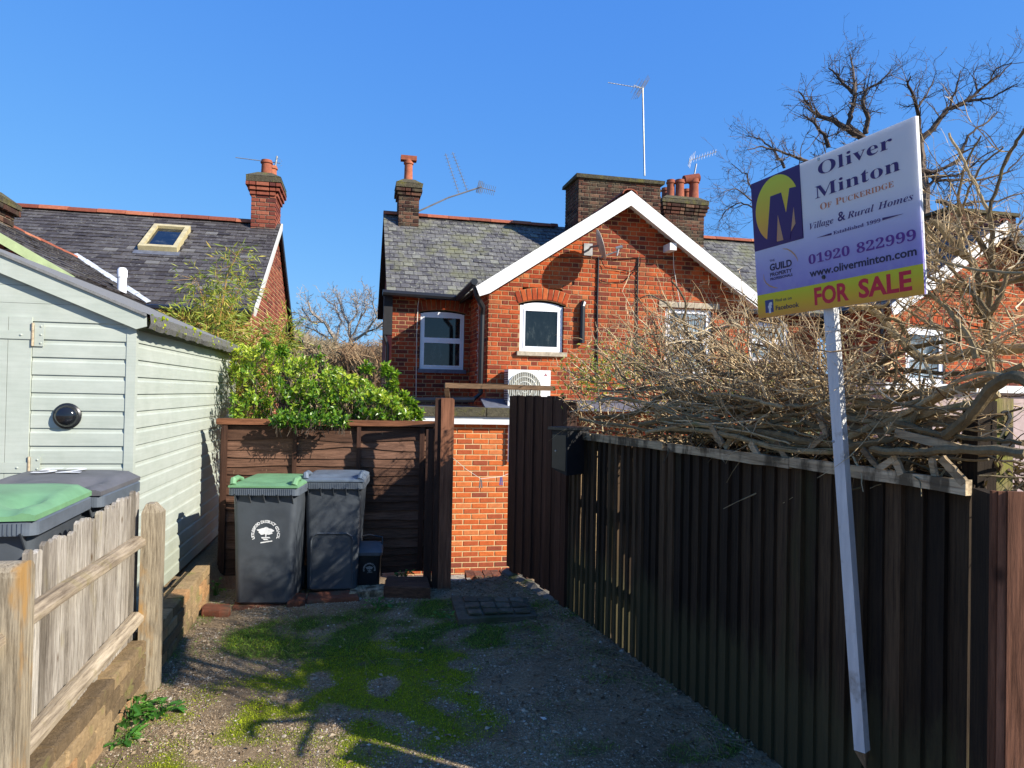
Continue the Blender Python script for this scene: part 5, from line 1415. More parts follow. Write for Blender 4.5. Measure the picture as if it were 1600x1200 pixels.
# ================================================================ shed
SF = Frame(at(208, 560, 4.58), 11.5)
def sh(px, py, t=0.0, s=None):
    return SF.hit(px, py, t=t) if s is None else SF.hit(px, py, s=s)
sz0 = .19
sez = SF.hit(210, 517, t=0)[2]
slen = SF.hit(366, 560, s=0)[1]
print('shed eave', sez, 'len', slen)
shed = thing('garden_shed', 'pale sage green timber shed with horizontal boards and felt roof edged with moss', 'shed', SF.P(-1.2, 1.5, sz0))
def shiplap(fr, a0, a1, z0, h, axis_, plane, out, parent, mat='sage', th=.016, top_cut=None):
    """one board with a hollowed upper edge; out = outward unit vector"""
    def pt(a, z, o):
        b0 = fr.P(a, plane, z) if axis_ == 's' else fr.P(plane, a, z)
        return b0 + out * o
    j = R.uniform(-.0012, .0012)
    prof = [(z0, 0), (z0, th + j), (z0 + h * .70, th + j), (z0 + h * .80, th * .55), (z0 + h * .995, th * .42), (z0 + h * .995, 0)]
    mb = MB()
    n = len(prof)
    pts = [pt(a0, z, o) for z, o in prof] + [pt(a1, z, o) for z, o in prof]
    fs = [tuple(range(n)), tuple(range(n, 2 * n))[::-1]] + [(i, n + i, n + (i + 1) % n, (i + 1) % n) for i in range(n)]
    mb.add(pts, fs, R.random())
    mb.build('plank', M[mat], parent)
bp = .1125
mb = MB()
body = MB()
body.box(SF, -2.3, -.02, .02, slen - .02, sz0 + .01, sez + .07, .5)
wl_ = body.build('wall', M['sage'], shed)
dE = sh(50, 640)[0]                      # door edge
dT = sh(50, 496)[2]
aps_s = -1.2
bargeT = [sh(0, 396, t=-.06), sh(229, 493, t=-.06)]
slS = (bargeT[0][2] - bargeT[1][2]) / (bargeT[1][0] - bargeT[0][0])
print('slope shed', slS, bargeT, dE, dT)
k = 0
z = sz0
while z < sez + .09:
    h = min(bp, sez + .115 - z)
    shiplap(SF, 0, slen, z, h, 't', 0, SF.u, wl_)
    a0 = dE + .0 if z + h < dT + .02 else -2.3
    if z + h >= dT and z < dT:
        a0 = dE
    if z > sez - .02:
        z += bp
        continue
    zfront = z + h
    shiplap(SF, max(a0, -2.3), -.035, z, h, 's', 0, -SF.v, wl_)
    if a0 > -2.2:
        shiplap(SF, -2.3, dE - .78, z, h, 's', 0, -SF.v, wl_)
    z += bp
z = zfront
while z < sez + 1.2 * slS:
    zt_ = bargeT[1][2] + (bargeT[1][0] - aps_s) * slS - .035
    h0_, h1_ = (zt_ - z) / slS, (zt_ - z - bp + .002) / slS
    if h0_ > .1:
        h1_ = max(h1_, .01)
        mb = MB()
        e0_, e1_ = min(aps_s + h0_, -.036), min(aps_s + h1_, -.036)
        mb.prism([SF.P(aps_s - h0_, 0, z), SF.P(e0_, 0, z), SF.P(e1_, 0, z + bp - .002), SF.P(aps_s - h1_, 0, z + bp - .002)], -SF.v * .0165, R.random())
        mb.build('plank', M['sage'], wl_)
    z += bp
mb = MB()
mb.prism([SF.P(-2.3, .021, sez - .03), SF.P(-.02, .021, sez - .03), SF.P(aps_s, .021, sez + 1.1 * slS)], SF.v * .03, .5)
mb.build('wall', M['sage'], shed)
for (s0, s1, t0, t1) in ((-.034, .022, -.022, .0), (.0, .022, .0, .03), (-.01, .022, slen, slen + .02)):
    mb = MB()
    mb.box(SF, s0, s1, t0 + .0005, t1, sz0, sez + .1, .5)
    mb.build('corner_trim', M['sage'], shed)
# door
mb = MB()
e1 = sh(12, 640)[0]
edges = [dE - .004, e1]
while edges[-1] > dE - .76:
    edges.append(edges[-1] - .118)
door = None
mb.box(SF, dE - .77, dE - .004, -.012, -.002, sz0 + .03, dT, .5)
door = mb.build('door', M['sage'], shed)
for i in range(len(edges) - 1):
    mb = MB()
    mb.box(SF, max(edges[i + 1] + .003, dE - .77), edges[i], -.026, -.0125, sz0 + .03, dT - .001 * i, .5)
    mb.build('plank', M['sage'], door)
for (y0, y1, yp0, yp1, xs) in ((505, 541, 517, 530, (50, 64)), (713, 751, 722, 738, (42, 57))):
    za, zb = sh(50, y1)[2], sh(50, y0)[2]
    zc, zd = sh(30, yp1)[2], sh(30, yp0)[2]
    mb = MB()
    mb.box(SF, dE + .012, dE + .065, -.027, -.0225, za, zb, .5)
    mb.box(SF, dE - .42, dE - .004, -.033, -.0265, zc, zd, .5)
    for zz in (za + .02, zb - .02, (za + zb) / 2):
        mb.lathe(SF.P(dE + .05, -.026, zz), -SF.v, [(.007, 0), (.006, .005), (.002, .007)], 8, .5)
    for ss in (.06, .2, .35):
        mb.lathe(SF.P(dE - ss, -.033, (zc + zd) / 2), -SF.v, [(.007, 0), (.006, .005), (.002, .007)], 8, .5)
    mb.build('hinge', M['sage'], door)
    mb = MB()
    mb.tube([SF.P(dE + .004, -.032, za), SF.P(dE + .004, -.032, zb)], .008, 8, .5)
    mb.build('hinge_pin', flat('rusty_pin', (.45, .36, .24), .6, var=.5, scale=60), door)
# barge boards and roof
mb = MB()
b0, b1 = sh(0, 427, t=-.06), sh(210, 516, t=-.06)
ex = aps_s
top = lambda s: bargeT[1][2] + (bargeT[1][0] - s) * slS
hb = (top(b0[0]) - b0[2])
poly = [SF.P(ex, -.06, top(ex)), SF.P(bargeT[1][0], -.06, top(bargeT[1][0])), SF.P(bargeT[1][0] + .002, -.06, top(bargeT[1][0]) - .07), SF.P(bargeT[1][0] - .06, -.06, top(bargeT[1][0]) - .09), SF.P(ex, -.06, top(ex) - hb)]
mb.prism(poly, SF.v * .022, .5)
mb.build('barge_board', M['sage'], shed)
mb = MB()
poly = [SF.P(2 * ex - (p_[0]), -.06, p_[1]) for p_ in ((ex, top(ex)), (bargeT[1][0], top(bargeT[1][0])), (bargeT[1][0], top(bargeT[1][0]) - .09), (ex, top(ex) - hb))]
mb.prism(poly[::-1], SF.v * .022, .5)
mb.build('barge_board', M['sage'], shed)
rs1 = bargeT[1][0] + .005
mb = MB()
rt0, rt1 = -.075, slen + .09
for sg in (1, -1):
    f_ = lambda s: s if sg > 0 else 2 * ex - s
    n = 18
    for i in range(n):
        ta, tb = rt0 + (rt1 - rt0) * i / n, rt0 + (rt1 - rt0) * (i + 1) / n
        q = [SF.P(f_(ex), ta, top(ex) + .012), SF.P(f_(rs1), ta, top(rs1) + .012), SF.P(f_(rs1), tb, top(rs1) + .012), SF.P(f_(ex), tb, top(ex) + .012)]
        mb.add([*q, *[p_ - Z * .018 for p_ in q]], [(0, 1, 2, 3), (7, 6, 5, 4), (0, 4, 5, 1), (2, 6, 7, 3)], .5)
rf_ = mb.build('roof', M['felt_top'], shed)
mb = MB()
n = 60
prev = None
rows = []
for i in range(n + 1):
    t_ = rt0 + (rt1 - rt0) * i / n
    w1, w2_ = R.uniform(-.006, .006), R.uniform(-.008, .008)
    rows.append([SF.P(rs1 - .03, t_, top(rs1) + .024 + w2_ * .3), SF.P(rs1 + .02, t_, top(rs1) + .006), SF.P(rs1 + .026, t_, top(rs1) - .05 + w1), SF.P(rs1 + .012 + w1, t_, top(rs1) - .085 + w2_), SF.P(rs1 - .004, t_, top(rs1) - .08)])
pts = [p_ for r_ in rows for p_ in r_]
mb.add(pts, [(i * 5 + j, i * 5 + j + 1, (i + 1) * 5 + j + 1, (i + 1) * 5 + j) for i in range(n) for j in range(4)], .5)
mb.build('felt_edge', M['felt'], shed)
# moss cushions on the felt edge
mb = MB()
for i in range(260):
    t_ = rt0 + (rt1 - rt0) * R.random() ** 1.2
    if noise.noise(V((t_ * 3, 0, 0))) < -.05:
        continue
    c = SF.P(rs1 + R.uniform(-.05, .028), t_, top(rs1) + R.uniform(-.06, .02))
    r_ = R.uniform(.006, .016)
    mb.lathe(c, V((.7, -.3, .6)), [(r_, -.003), (r_ * .8, r_ * .5), (r_ * .2, r_ * .8)], 6)
mb.build('moss', M['moss'], shed, kind='stuff')
# bearer and round black vent
mb = MB()
mb.box(SF, -2.28, -.03, .03, slen - .03, sz0 - .12, sz0, .5)
mb.build('floor_bearer', M['black_matt'], shed)
q = sh(105, 650, t=-.02)
vent = thing('wall_light', 'round glossy black fitting on the front of the green shed', 'light fitting', SF.P(q[0], -.02, q[2]))
mb = MB()
mb.lathe(SF.P(q[0], -.012, q[2]), -SF.v, [(.083, 0), (.083, .012), (.074, .02), (.07, .022)], 28, .5)
mb.build('rim', M['black'], vent, smooth=True)
mb = MB()
mb.lathe(SF.P(q[0], -.034, q[2]), -SF.v, [(.069, 0), (.062, .018), (.045, .033), (.02, .041), (.003, .043)], 28, .5)
mb.build('dome', flat('black_gloss', (.01, .011, .014), .12, .6), vent, smooth=True)

# ================================================================ low garden wall with picket fence
gw = thing('garden_wall', 'low mossy brown brick wall along the left of the alley', 'wall', LW.P(0, .5, 0))
gb = Pieces('brick')
mb = MB()
for (t0, t1) in ((-2.2, .80), (.95, 2.52)):
    mb.box(LW, -.098, -.012, t0 + .01, t1 - .01, -.1, .285, .5)
gcore = mb.build('core', M['mortar_grey'], gw)
for (t0, t1) in ((-2.2, .80), (.95, 2.52)):
    for k in range(4):
        t_ = t0 + (k % 2) * .1125 - .1125
        while t_ < t1:
            x0, x1 = max(t_, t0), min(t_ + .215, t1)
            if x1 - x0 > .04:
                hgt = .066
                c = LW.P(R.uniform(-.004, .006), (x0 + x1) / 2, k * .0745 + .035)
                dp_ = .104
                gb.put(BV['brick_garden'], axes_matrix(LW.v * (x1 - x0), -LW.u * dp_, Z * hgt + LW.v * R.uniform(-.002, .002), c), gcore)
            t_ += .225
for k in range(4):
    c = LW.P(-.05, 2.52, k * .0745 + .035)
    gb.put(BV['brick_garden'], axes_matrix(-LW.u * .1, -LW.v * .03, Z * .066, LW.P(-.05, 2.535, k * .0745 + .035)), gcore)
gb.finish(gw)
# timber bearer and bricks between wall and shed
mb = MB()
for i in range(7):
    t_ = 1.05 + i * .22
    mb.box(LW, -.2, -.105, t_, t_ + .2, .1, .235 + R.uniform(-.01, .01), R.random(), jit=.006)
ob = mb
mb.build('brick_footing', M['brick_garden'], gw, kind='stuff')

pf = thing('picket_fence', 'low weathered picket fence on the garden wall, lower left', 'fence', LW.P(-.15, -.2, 0))
LT0, LT1 = -.95, .86
def lw_t(px):
    return LW.hit(px, 700, s=-.058)[1]
tA, tB = lw_t(18), .885
print('pickets', tA, tB)
n = 24
for i in range(n):
    t_ = tA + (tB - tA) * (i + .5) / n + R.uniform(-.006, .006)
    if i == 0: t_ -= .01
    w_ = R.uniform(.046, .054)
    h_ = 1.062 + .062 * i / n + R.uniform(-.02, .018)
    z0 = .285
    lean = R.uniform(-.01, .01)
    s0 = -.078 + R.uniform(-.006, .005)
    prof = []
    kk = 6
    for j in range(kk + 1):
        a = PI - PI * j / kk
        prof.append((math.cos(a) * w_ / 2, h_ - .012 + math.sin(a) * w_ * .16 - (.006 * abs(math.cos(a)))))
    poly = [(-w_ / 2, z0)] + prof + [(w_ / 2, z0)]
    P_ = [LW.P(s0, t_ + x + lean * (zz - .3), zz) for x, zz in poly]
    mb = MB()
    mb.prism(P_[::-1], -LW.u * .019, R.random())
    mb.build('picket', M['picket'], pf)
for (p0, p1, s_) in (((45, 1170), (227, 958), -.1), ((69, 954), (237, 838), -.1)):
    a = LW.hit(p0[0], p0[1], s=-.03); b_ = LW.hit(p1[0], p1[1], s=-.03)
    a = V(a); b2_ = V(b_)
    sl_ = (b2_.z - a.z) / (b2_.y - a.y)
    ta, tb = -1.6, .799
    mb = MB()
    hgt = .036
    za, zb = a.z + (ta - a.y) * sl_, a.z + (tb - a.y) * sl_
    # arris rail: triangular with rounded nose
    nr = 12
    rows = []
    for i in range(nr + 1):
        t_ = ta + (tb - ta) * i / nr
        zc = za + (zb - za) * i / nr + R.uniform(-.002, .002)
        rows.append([LW.P(-.076, t_, zc - hgt), LW.P(-.045, t_, zc - hgt * 1.0), LW.P(-.016, t_, zc - hgt * .35), LW.P(-.016, t_, zc + hgt * .35), LW.P(-.045, t_, zc + hgt * 1.0), LW.P(-.076, t_, zc + hgt)])
    pts = [p_ for r_ in rows for p_ in r_]
    fs = [(i * 6 + j, (i + 1) * 6 + j, (i + 1) * 6 + (j + 1) % 6, i * 6 + (j + 1) % 6) for i in range(nr) for j in range(6)]
    fs += [tuple(range(6)), tuple(range(nr * 6, nr * 6 + 6))[::-1]]
    mb.add(pts, fs, R.random())
    mb.build('rail', M['rail_wood'], pf)
# far post (bevelled top) and near post (rounded top)
mb = MB()
q = LW.hit(233, 900, s=0.0)[1]
zt = LW.hit(228, 797, s=0)[2]
t0, t1 = .80, .90
s0, s1 = LW.hit(218, 900, t=.80)[0], LW.hit(249, 900, t=.80)[0]
print('far post', s0, s1)
P0 = [LW.P(s, t, -.05) for s, t in ((s0, t0), (s1, t0), (s1, t1), (s0, t1))]
P1 = [LW.P(s, t, zt - .03) for s, t in ((s0, t0), (s1, t0), (s1, t1), (s0, t1))]
P2 = [LW.P(s, t, zt + .02) for s, t in ((s0 + .02, t0 + .01), (s1 - .045, t0 + .01), (s1 - .045, t1 - .01), (s0 + .02, t1 - .01))]
mb.box8(P0 + P1, .6)
mb.box8(P1 + P2, .7)
mb.build('post', M['post_wood'], pf)
mb = MB()
tn = LW.hit(30, 1000, s=.0)[1]
zt = LW.hit(30, 878, s=0)[2]
print('near post', tn, zt)
w2p = .06
poly = []
for j in range(9):
    a = PI - PI * j / 8
    poly.append((math.cos(a) * w2p, zt - .045 + math.sin(a) * .045))
P_ = [(-w2p, -.05)] + poly + [(w2p, -.05)]
yy = LW.v
mb.prism([LW.P(.02, tn + x, zz) for x, zz in P_][::-1], -LW.u * .11, .4)
mb.build('post', M['post_wood'], pf)
mb = MB()
mb.prism([LW.P(-.0, tn + .062 + x, zz - .08) for x, zz in ((0, .0), (.0, zt), (.03, zt - .005), (.045, zt - .06), (.045, 0))], -LW.u * .08, .6)
mb.build('post_batten', M['post_wood'], pf)

# ================================================================ bins
def rrect(w, d, r, n=5):
    out = []
    for cx, cy, a0 in ((w / 2 - r, -d / 2 + r, -PI / 2), (w / 2 - r, d / 2 - r, 0), (-w / 2 + r, d / 2 - r, PI / 2), (-w / 2 + r, -d / 2 + r, PI)):
        for j in range(n + 1):
            a = a0 + PI / 2 * j / n
            out.append((cx + math.cos(a) * r, cy + math.sin(a) * r))
    return out
def loft(mb, fr, rings, closed=True, ti=.5):
    """rings: list of (z, w, d, cy, r); optional 6th = z tilt per depth"""
    n = None
    pts = []
    for rg in rings:
        z, w, d, cy, r = rg[:5]
        tl = rg[5] if len(rg) > 5 else 0
        q = rrect(w, d, r)
        n = len(q)
        pts += [fr.P(x, y + cy, z + tl * (y + cy)) for x, y in q]
    k = len(rings)
    fs = [(i * n + j, i * n + (j + 1) % n, (i + 1) * n + (j + 1) % n, (i + 1) * n + j) for i in range(k - 1) for j in range(n)]
    if closed:
        fs += [tuple(range(n))[::-1], tuple(range((k - 1) * n, k * n))]
    mb.add(pts, fs, ti)
def wheelie(label, fr, z0, lid_mat, lean=0.0, W=.58, D=.70, Hh=1.0, front_panel=False, wheels=True, style='a'):
    Hh *= .965
    LH0, LH1 = (.02, .05) if style == 'low' else (.014, .026)
    """front of the bin faces -t; fr origin = middle of the footprint"""
    b_ = thing('wheelie_bin', label, 'bin', fr.P(0, 0, z0), 'wheelie bins along the alley')
    mb = MB()
    w0, d0 = W * .80, D * .66
    y0 = -.06
    rings = [(z0, w0 - .04, d0 - .04, y0, .05), (z0 + .02, w0, d0, y0, .05), (z0 + Hh * .5, w0 + (W * .9 - w0) * .5, d0 + (D * .9 - d0) * .5, y0 * .5, .05), (z0 + Hh * .86, W * .9, D * .88, -.0, .045), (z0 + Hh * .92, W * .9, D * .9, 0, .045)]
    loft(mb, fr, rings)
    body = mb.build('body', M['bin'], b_, smooth=True)
    if front_panel:
        mb = MB()
        yf = lambda z: -(D * .88 / 2) + (D * .88 / 2 - (d0 / 2 - y0)) * (1 - (z - z0) / (Hh * .86)) - .004
        pts = []
        for x, z in [(-.17, .04), (-.17, .42), (-.155, .46), (-.12, .48), (.12, .48), (.155, .46), (.17, .42), (.17, .04)]:
            pts.append(fr.P(x, yf(z0 + z) - .004, z0 + z))
        mb.tube(pts, .008, 6, .5)
        mb.build('moulded_rib', M['bin'], body)
    # rim
    mb = MB()
    zr_ = z0 + Hh * .92
    loft(mb, fr, [(zr_ - .022, W * .93, D * .93, 0, .04), (zr_ - .018, W, D, 0, .04), (zr_ + .035, W, D, 0, .04), (zr_ + .042, W * .97, D * .97, 0, .04)])
    for k in range(30):
        x = -W / 2 + .05 + (W - .1) * k / 29
        mb.box(fr, x - .003, x + .003, -D / 2 - .004, -D / 2 + .002, zr_ - .014, zr_ + .033, .5)
    mb.build('rim', M['bin_rim'], b_, smooth=False)
    for k in range(5):
        mb = MB()
        x = -W * .4 + W * .8 * k / 4
        q = [fr.P(x, -D * .45 - .05, zr_ - .006), fr.P(x, -D * .45 + .01, zr_ - .006), fr.P(x, -D * .45 + .012, zr_ - .09)]
        mb.prism(q, fr.u * .006, .5)
        mb.build('rib', M['bin'], b_)
    # lid
    mb = MB()
    zl = zr_ + .043
    def lid_pt(x, y):
        # x -1..1, y 0 (front)..1 (hinge)
        ex_ = max(0, 1 - abs(x) ** 6)
        ey = min(1, y / .1, (1 - y) / .05 + .3)
        ey = max(0, ey)
        h = LH0 + LH1 * ex_ * ey * (.6 + .4 * y)
        h += .6 * LH1 / .05 * .022 * math.exp(-((abs(x) - .86) / .1) ** 2) * (1 - y * .3)
        h -= .018 * math.exp(-((y - .28) / .12) ** 2) * (abs(x) < .7) * (.5 + .5 * math.cos(x * 3))
        if style == 'low':
            h -= .045 * math.exp(-((abs(x) - .62) / .2) ** 2 - ((y - .3) / .16) ** 2) - .02 * math.exp(-(x / .35) ** 2 - ((y - .2) / .3) ** 2)
        return fr.P(x * (W * .49), -D * .5 - .008 + y * (D + .0), zl + h)
    nxx, nyy = 25, 15
    pts = [lid_pt(-1 + 2 * i / (nxx - 1), j / (nyy - 1)) for j in range(nyy) for i in range(nxx)]
    nb_ = len(pts)
    pts += [fr.P((-1 + 2 * i / (nxx - 1)) * W * .49, -D * .5 - .008 + j / (nyy - 1) * D, zl) for j in range(nyy) for i in range(nxx)]
    fs = [(j * nxx + i, j * nxx + i + 1, (j + 1) * nxx + i + 1, (j + 1) * nxx + i) for j in range(nyy - 1) for i in range(nxx - 1)]
    edge = [i for i in range(nxx)] + [j * nxx + nxx - 1 for j in range(1, nyy)] + [(nyy - 1) * nxx + i for i in range(nxx - 2, -1, -1)] + [j * nxx for j in range(nyy - 2, 0, -1)]
    fs += [(edge[k], nb_ + edge[k], nb_ + edge[(k + 1) % len(edge)], edge[(k + 1) % len(edge)]) for k in range(len(edge))]
    mb.add(pts, [f[::-1] if False else f for f in fs], .5)
    lid = mb.build('lid', M[lid_mat], b_, smooth=True)
    for sg in (() if style == 'low' else (-1, 1)):
        mb = MB()
        a = [fr.P(sg * W * .43, -D * .5 + .01, zl + .02), fr.P(sg * W * .44, -D * .5 + .03, zl + .055), fr.P(sg * W * .44, -D * .5 + .14, zl + .06), fr.P(sg * W * .42, -D * .5 + .22, zl + .04)]
        mb.tube(a, [.024, .024, .02, .016], 8, .5)
        mb.build('lid_lug', M[lid_mat], lid, smooth=True)
    mb = MB()
    mb.tube([fr.P(-W * .36, D * .5 + .03, zl + .01), fr.P(W * .36, D * .5 + .03, zl + .01)], .016, 8, .5)
    mb.tube([fr.P(-W * .36, D * .5 - .01, zl - .0), fr.P(-W * .36, D * .5 + .03, zl + .01)], .016, 6, .5)
    mb.tube([fr.P(W * .36, D * .5 - .01, zl - .0), fr.P(W * .36, D * .5 + .03, zl + .01)], .016, 6, .5)
    mb.build('handle', M['bin'], b_)
    if wheels:
        for sg in (-1, 1):
            mb = MB()
            mb.lathe(fr.P(sg * W * .40 - (.02 if sg > 0 else -.02), D * .24, z0 + .1), fr.u * sg, [(.1, 0), (.1, .045), (.06, .05), (.02, .04)], 18, .5)
            mb.build('wheel', M['tyre'], b_, smooth=True)
    return b_, lid, body, zl

def sink(fr, lo):
    return fr
_f = Frame(at(411, 760, 5.46), 4)
bA = Frame(_f.P(0, .35, 0), 4)
_f = Frame(at(520, 760, 5.82), 7)
bB = Frame(_f.P(0, .31, 0), 7)
zA = 0.015
binA, lidA, bodyA, zlA = wheelie('tall dark grey wheelie bin with green lid and white council crest', bA, zA, 'bin_green', W=.54, D=.68, Hh=.99)
binB, lidB, bodyB, zlB = wheelie('tall dark grey wheelie bin with blue-grey lid and arched moulding, beside the brown fence', bB, zA + .02, 'bin_blue_lid', W=.51, D=.60, Hh=.98, front_panel=True)
def corner_frame(px, py, Y, yaw, W, D):
    f0 = Frame(at(px, py, Y), yaw)
    c = f0.P(-W / 2, D / 2, 0)
    return Frame(c, yaw)
bC = corner_frame(57, 855, 2.85, 15, .58, .72)
binC, lidC, bodyC, zlC = wheelie('wheelie bin with green lid behind the picket fence, nearest at lower left', bC, .15, 'bin_green', W=.58, D=.72, Hh=1.08, style='low')
bD = corner_frame(160, 800, 3.66, 12, .66, .66)
binD, lidD, bodyD, zlD = wheelie('wheelie bin with dark lid numbered 52 in front of the green shed', bD, .13, 'bin_dark_lid', W=.66, D=.66, Hh=1.08, style='low')

# lettering helper
def text_mesh(body, size=1.0, offset=0.0, shear=0.0, space=1.0):
    c = bpy.data.curves.new('lettering', 'FONT')
    c.body = body
    c.size = size
    c.offset = offset
    c.shear = shear
    c.space_character = space
    c.resolution_u = 3
    o = bpy.data.objects.new('lettering', c)
    me_ = o.to_mesh()
    vs = [(v.co.x, v.co.y) for v in me_.vertices]
    fs = [tuple(p.vertices) for p in me_.polygons]
    o.to_mesh_clear()
    bpy.data.objects.remove(o)
    bpy.data.curves.remove(c)
    return vs, fs
GLY = eval(GLYPHS)
def serif_mesh(body, style='B', offset=0.0, smallcaps=False):
    """outlined serif letters; 1.0 = em"""
    c = bpy.data.curves.new('lettering', 'CURVE')
    c.dimensions = '2D'
    c.fill_mode = 'FRONT' if offset == 0 else 'FRONT'
    c.offset = offset
    x = 0
    for ch in body:
        if ch == ' ':
            x += .25
            continue
        sc = 1.0
        if smallcaps and ch.islower():
            ch, sc = ch.upper(), .78
        g = GLY.get(style + ch)
        if g is None:
            continue
        for poly in g[1:]:
            sp = c.splines.new('POLY')
            k = len(poly) // 2
            sp.points.add(k - 1)
            for i in range(k):
                sp.points[i].co = (x + poly[2 * i] / 1000 * sc, poly[2 * i + 1] / 1000 * sc, 0, 1)
            sp.use_cyclic_u = True
        x += g[0] / 1000 * sc
    o = bpy.data.objects.new('lettering', c)
    me_ = o.to_mesh()
    vs = [(v.co.x, v.co.y) for v in me_.vertices]
    fs = [tuple(p.vertices) for p in me_.polygons]
    o.to_mesh_clear()
    bpy.data.objects.remove(o)
    bpy.data.curves.remove(c)
    return vs, fs
def extent(vs):
    xs = [v[0] for v in vs]; ys = [v[1] for v in vs]
    return min(xs), max(xs), min(ys), max(ys)

def crest(fr, W, D, z0, Hh, cx, zc, r, parent, mat='print_white', yfun=None):
    """council crest: ring of words round a bush shape"""
    mb = MB()
    def P_(x, y, lift=0.0):
        z = zc + y
        return fr.P(cx + x, yfun(z) - .0035 - lift, z)
    word = 'UTTLESFORD DISTRICT COUNCIL'
    a0, a1 = math.radians(202), math.radians(-22)
    for i, ch in enumerate(word):
        if ch == ' ':
            continue
        a = a0 + (a1 - a0) * (i + .5) / len(word)
        vs, fs = text_mesh(ch, .036 * r / .105, offset=.0012)
        x0, x1, y0, y1 = extent(vs)
        ca, sa = math.cos(a), math.sin(a)
        pts = []
        for (x, y) in vs:
            lx, ly = x - (x0 + x1) / 2, y
            rr = r + ly
            pts.append(P_(ca * rr + sa * lx, sa * rr - ca * lx))
        mb.add(pts, fs, .5)
    k = r / .105
    rr_ = random.Random(4)
    crown = []
    for j in range(40):
        a = 2 * PI * j / 40
        ww = .064 * (1 + .12 * math.sin(5 * a) + .08 * math.sin(9 * a + 1) + rr_.uniform(-.04, .04))
        crown.append(P_(math.cos(a) * ww * 1.12 * k, (.028 + math.sin(a) * ww * .52) * k, .0004))
    mb.add(crown, [tuple(range(40))], .5)
    for (pts_) in ([(-.006, 0), (.01, 0), (.006, -.03), (-.002, -.03)], [(-.04, -.028), (.035, -.026), (.045, -.038), (-.035, -.04)], [(-.03, -.043), (.012, -.043), (.03, -.056), (-.012, -.056)], [(-.045, -.075), (.062, -.058), (.062, -.068), (-.045, -.086)]):
        mb.add([P_(x * k, y * k, .0002) for x, y in pts_], [(0, 1, 2, 3)], .5)
    mb.build('crest', M[mat], parent)
def yf_bin(D, z0, Hh, W=.58):
    d0 = D * .66; y0 = -.06
    lv = [(z0 + .02, d0 / 2 - y0), (z0 + Hh * .5, (d0 + (D * .9 - d0) * .5) / 2 - y0 * .5), (z0 + Hh * .86, D * .44)]
    def f(z):
        for (za, a), (zb, b_) in zip(lv, lv[1:]):
            if z <= zb:
                return -(a + (b_ - a) * (z - za) / (zb - za))
        return -lv[-1][1]
    return f
crest(bA, .54, .68, zA, .955, .015, zA + .555, .088, bodyA, yfun=yf_bin(.68, zA, .955))

# numbers painted on the lids
def lid_number(fr, txt, x, y, size, zl, W, D, parent, rot=0.0):
    vs, fs = text_mesh(txt, size, offset=size * .02)
    x0, x1, y0, y1 = extent(vs)
    pts = []
    for (a, b_) in vs:
        a -= (x0 + x1) / 2
        ca, sa = math.cos(rot), math.sin(rot)
        lx, ly = x + a * ca - b_ * sa, y + a * sa + b_ * ca
        X, Y_ = lx / (W * .49), (ly + D * .5 + .008) / D
        ex_ = max(0, 1 - abs(X) ** 6)
        ey = max(0, min(1, Y_ / .1, (1 - Y_) / .05 + .3))
        h = .02 + .05 * ex_ * ey * (.6 + .4 * Y_) + .022 * math.exp(-((abs(X) - .86) / .1) ** 2) * (1 - Y_ * .3)
        h -= .018 * math.exp(-((Y_ - .28) / .12) ** 2) * (abs(X) < .7) * (.5 + .5 * math.cos(X * 3))
        pts.append(fr.P(lx, ly, zl + h + .010))
    mb = MB()
    mb.add(pts, fs, .5)
    mb.build('number', M['print_white'], parent)
lid_number(bD, '52', -.06, .10, .27, zlD, .66, .66, lidD)
lid_number(bC, '2', -.22, .02, .22, zlC, .58, .72, lidC)

# small food caddy
cf_ = Frame(at(575, 870, 6.12), 8)
cad = thing('food_caddy', 'small black food waste caddy with white crest in the shade beside the bins', 'caddy', cf_.P(0, 0, 0))
mb = MB()
loft(mb, cf_, [(.01, .19, .18, 0, .03), (.02, .2, .19, 0, .03), (.31, .235, .225, 0, .03)])
cb = mb.build('body', M['black'], cad, smooth=True)
mb = MB()
loft(mb, cf_, [(.305, .25, .25, 0, .03), (.33, .255, .255, 0, .03), (.36, .235, .22, .005, .03, .15), (.375, .17, .15, .01, .03, .15)])
mb.build('lid', M['bin_dark_lid'], cad, smooth=True)
mb = MB()
mb.tube([cf_.P(-.12, .02, .30), cf_.P(-.115, .08, .42), cf_.P(0, .09, .44), cf_.P(.115, .08, .42), cf_.P(.12, .02, .30)], .009, 6, .5)
mb.build('handle', M['black'], cad)
crest(cf_, .24, .22, 0, .3, 0.02, .19, .042, cb, mat='metal', yfun=lambda z: -.113)

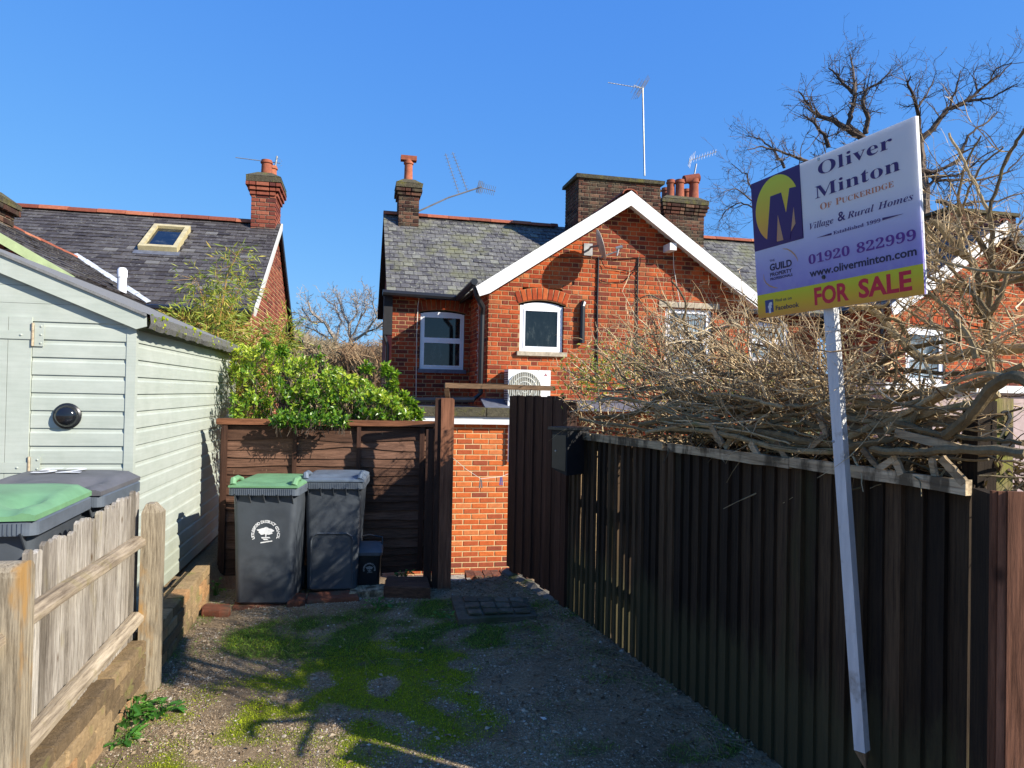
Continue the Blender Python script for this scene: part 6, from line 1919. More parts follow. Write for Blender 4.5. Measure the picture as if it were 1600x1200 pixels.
# ================================================================ brown lap fence, gate posts, tall open gate
BF = Frame(at(345, 700, 6.42), 9)
fl = thing('lap_fence', 'brown waney lap fence panel behind the wheelie bins', 'fence', BF.P(1, 0, 0))
sE = BF.hit(680, 700, t=0)[0]
zT = BF.hit(500, 664, t=0)[2]
print('lapfence', sE, zT)
nrow = 16
dz = (zT - .06) / nrow
for i in range(nrow):
    z0 = .03 + i * dz
    mb = MB()
    n = 16
    pts = []
    ph = R.uniform(0, 50)
    for j in range(n + 1):
        s = sE * j / n
        wob = noise.noise(V((s * 1.6 + ph, i * 3.7, 0))) * .035 + noise.noise(V((s * 6 + ph, i * 3.7, 0))) * .008
        zb = z0 - .028 + wob
        zt_ = z0 + dz + .015
        lip = -.026 + R.uniform(-.002, .002)
        pts += [BF.P(s, lip, zb), BF.P(s, -.004, zt_), BF.P(s, .004, zt_), BF.P(s, lip + .009, zb)]
    fs = [(j * 4 + a, (j + 1) * 4 + a, (j + 1) * 4 + (a + 1) % 4, j * 4 + (a + 1) % 4) for j in range(n) for a in range(4)] + [(0, 1, 2, 3), (n * 4 + 3, n * 4 + 2, n * 4 + 1, n * 4)]
    mb.add(pts, [f[::-1] for f in fs], R.random())
    mb.build('lap_board', M['lap_wood'], fl)
for px, w_ in ((350, .05), (460, .036), (560, .036), (659, .045)):
    s = BF.hit(px, 720, t=-.04)[0]
    mb = MB()
    mb.box(BF, s - w_ / 2, s + w_ / 2, -.052, -.030, .03, zT - .004, R.random())
    mb.build('batten', M['gate_wood'], fl)
mb = MB()
mb.box(BF, -.03, sE, -.062, .035, zT - .002, zT + .05, .5)
mb.build('cap_rail', M['cap_wood'], fl)
mb = MB()
mb.box(BF, .0, sE, .03, .045, .03, zT, .5)
mb.build('backing_rail', M['gate_wood'], fl)

GP_ = Frame(at(693, 760, 6.12), 10)
gpost = thing('gate_post', 'broad brown gate post at the end of the lap fence', 'post', GP_.P(0, 0, 0), 'gate posts')
a = GP_.hit(687, 760, t=0)[0]; b_ = GP_.hit(707.5, 760, t=0)[0]; c_ = GP_.hit(678, 760, t=0)[0]
zt = GP_.hit(693, 622, t=0)[2]
mb = MB()
mb.prism([GP_.P(a, 0, -.05), GP_.P(b_, 0, -.05), GP_.P(b_, 0, zt - .015), GP_.P(b_ - .015, 0, zt), GP_.P(a, 0, zt)], GP_.v * .1, .7)
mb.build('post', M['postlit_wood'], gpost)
mb = MB()
mb.box(GP_, c_, a - .002, .02, .075, -.05, zt, .2)
mb.build('batten', M['gate_wood'], gpost)
mb = MB()
mb.box(GP_, BF.hit(664, 720, t=0)[0] * 0 + (GP_.hit(664, 760, t=.1)[0]), c_ - .002, .06, .1, -.05, BF.P(0, 0, zT).z + .0, .2)
mb.build('side_board', M['gate_wood'], gpost)

TFa, TFb = at(797, 760, 6.62), at(881, 760, 5.62)
dd = (TFb - TFa); yaw_t = math.degrees(math.atan2(dd.y, dd.x))
TF = Frame(TFa, yaw_t)
TL = V((dd.x, dd.y, 0)).length
tg = thing('tall_gate', 'tall dark brown vertical board gate standing open beyond the letter box', 'gate', TF.P(TL / 2, 0, 0))
zt = 1.69
n = 12
for i in range(n):
    s0 = TL * i / n
    mb = MB()
    zb = .10 + R.uniform(-.03, .02)
    off = -.012 * (i % 2) + R.uniform(-.003, .003)
    mb.box(TF, s0 + .001, s0 + TL / n + .010 * (i % 2) - .003, -.02 + off, .0 + off, zb, zt + R.uniform(-.006, .006), R.random())
    mb.build('board', M['gate_wood'], tg)
for zz in (.3, .9, 1.5):
    mb = MB()
    mb.box(TF, .02, TL - .02, .004, .04, zz, zz + .08, .5)
    mb.build('rail', M['gate_wood'], tg)
# dark filler between gate and fence
mb = MB()
mb.box(TF, TL + .01, TL + .09, -.03, .06, -.05, 1.66, .3)
mb.build('hanging_post', M['gate_wood'], tg)

# gate head rail
hr = thing('overhead_rail', 'thin brown rail on a short strut spanning above the open gateway', 'rail', at(780, 603, 6.3))
mb = MB()
mb.beam(at(695, 602, 6.2), at(866, 607, 6.5), .045, .045, tint=.6)
mb.build('rail', M['pergola'], hr)
mb = MB()
mb.beam(at(700, 626, 6.26), at(697.5, 604, 6.2), .04, .04, up=V((0, 1, 0)), tint=.5)
mb.build('strut', M['pergola'], hr)

# letter box
LBf = Frame(at(862, 700, 5.3), 19)
pb = thing('letter_box', 'black metal letter box with a lidded top fixed to the dark fence', 'letter box', at(885, 700, 5.3))
a, b_ = at(862, 703, 5.22), at(886, 703, 5.12)
bw = (V((b_.x - a.x, b_.y - a.y, 0)))
LBf = Frame((a.x, a.y, 0), math.degrees(math.atan2(bw.y, bw.x)))
bwl = bw.length
z0, z1 = LBf.hit(874, 742, t=0)[2], LBf.hit(874, 672, t=0)[2]
dpt = .26
mb = MB()
mb.prism([LBf.P(0, .03, z0 + .03), LBf.P(bwl, .0, z0), LBf.P(bwl, 0, z1), LBf.P(0, 0, z1)], LBf.v * dpt, .5)
mb.build('case', M['black_matt'], pb)
mb = MB()
mb.prism([LBf.P(.008, -.006, z0 + .05), LBf.P(bwl - .008, -.006, z0 + .03), LBf.P(bwl - .008, -.006, z1 - .035), LBf.P(.008, -.006, z1 - .035)], LBf.v * .008, .5)
dr = mb.build('door', M['black'], pb)
mb = MB()
mb.lathe(LBf.P(bwl * .3, -.006, (z0 + z1) / 2 + .01), -LBf.v, [(.008, 0), (.008, .004), (.003, .005)], 8, .5)
mb.build('lock', M['metal'], dr)
mb = MB()
mb.prism([LBf.P(-.02, -.025, z1 + .002), LBf.P(bwl + .012, -.02, z1 + .002), LBf.P(bwl + .012, -.02, z1 + .022), LBf.P(-.02, -.025, z1 + .022)], LBf.v * (dpt + .04), .5)
mb.build('lid', M['black'], pb)

# washing line and pegs across the gateway
wl = thing('clothes_line', 'thin washing line sagging across the open gateway', 'line', at(750, 748, 8.6))
mb = MB()
lp = [at(706, 714, 8.3), at(728, 733, 8.45), at(751, 748, 8.6), at(783, 745, 8.8), at(800, 738, 8.9)]
mb.tube(lp, .003, 4, .5)
mb.build('cord', M['cable'], wl)
for (px, py, Y, mt, lb) in ((751, 756, 8.6, 'metal', 'pale grey clothes peg hanging on the washing line'), (783, 752, 8.8, 'peg_blue', 'blue clothes peg hanging on the washing line')):
    if mt == 'peg_blue':
        M['peg_blue'] = flat('peg_blue', (.03, .1, .35), .5)
    mb = MB()
    c = at(px, py, Y)
    mb.prism([c + V((-.022, 0, -.05)), c + V((-.006, 0, -.05)), c + V((.0, 0, .05)), c + V((-.014, 0, .05))], V((0, .015, 0)), .5)
    mb.prism([c + V((.006, 0, -.05)), c + V((.022, 0, -.05)), c + V((.014, 0, .05)), c + V((.0015, 0, .05))], V((0, .015, 0)), .5)
    tag(mb.build('clothes_peg', M[mt]), lb, 'peg', 'pegs on the washing line')

# ================================================================ dark board fence on the right
def fd(px, off=0.0):
    """distance of the board fence along the line of sight through column px"""
    return 2.374 / ((px - 800) / 1100 + .345) + off
rf = thing('board_fence', 'long dark brown vertical board fence down the right of the alley', 'fence', RF.P(0, .5, 0))
tN = RF.hit(1517, 800, s=0)[1]
tF = RF.hit(884, 800, s=0)[1]
zTop = 1.425
print('board fence', tN, tF)
n = int((tF - tN) / .086)
for i in range(n):
    t0 = tN + (tF - tN) * i / n
    w_ = (tF - tN) / n
    gap = R.choice((0, .008, .009, .0105)) if t0 > .9 else 0
    zt_ = zTop + R.uniform(-.012, .006)
    zb = .02 + R.uniform(-.02, .015)
    a, b_ = t0, t0 + w_ + .012 - gap * 2.2
    lean = R.uniform(-.004, .004)
    sA = R.uniform(-.003, .003)
    # feather edge: thick at the near side, thin at the far side
    pr_ = [(sA - .012, a), (sA + .013, a), (sA + .014, b_), (sA + .008, b_)]
    mb = MB()
    P0 = [RF.P(s_, t_, zb) for s_, t_ in pr_]
    P1 = [RF.P(s_, t_ + lean, zt_) for s_, t_ in pr_]
    mb.box8(P0 + P1, R.random())
    mb.build('board', M['fence_wood'], rf)
for zz in (.35, .85, 1.3):
    mb = MB()
    a0 = tN
    mb.box(RF, .018, .07, tN + .02, tF - .02, zz, zz + .075, .4)
    mb.build('rail', M['fence_wood'], rf)
for t_ in (tN + .9, tN + 2.7):
    mb = MB()
    mb.box(RF, .075, .165, t_, t_ + .09, -.3, 1.38, .4)
    mb.build('post', M['fence_wood'], rf)
mb = MB()
mb.box(RF, -.006, .04, tN, tF, -.1, .03, .8, jit=.0)
mb.build('gravel_board', M['grey_wood'], rf)
def rail_piece(pa, pb, th, off, parent, name='top_rail', mat='grey_wood', depth=.03, taper=0.0, up=None):
    a = at(pa[0], pa[1], fd(pa[0]) + off); b_ = at(pb[0], pb[1], fd(pb[0]) + off)
    mb = MB()
    d = (b_ - a)
    seg = 8
    rows = []
    nrm = -RF.u
    upv = d.normalized().cross(nrm).normalized()
    if upv.z < 0: upv = -upv
    for i in range(seg + 1):
        p_ = a + d * i / seg
        h = th / 2 * (1 + R.uniform(-.12, .1))
        e = R.uniform(-.002, .002)
        rows.append([p_ - upv * h, p_ - upv * h + nrm * (depth + e), p_ + upv * h + nrm * (depth + e), p_ + upv * h])
    pts = [q for r_ in rows for q in r_]
    fs = [(i * 4 + j, i * 4 + (j + 1) % 4, (i + 1) * 4 + (j + 1) % 4, (i + 1) * 4 + j) for i in range(seg) for j in range(4)] + [(0, 3, 2, 1), (seg * 4, seg * 4 + 1, seg * 4 + 2, seg * 4 + 3)]
    mb.add(pts, fs, R.random())
    return mb.build(name, M[mat], parent)
rail_piece((904, 680), (1042, 697), .05, -.01, rf)
rail_piece((1050, 699), (1240, 724), .05, -.01, rf)
rail_piece((1242, 722), (1519, 762), .048, -.01, rf)
# upper trellis of old planks
for a, b_, w_, off in (((1402, 676), (1508, 702), .026, .0), ((1474, 716), (1510, 755), .024, -.01), ((1375, 734), (1401, 716), .022, -.01), ((1399, 712), (1412, 742), .024, -.01),
                       ((1350, 702), (1377, 733), .018, .0), ((1458, 716), (1464, 748), .018, .01), ((1280, 646), (1297, 684), .024, .02), ((1267, 702), (1293, 678), .022, .02),
                       ((1114, 666), (1131, 696), .03, .0), ((1175, 692), (1192, 722), .03, .0), ((1215, 690), (1236, 724), .026, .02), ((1330, 700), (1300, 734), .022, .03),
                       ((1047, 624), (1225, 634), .05, .35), ((1225, 636), (1335, 642), .045, .3), ((1330, 648), (1540, 662), .04, .16), ((1330, 668), (1500, 682), .03, .14), ((1060, 640), (1250, 652), .03, .3),
                       ((1090, 655), (1128, 690), .03, .1), ((1165, 655), (1135, 700), .03, .12), ((1250, 655), (1225, 715), .025, .1), ((1440, 650), (1420, 740), .022, .12), ((1490, 655), (1488, 745), .03, .12), ((1310, 655), (1345, 720), .022, .1)):
    rail_piece(a, b_, w_ * 1.15, off - .02, rf, name='trellis_slat', depth=.014, mat='slat_wood')

mb = MB()
ta_, tb_ = RF.hit(1505, 650, s=.3)[1], RF.hit(1075, 650, s=.3)[1]
kk = 26
rows = []
for i in range(kk + 1):
    t_ = ta_ + (tb_ - ta_) * i / kk
    rows.append((t_, 1.54 + .03 * noise.noise(V((t_ * 4, 0, 0)))))
for (t0, z0), (t1, z1) in zip(rows, rows[1:]):
    mb.box(RF, .30 + R.uniform(0, .008), .315, t0, t1 - .004, .9, z0, R.random() * .3)
mb.build('dark_backing', M['fence_wood'], rf, kind='stuff')  # dark backing added behind the branches so the gaps look dark

# numbered post and the reddish gate boards at the right edge
PFm = Frame(at(1553, 700, 2.42), 8)
np_ = thing('gate_post', 'mossy wooden post bearing the black number 24 at the right edge', 'post', PFm.P(0, 0, 0), 'gate posts')
sl_ = PFm.hit(1524, 700, t=0)[0]; sr_ = PFm.hit(1583, 700, t=0)[0]
zt = PFm.hit(1555, 622, t=0)[2]
mb = MB()
mb.box(PFm, .004, sr_, 0, .09, -.2, zt, .5)
post24 = mb.build('post', M['green_post'], np_)
mb = MB()
mb.box(PFm, sl_, .002, -.01, .06, -.2, zt - .01, .2)
mb.build('batten', M['fence_wood'], np_)  # dark piece stands in for the post's shaded left face
for ch, (x, y), sz in (('2', (1568, 657), .068), ('4', (1569, 691), .075)):
    q = PFm.hit(x, y, t=0)
    vs, fs = text_mesh(ch, sz / .7, offset=.002)
    x0, x1, y0, y1 = extent(vs)
    mb = MB()
    f3 = [PFm.P(q[0] + (a - (x0 + x1) / 2), -.016, q[2] + b_ - (y0 + y1) / 2) for a, b_ in vs]
    k3 = len(f3)
    mb.add(f3 + [p_ + PFm.v * .006 for p_ in f3], [f for f in fs] + [tuple(i + k3 for i in f[::-1]) for f in fs], .5)
    for dx, dz in ((0, .02), (0, -.02)):
        mb.lathe(PFm.P(q[0] + dx, -.012, q[2] + dz), PFm.v, [(.003, 0), (.003, .013)], 6)
    mb.build('number', M['black'], np_)
EG = Frame(at(1549, 900, 2.16), -14)
eg = thing('side_gate', 'reddish brown vertical boards of a gate catching the sun at the right edge', 'gate', EG.P(.1, 0, 0))
zt = EG.hit(1570, 768, t=0)[2]
for (p0, p1, off, dz_) in ((1549, 1557, .0, 0), (1559, 1572, -.006, .0), (1574, 1606, -.012, .002), (1608, 1640, -.012, -.006), (1642, 1674, -.012, .003)):
    s0, s1 = EG.hit(p0, 900, t=off)[0], EG.hit(p1, 900, t=off)[0]
    mb = MB()
    mb.box(EG, s0, s1, off, off + .018, -.1, zt + dz_, R.random())
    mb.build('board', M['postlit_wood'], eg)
mb = MB()
s0 = EG.hit(1549, 900, t=.03)[0]
mb.box(EG, s0 + .002, s0 + .5, .02, .06, zt - .35, zt - .27, .5)
mb.build('rail', M['fence_wood'], eg)
ep = thing('fence_post', 'wide dark end board where the long fence meets the sunlit gate', 'post', at(1532, 1100, 2.26))
f0, f1 = at(1517, 900, 2.34), at(1549, 900, 2.17)
EF = Frame((f0.x, f0.y, 0), math.degrees(math.atan2(f1.y - f0.y, f1.x - f0.x)))
mb = MB()
mb.box(EF, .001, (f1 - f0).length - .003, .0, .035, -.1, EF.hit(1530, 766, t=0)[2], .3)
mb.build('post', M['fence_wood'], ep)

# ================================================================ estate agent's board
KS = 1.1
def from_plane(px, py):
    return None
P0_, P1_, P2_, P3_ = [CAM + (V(p) - CAM) * KS for p in ((.951, 2.839, 2.569), (1.216, 2.138, 2.575), (1.264, 2.161, 2.034), (.999, 2.862, 2.027))]
BX = (P1_ - P0_).normalized(); BY = (P0_ - P3_).normalized(); BN = BX.cross(BY).normalized()
if BN.dot(CAM - P0_) < 0: BN = -BN
BW, BH = (P1_ - P0_).length, (P0_ - P3_).length
def bl(px, py):
    d = ray(px, py)
    k = (P3_ - CAM).dot(BN) / d.dot(BN)
    q = CAM + d * k - P3_
    return q.dot(BX), q.dot(BY)
def BP(x, y, o=0.0):
    return P3_ + BX * x + BY * y + BN * o
sign = thing('sale_board', 'white, purple and yellow estate agent for sale board on a leaning white pole', 'sign', V((P0_.x * .5 + P1_.x * .5, 2.75, 0)))
def boardmat():
    m, nt, b = new_mat('board_print', .35, .4)
    tc = N(nt, 'ShaderNodeAttribute', attribute_name='tint')
    g = N(nt, 'ShaderNodeAttribute', attribute_name='bh')
    c = ramp(nt, g.outputs['Fac'], [(.12, (.40, .36, .76)), (.32, (.52, .50, .82)), (.5, (.72, .73, .90)), (.66, (.90, .90, .92))])
    f = ntex(nt, pos(nt), 14, 6, .7)
    sp = ramp(nt, g.outputs['Fac'], [(.16, (.9, .9, .9)), (.50, (0, 0, 0))])
    c2 = mix(nt, sp, (1, 1, 1), ramp(nt, f, [(.35, (.78, .72, .95)), (.6, (1.0, 1.0, 1.0))]))
    c = mix(nt, 1.0, c, c2, 'MULTIPLY')
    nt.links.new(c, b.inputs['Base Color'])
    tr = N(nt, 'ShaderNodeBsdfTranslucent')
    nt.links.new(c, tr.inputs['Color'])
    ms = N(nt, 'ShaderNodeMixShader')
    ms.inputs[0].default_value = .42
    nt.links.new(b.outputs[0], ms.inputs[1]); nt.links.new(tr.outputs[0], ms.inputs[2])
    nt.links.new(ms.outputs[0], nt.nodes['Material Output'].inputs['Surface'])
    return m
def print_mat(name, stops):
    m, nt, b = new_mat(name, .35, .4)
    g = N(nt, 'ShaderNodeAttribute', attribute_name='bh')
    c = ramp(nt, g.outputs['Fac'], stops)
    nt.links.new(c, b.inputs['Base Color'])
    tr = N(nt, 'ShaderNodeBsdfTranslucent')
    nt.links.new(c, tr.inputs['Color'])
    ms = N(nt, 'ShaderNodeMixShader')
    ms.inputs[0].default_value = .3
    nt.links.new(b.outputs[0], ms.inputs[1]); nt.links.new(tr.outputs[0], ms.inputs[2])
    nt.links.new(ms.outputs[0], nt.nodes['Material Output'].inputs['Surface'])
    return m
PM = {'purple': print_mat('print_purple', [(0, (.055, .022, .16))]), 'violet': print_mat('print_violet', [(0, (.14, .03, .30))]), 'black': print_mat('print_navy', [(0, (.022, .02, .075))]),
      'orange': print_mat('print_orange', [(0, (.62, .24, .12))]), 'gold': print_mat('print_gold', [(0, (.62, .36, .2))]), 'red': print_mat('print_red', [(0, (.68, .012, .06))]),
      'sun': print_mat('print_sun', [(.50, (.90, .36, .10)), (.72, (.85, .58, .06)), (.95, (.72, .76, .06))]),
      'band': print_mat('print_band', [(0, (.90, .38, .06)), (.08, (.88, .56, .03)), (.16, (.74, .72, .03))]), 'blue': print_mat('print_blue', [(0, (.03, .06, .26))]), 'white': print_mat('print_white_ink', [(0, (.8, .8, .85))]), 'board': boardmat()}
def add_bh(o):
    me_ = o.data
    a_ = me_.attributes.new('bh', 'FLOAT', 'POINT')
    a_.data.foreach_set('value', [max(0, min(1, (v.co - P3_).dot(BY) / BH)) for v in me_.vertices])
    return o
def bpoly(pts, mat, name, lift, th=.0006, parent=None):
    mb = MB()
    mb.prism([BP(x, y, lift) for x, y in pts], BN * th, .5)
    return add_bh(mb.build(name, PM[mat], parent or sign))
def brect(x0, x1, y0, y1, mat, name, lift=.0008, ny=12):
    mb = MB()
    for i in range(ny):
        a, b_ = y0 + (y1 - y0) * i / ny, y0 + (y1 - y0) * (i + 1) / ny
        mb.add([BP(x0, a, lift), BP(x1, a, lift), BP(x1, b_, lift), BP(x0, b_, lift)], [(0, 1, 2, 3)], .5)
    return add_bh(mb.build(name, PM[mat], sign))
mb = MB()
ny = 20
for i in range(ny):
    a, b_ = BH * i / ny, BH * (i + 1) / ny
    mb.add([BP(0, a), BP(BW, a), BP(BW, b_), BP(0, b_)], [(0, 1, 2, 3)], .5)
for (q0, q1) in (((0, 0), (BW, 0)), ((BW, 0), (BW, BH)), ((BW, BH), (0, BH)), ((0, BH), (0, 0))):
    mb.add([BP(*q0), BP(*q1), BP(*q1, -.006), BP(*q0, -.006)], [(3, 2, 1, 0)], .5)
mb.add([BP(0, 0, -.006), BP(0, BH, -.006), BP(BW, BH, -.006), BP(BW, 0, -.006)], [(0, 1, 2, 3)], .5)
board = add_bh(mb.build('board', PM['board'], sign))
mb = MB()
mb.add([BP(0, 0, -.008), BP(BW, 0, -.008), BP(BW, BH, -.008), BP(0, BH, -.008), BP(0, 0, -.014), BP(BW, 0, -.014), BP(BW, BH, -.014), BP(0, BH, -.014)], [(0, 1, 2, 3), (7, 6, 5, 4), (0, 4, 5, 1), (1, 5, 6, 2), (2, 6, 7, 3), (3, 7, 4, 0)], .5)
mb.build('rear_board', M['white_paint'], sign)
pr0, pr1 = bl(1253.8, 372), bl(1248, 254)
pleft = 0.0
px1 = (bl(1254, 372)[0] + bl(1247, 254)[0]) / 2
py0 = bl(1180, 393.5)[1]
brect(0, px1, py0, BH, 'purple', 'logo_panel', .0008, 6)
band_y = (bl(1184, 463)[1] + bl(1440, 417)[1]) / 2
brect(0, BW, 0, band_y, 'band', 'yellow_band', .0008, 10)
def z2(x, y):
    return bl(1120 + x / 4.4444, 160 + y / 4.4444)
def z3(x, y):
    return bl(1160 + x / 5, 360 + y / 5)
# crescent sun and the letter M
top = z2(435, 500); lf = z2(262, 735); bt = z2(385, 985)
cxm, cym = (z2(262, 735)[0] + z2(548, 590)[0]) / 2 + .004, (top[1] + z2(400, 975)[1]) / 2
rx, ry = cxm - lf[0], (top[1] - z2(400, 975)[1]) / 2
print('sun', cxm, cym, rx, ry, px1, band_y, BW, BH)
pts = []
for i in range(48):
    a = 2 * PI * i / 48
    x, y = cxm + rx * math.cos(a), cym + ry * math.sin(a)
    pts.append((min(x, px1 - .004), y))
bpoly(pts, 'sun', 'logo_sun', .0016, .0004)
mm_ = [z2(*p_) for p_ in ((365, 660), (438, 632), (478, 790), (497, 605), (572, 588), (588, 800), (528, 890), (523, 745), (508, 900), (462, 965), (418, 800), (415, 972), (345, 975), (356, 800))]
mm_ = [z2(*p_) for p_ in ((365, 660), (440, 634), (476, 775), (497, 605), (575, 590), (594, 940), (545, 955), (528, 745), (505, 960), (462, 968), (418, 785), (414, 975), (345, 985))]
bpoly([(min(x, px1 - .001), y) for x, y in mm_], 'purple', 'logo_letter', .0022, .0004)
ray_ = [z2(*p_) for p_ in ((528, 735), (543, 850), (512, 905))]
bpoly(ray_, 'gold', 'logo_ray', .0024, .0003)
bpoly([z2(*p_) for p_ in ((418, 790), (460, 962), (418, 972))], 'gold', 'logo_ray', .0024, .0003)
# lettering
def place(vsfs, pl, pr_, cap, mat, name, shear=0.0, rise=None, lift=.0012, x0ref=None):
    """stretch letters between two photographed baseline ends; cap = height of the mesh in em that maps to `rise` metres"""
    vs, fs = vsfs
    x0, x1, y0, y1 = extent(vs)
    ax_, ay_ = pl
    bx_, by_ = pr_
    ky = rise / cap
    mb = MB()
    pts = []
    for x, y in vs:
        u_ = (x - x0) / (x1 - x0)
        pts.append(BP(ax_ + (bx_ - ax_) * u_ + shear * y * ky, ay_ + (by_ - ay_) * u_ + y * ky, lift))
    mb.add(pts, fs, .5)
    return add_bh(mb.build(name, PM[mat], sign))
def capm(p0, p1):
    return abs(bl(*p0)[1] - bl(*p1)[1])
def lvl(pl, pr_):
    a, b_ = bl(*pl), bl(*pr_)
    y = (a[1] + b_[1]) / 2
    return (a[0], y), (b_[0], y)
def zp2(x, y): return (1120 + x / 4.4444, 160 + y / 4.4444)
def zp3(x, y): return (1160 + x / 5, 360 + y / 5)
a, b_ = lvl(zp2(695, 512), zp2(1208, 356))
place(serif_mesh('Oliver', 'B', -.003), a, b_, .66, 'purple', 'lettering', rise=capm(zp2(700, 380), zp2(700, 505)))
a, b_ = lvl(zp2(676, 685), zp2(1264, 498))
place(serif_mesh('Minton', 'B', -.003), a, b_, .66, 'purple', 'lettering', rise=capm(zp2(680, 562), zp2(680, 685)))
a, b_ = lvl(zp2(712, 760), zp2(1222, 612))
place(serif_mesh('Of Puckeridge'.replace('f', 'F'), 'B', -.012, True) if False else serif_mesh('Of Puckeridge', 'B', -.001, True), a, b_, .66, 'orange', 'lettering', rise=capm(zp2(805, 672), zp2(805, 738)))
a, b_ = lvl(zp2(640, 900), zp2(1356, 700))
gI = GLY
def mixed(body):
    vs, fs = [], []
    x = 0
    return serif_mesh(body, 'I', -.004)
w_all = lvl(zp2(640, 900), zp2(1356, 700))
# the ampersand comes from the sans face, set between the words
place(serif_mesh('Village', 'I', -.004), (bl(*zp2(640, 900))[0], w_all[0][1]), (bl(*zp2(805, 850))[0], w_all[0][1]), .66, 'purple', 'lettering', rise=capm(zp2(640, 838), zp2(640, 900)))
place(text_mesh('&', 1, .01), (bl(*zp2(835, 838))[0], w_all[0][1]), (bl(*zp2(888, 828))[0], w_all[0][1]), .7, 'purple', 'lettering', rise=capm(zp2(640, 838), zp2(640, 900)))
place(serif_mesh('Rural Homes', 'I', -.004), (bl(*zp2(900, 820))[0], w_all[0][1]), (bl(*zp2(1358, 700))[0], w_all[0][1]), .66, 'purple', 'lettering', rise=capm(zp2(640, 838), zp2(640, 900)))
a, b_ = lvl(zp2(806, 933), zp2(1132, 852))
place(serif_mesh('Established 1999', 'B', .003), a, b_, .66, 'purple', 'lettering', rise=capm(zp2(806, 900), zp2(806, 933)))
q = [bl(*zp2(688, 953)), bl(*zp2(793, 920)), bl(*zp2(793, 935))]
bpoly([q[0], q[2], q[1]], 'purple', 'flourish', .001, .0005)
q = [bl(*zp2(1145, 843)), bl(*zp2(1295, 799)), bl(*zp2(1145, 825))]
bpoly([q[0], q[1], q[2]], 'purple', 'flourish', .001, .0005)
a, b_ = lvl(zp2(637, 1138), zp2(1382, 985 - 8))
place(serif_mesh('01920 822999', 'B', .002), a, b_, .67, 'violet', 'lettering', rise=capm(zp2(650, 1048), zp2(650, 1138)))
a, b_ = lvl(zp3(525, 372), zp3(1362, 225))
place(text_mesh('www.oliverminton.com', 1, .022), a, b_, .72, 'black', 'lettering', rise=capm(zp3(765, 268), zp3(765, 330)))
a, b_ = lvl(zp3(567, 592), zp3(838, 553)), None
y_ = (bl(*zp3(567, 592))[1] + bl(*zp3(1330, 488))[1]) / 2
ri = capm(zp3(600, 455), zp3(600, 588))
place(text_mesh('FOR', 1, .034), (bl(*zp3(567, 590))[0], y_), (bl(*zp3(836, 555))[0], y_), .72, 'red', 'lettering', rise=ri)
place(text_mesh('SALE', 1, .034), (bl(*zp3(912, 540))[0], y_), (bl(*zp3(1330, 488))[0], y_), .72, 'red', 'lettering', rise=ri)
def sans(txt, pl, pr_, ph, mat='black', off=.022):
    a, b_ = lvl(pl, pr_)
    place(text_mesh(txt, 1, off), a, b_, .72, mat, 'lettering', rise=ph)
sans('THE', zp3(210, 250), zp3(250, 243), capm(zp3(215, 233), zp3(215, 250)), off=0)
sans('GUILD', zp3(213, 318), zp3(385, 286), capm(zp3(220, 262), zp3(220, 314)), off=.03)
sans('PROPERTY', zp3(215, 362), zp3(386, 334), capm(zp3(220, 332), zp3(220, 360)))
sans('PROFESSIONALS', zp3(217, 393), zp3(390, 364), capm(zp3(220, 372), zp3(220, 392)), off=.02)
sans('Find us on', zp3(260, 560), zp3(386, 545), capm(zp3(265, 537), zp3(265, 560)))
sans('Facebook', zp3(262, 626), zp3(446, 604), capm(zp3(265, 590), zp3(265, 626)))
fb = [bl(*zp3(x, y)) for x, y in ((178, 550), (243, 542), (243, 638), (182, 648))]
brect((fb[0][0] + fb[3][0]) / 2, (fb[1][0] + fb[2][0]) / 2, fb[3][1], fb[0][1], 'blue', 'social_badge', .0012, 3)
place(text_mesh('f', 1, .06), (bl(*zp3(205, 641))[0], fb[3][1] + .0005), (bl(*zp3(237, 637))[0], fb[3][1] + .0005), .74, 'white', 'lettering', rise=capm(zp3(210, 562), zp3(210, 640)), lift=.0016)
def arc(pts, wid, mat):
    q = [bl(*zp3(*p_)) for p_ in pts]
    up_, dn_ = [], []
    k = len(q)
    for i in range(k):
        d = V((q[min(i + 1, k - 1)][0] - q[max(i - 1, 0)][0], q[min(i + 1, k - 1)][1] - q[max(i - 1, 0)][1]))
        d.normalize()
        w_ = wid * math.sin(PI * (i + .3) / (k - .4)) + .0004
        up_.append((q[i][0] - d.y * w_, q[i][1] + d.x * w_)); dn_.append((q[i][0] + d.y * w_, q[i][1] - d.x * w_))
    mb = MB()
    pts_ = [BP(x, y, .0012) for x, y in up_ + dn_]
    mb.add(pts_, [(i, i + 1, k + i + 1, k + i) for i in range(k - 1)], .5)
    add_bh(mb.build('logo_arc', PM[mat], sign))
arc([(310, 150), (345, 153), (378, 172), (405, 198), (422, 225), (430, 250)], .003, 'gold')
arc([(163, 345), (168, 385), (185, 415), (215, 438), (250, 450), (275, 454)], .003, 'gold')
mb = MB()
x, y = bl(*zp3(635, 378))
mb.lathe(BP(x, y, .0005), BN, [(.0085, 0), (.008, .004), (.003, .0045), (.002, .003)], 14, .5)
x2, y2 = bl(*zp2(697, 410))
mb.build('bolt', M['black'], sign)
mb = MB()
mb.lathe(BP(x2, y2, .0005), BN, [(.006, 0), (.006, .003), (.002, .0035)], 12, .5)
mb.build('rivet', flat('rivet_blue_grey', (.35, .5, .6), .4), sign)
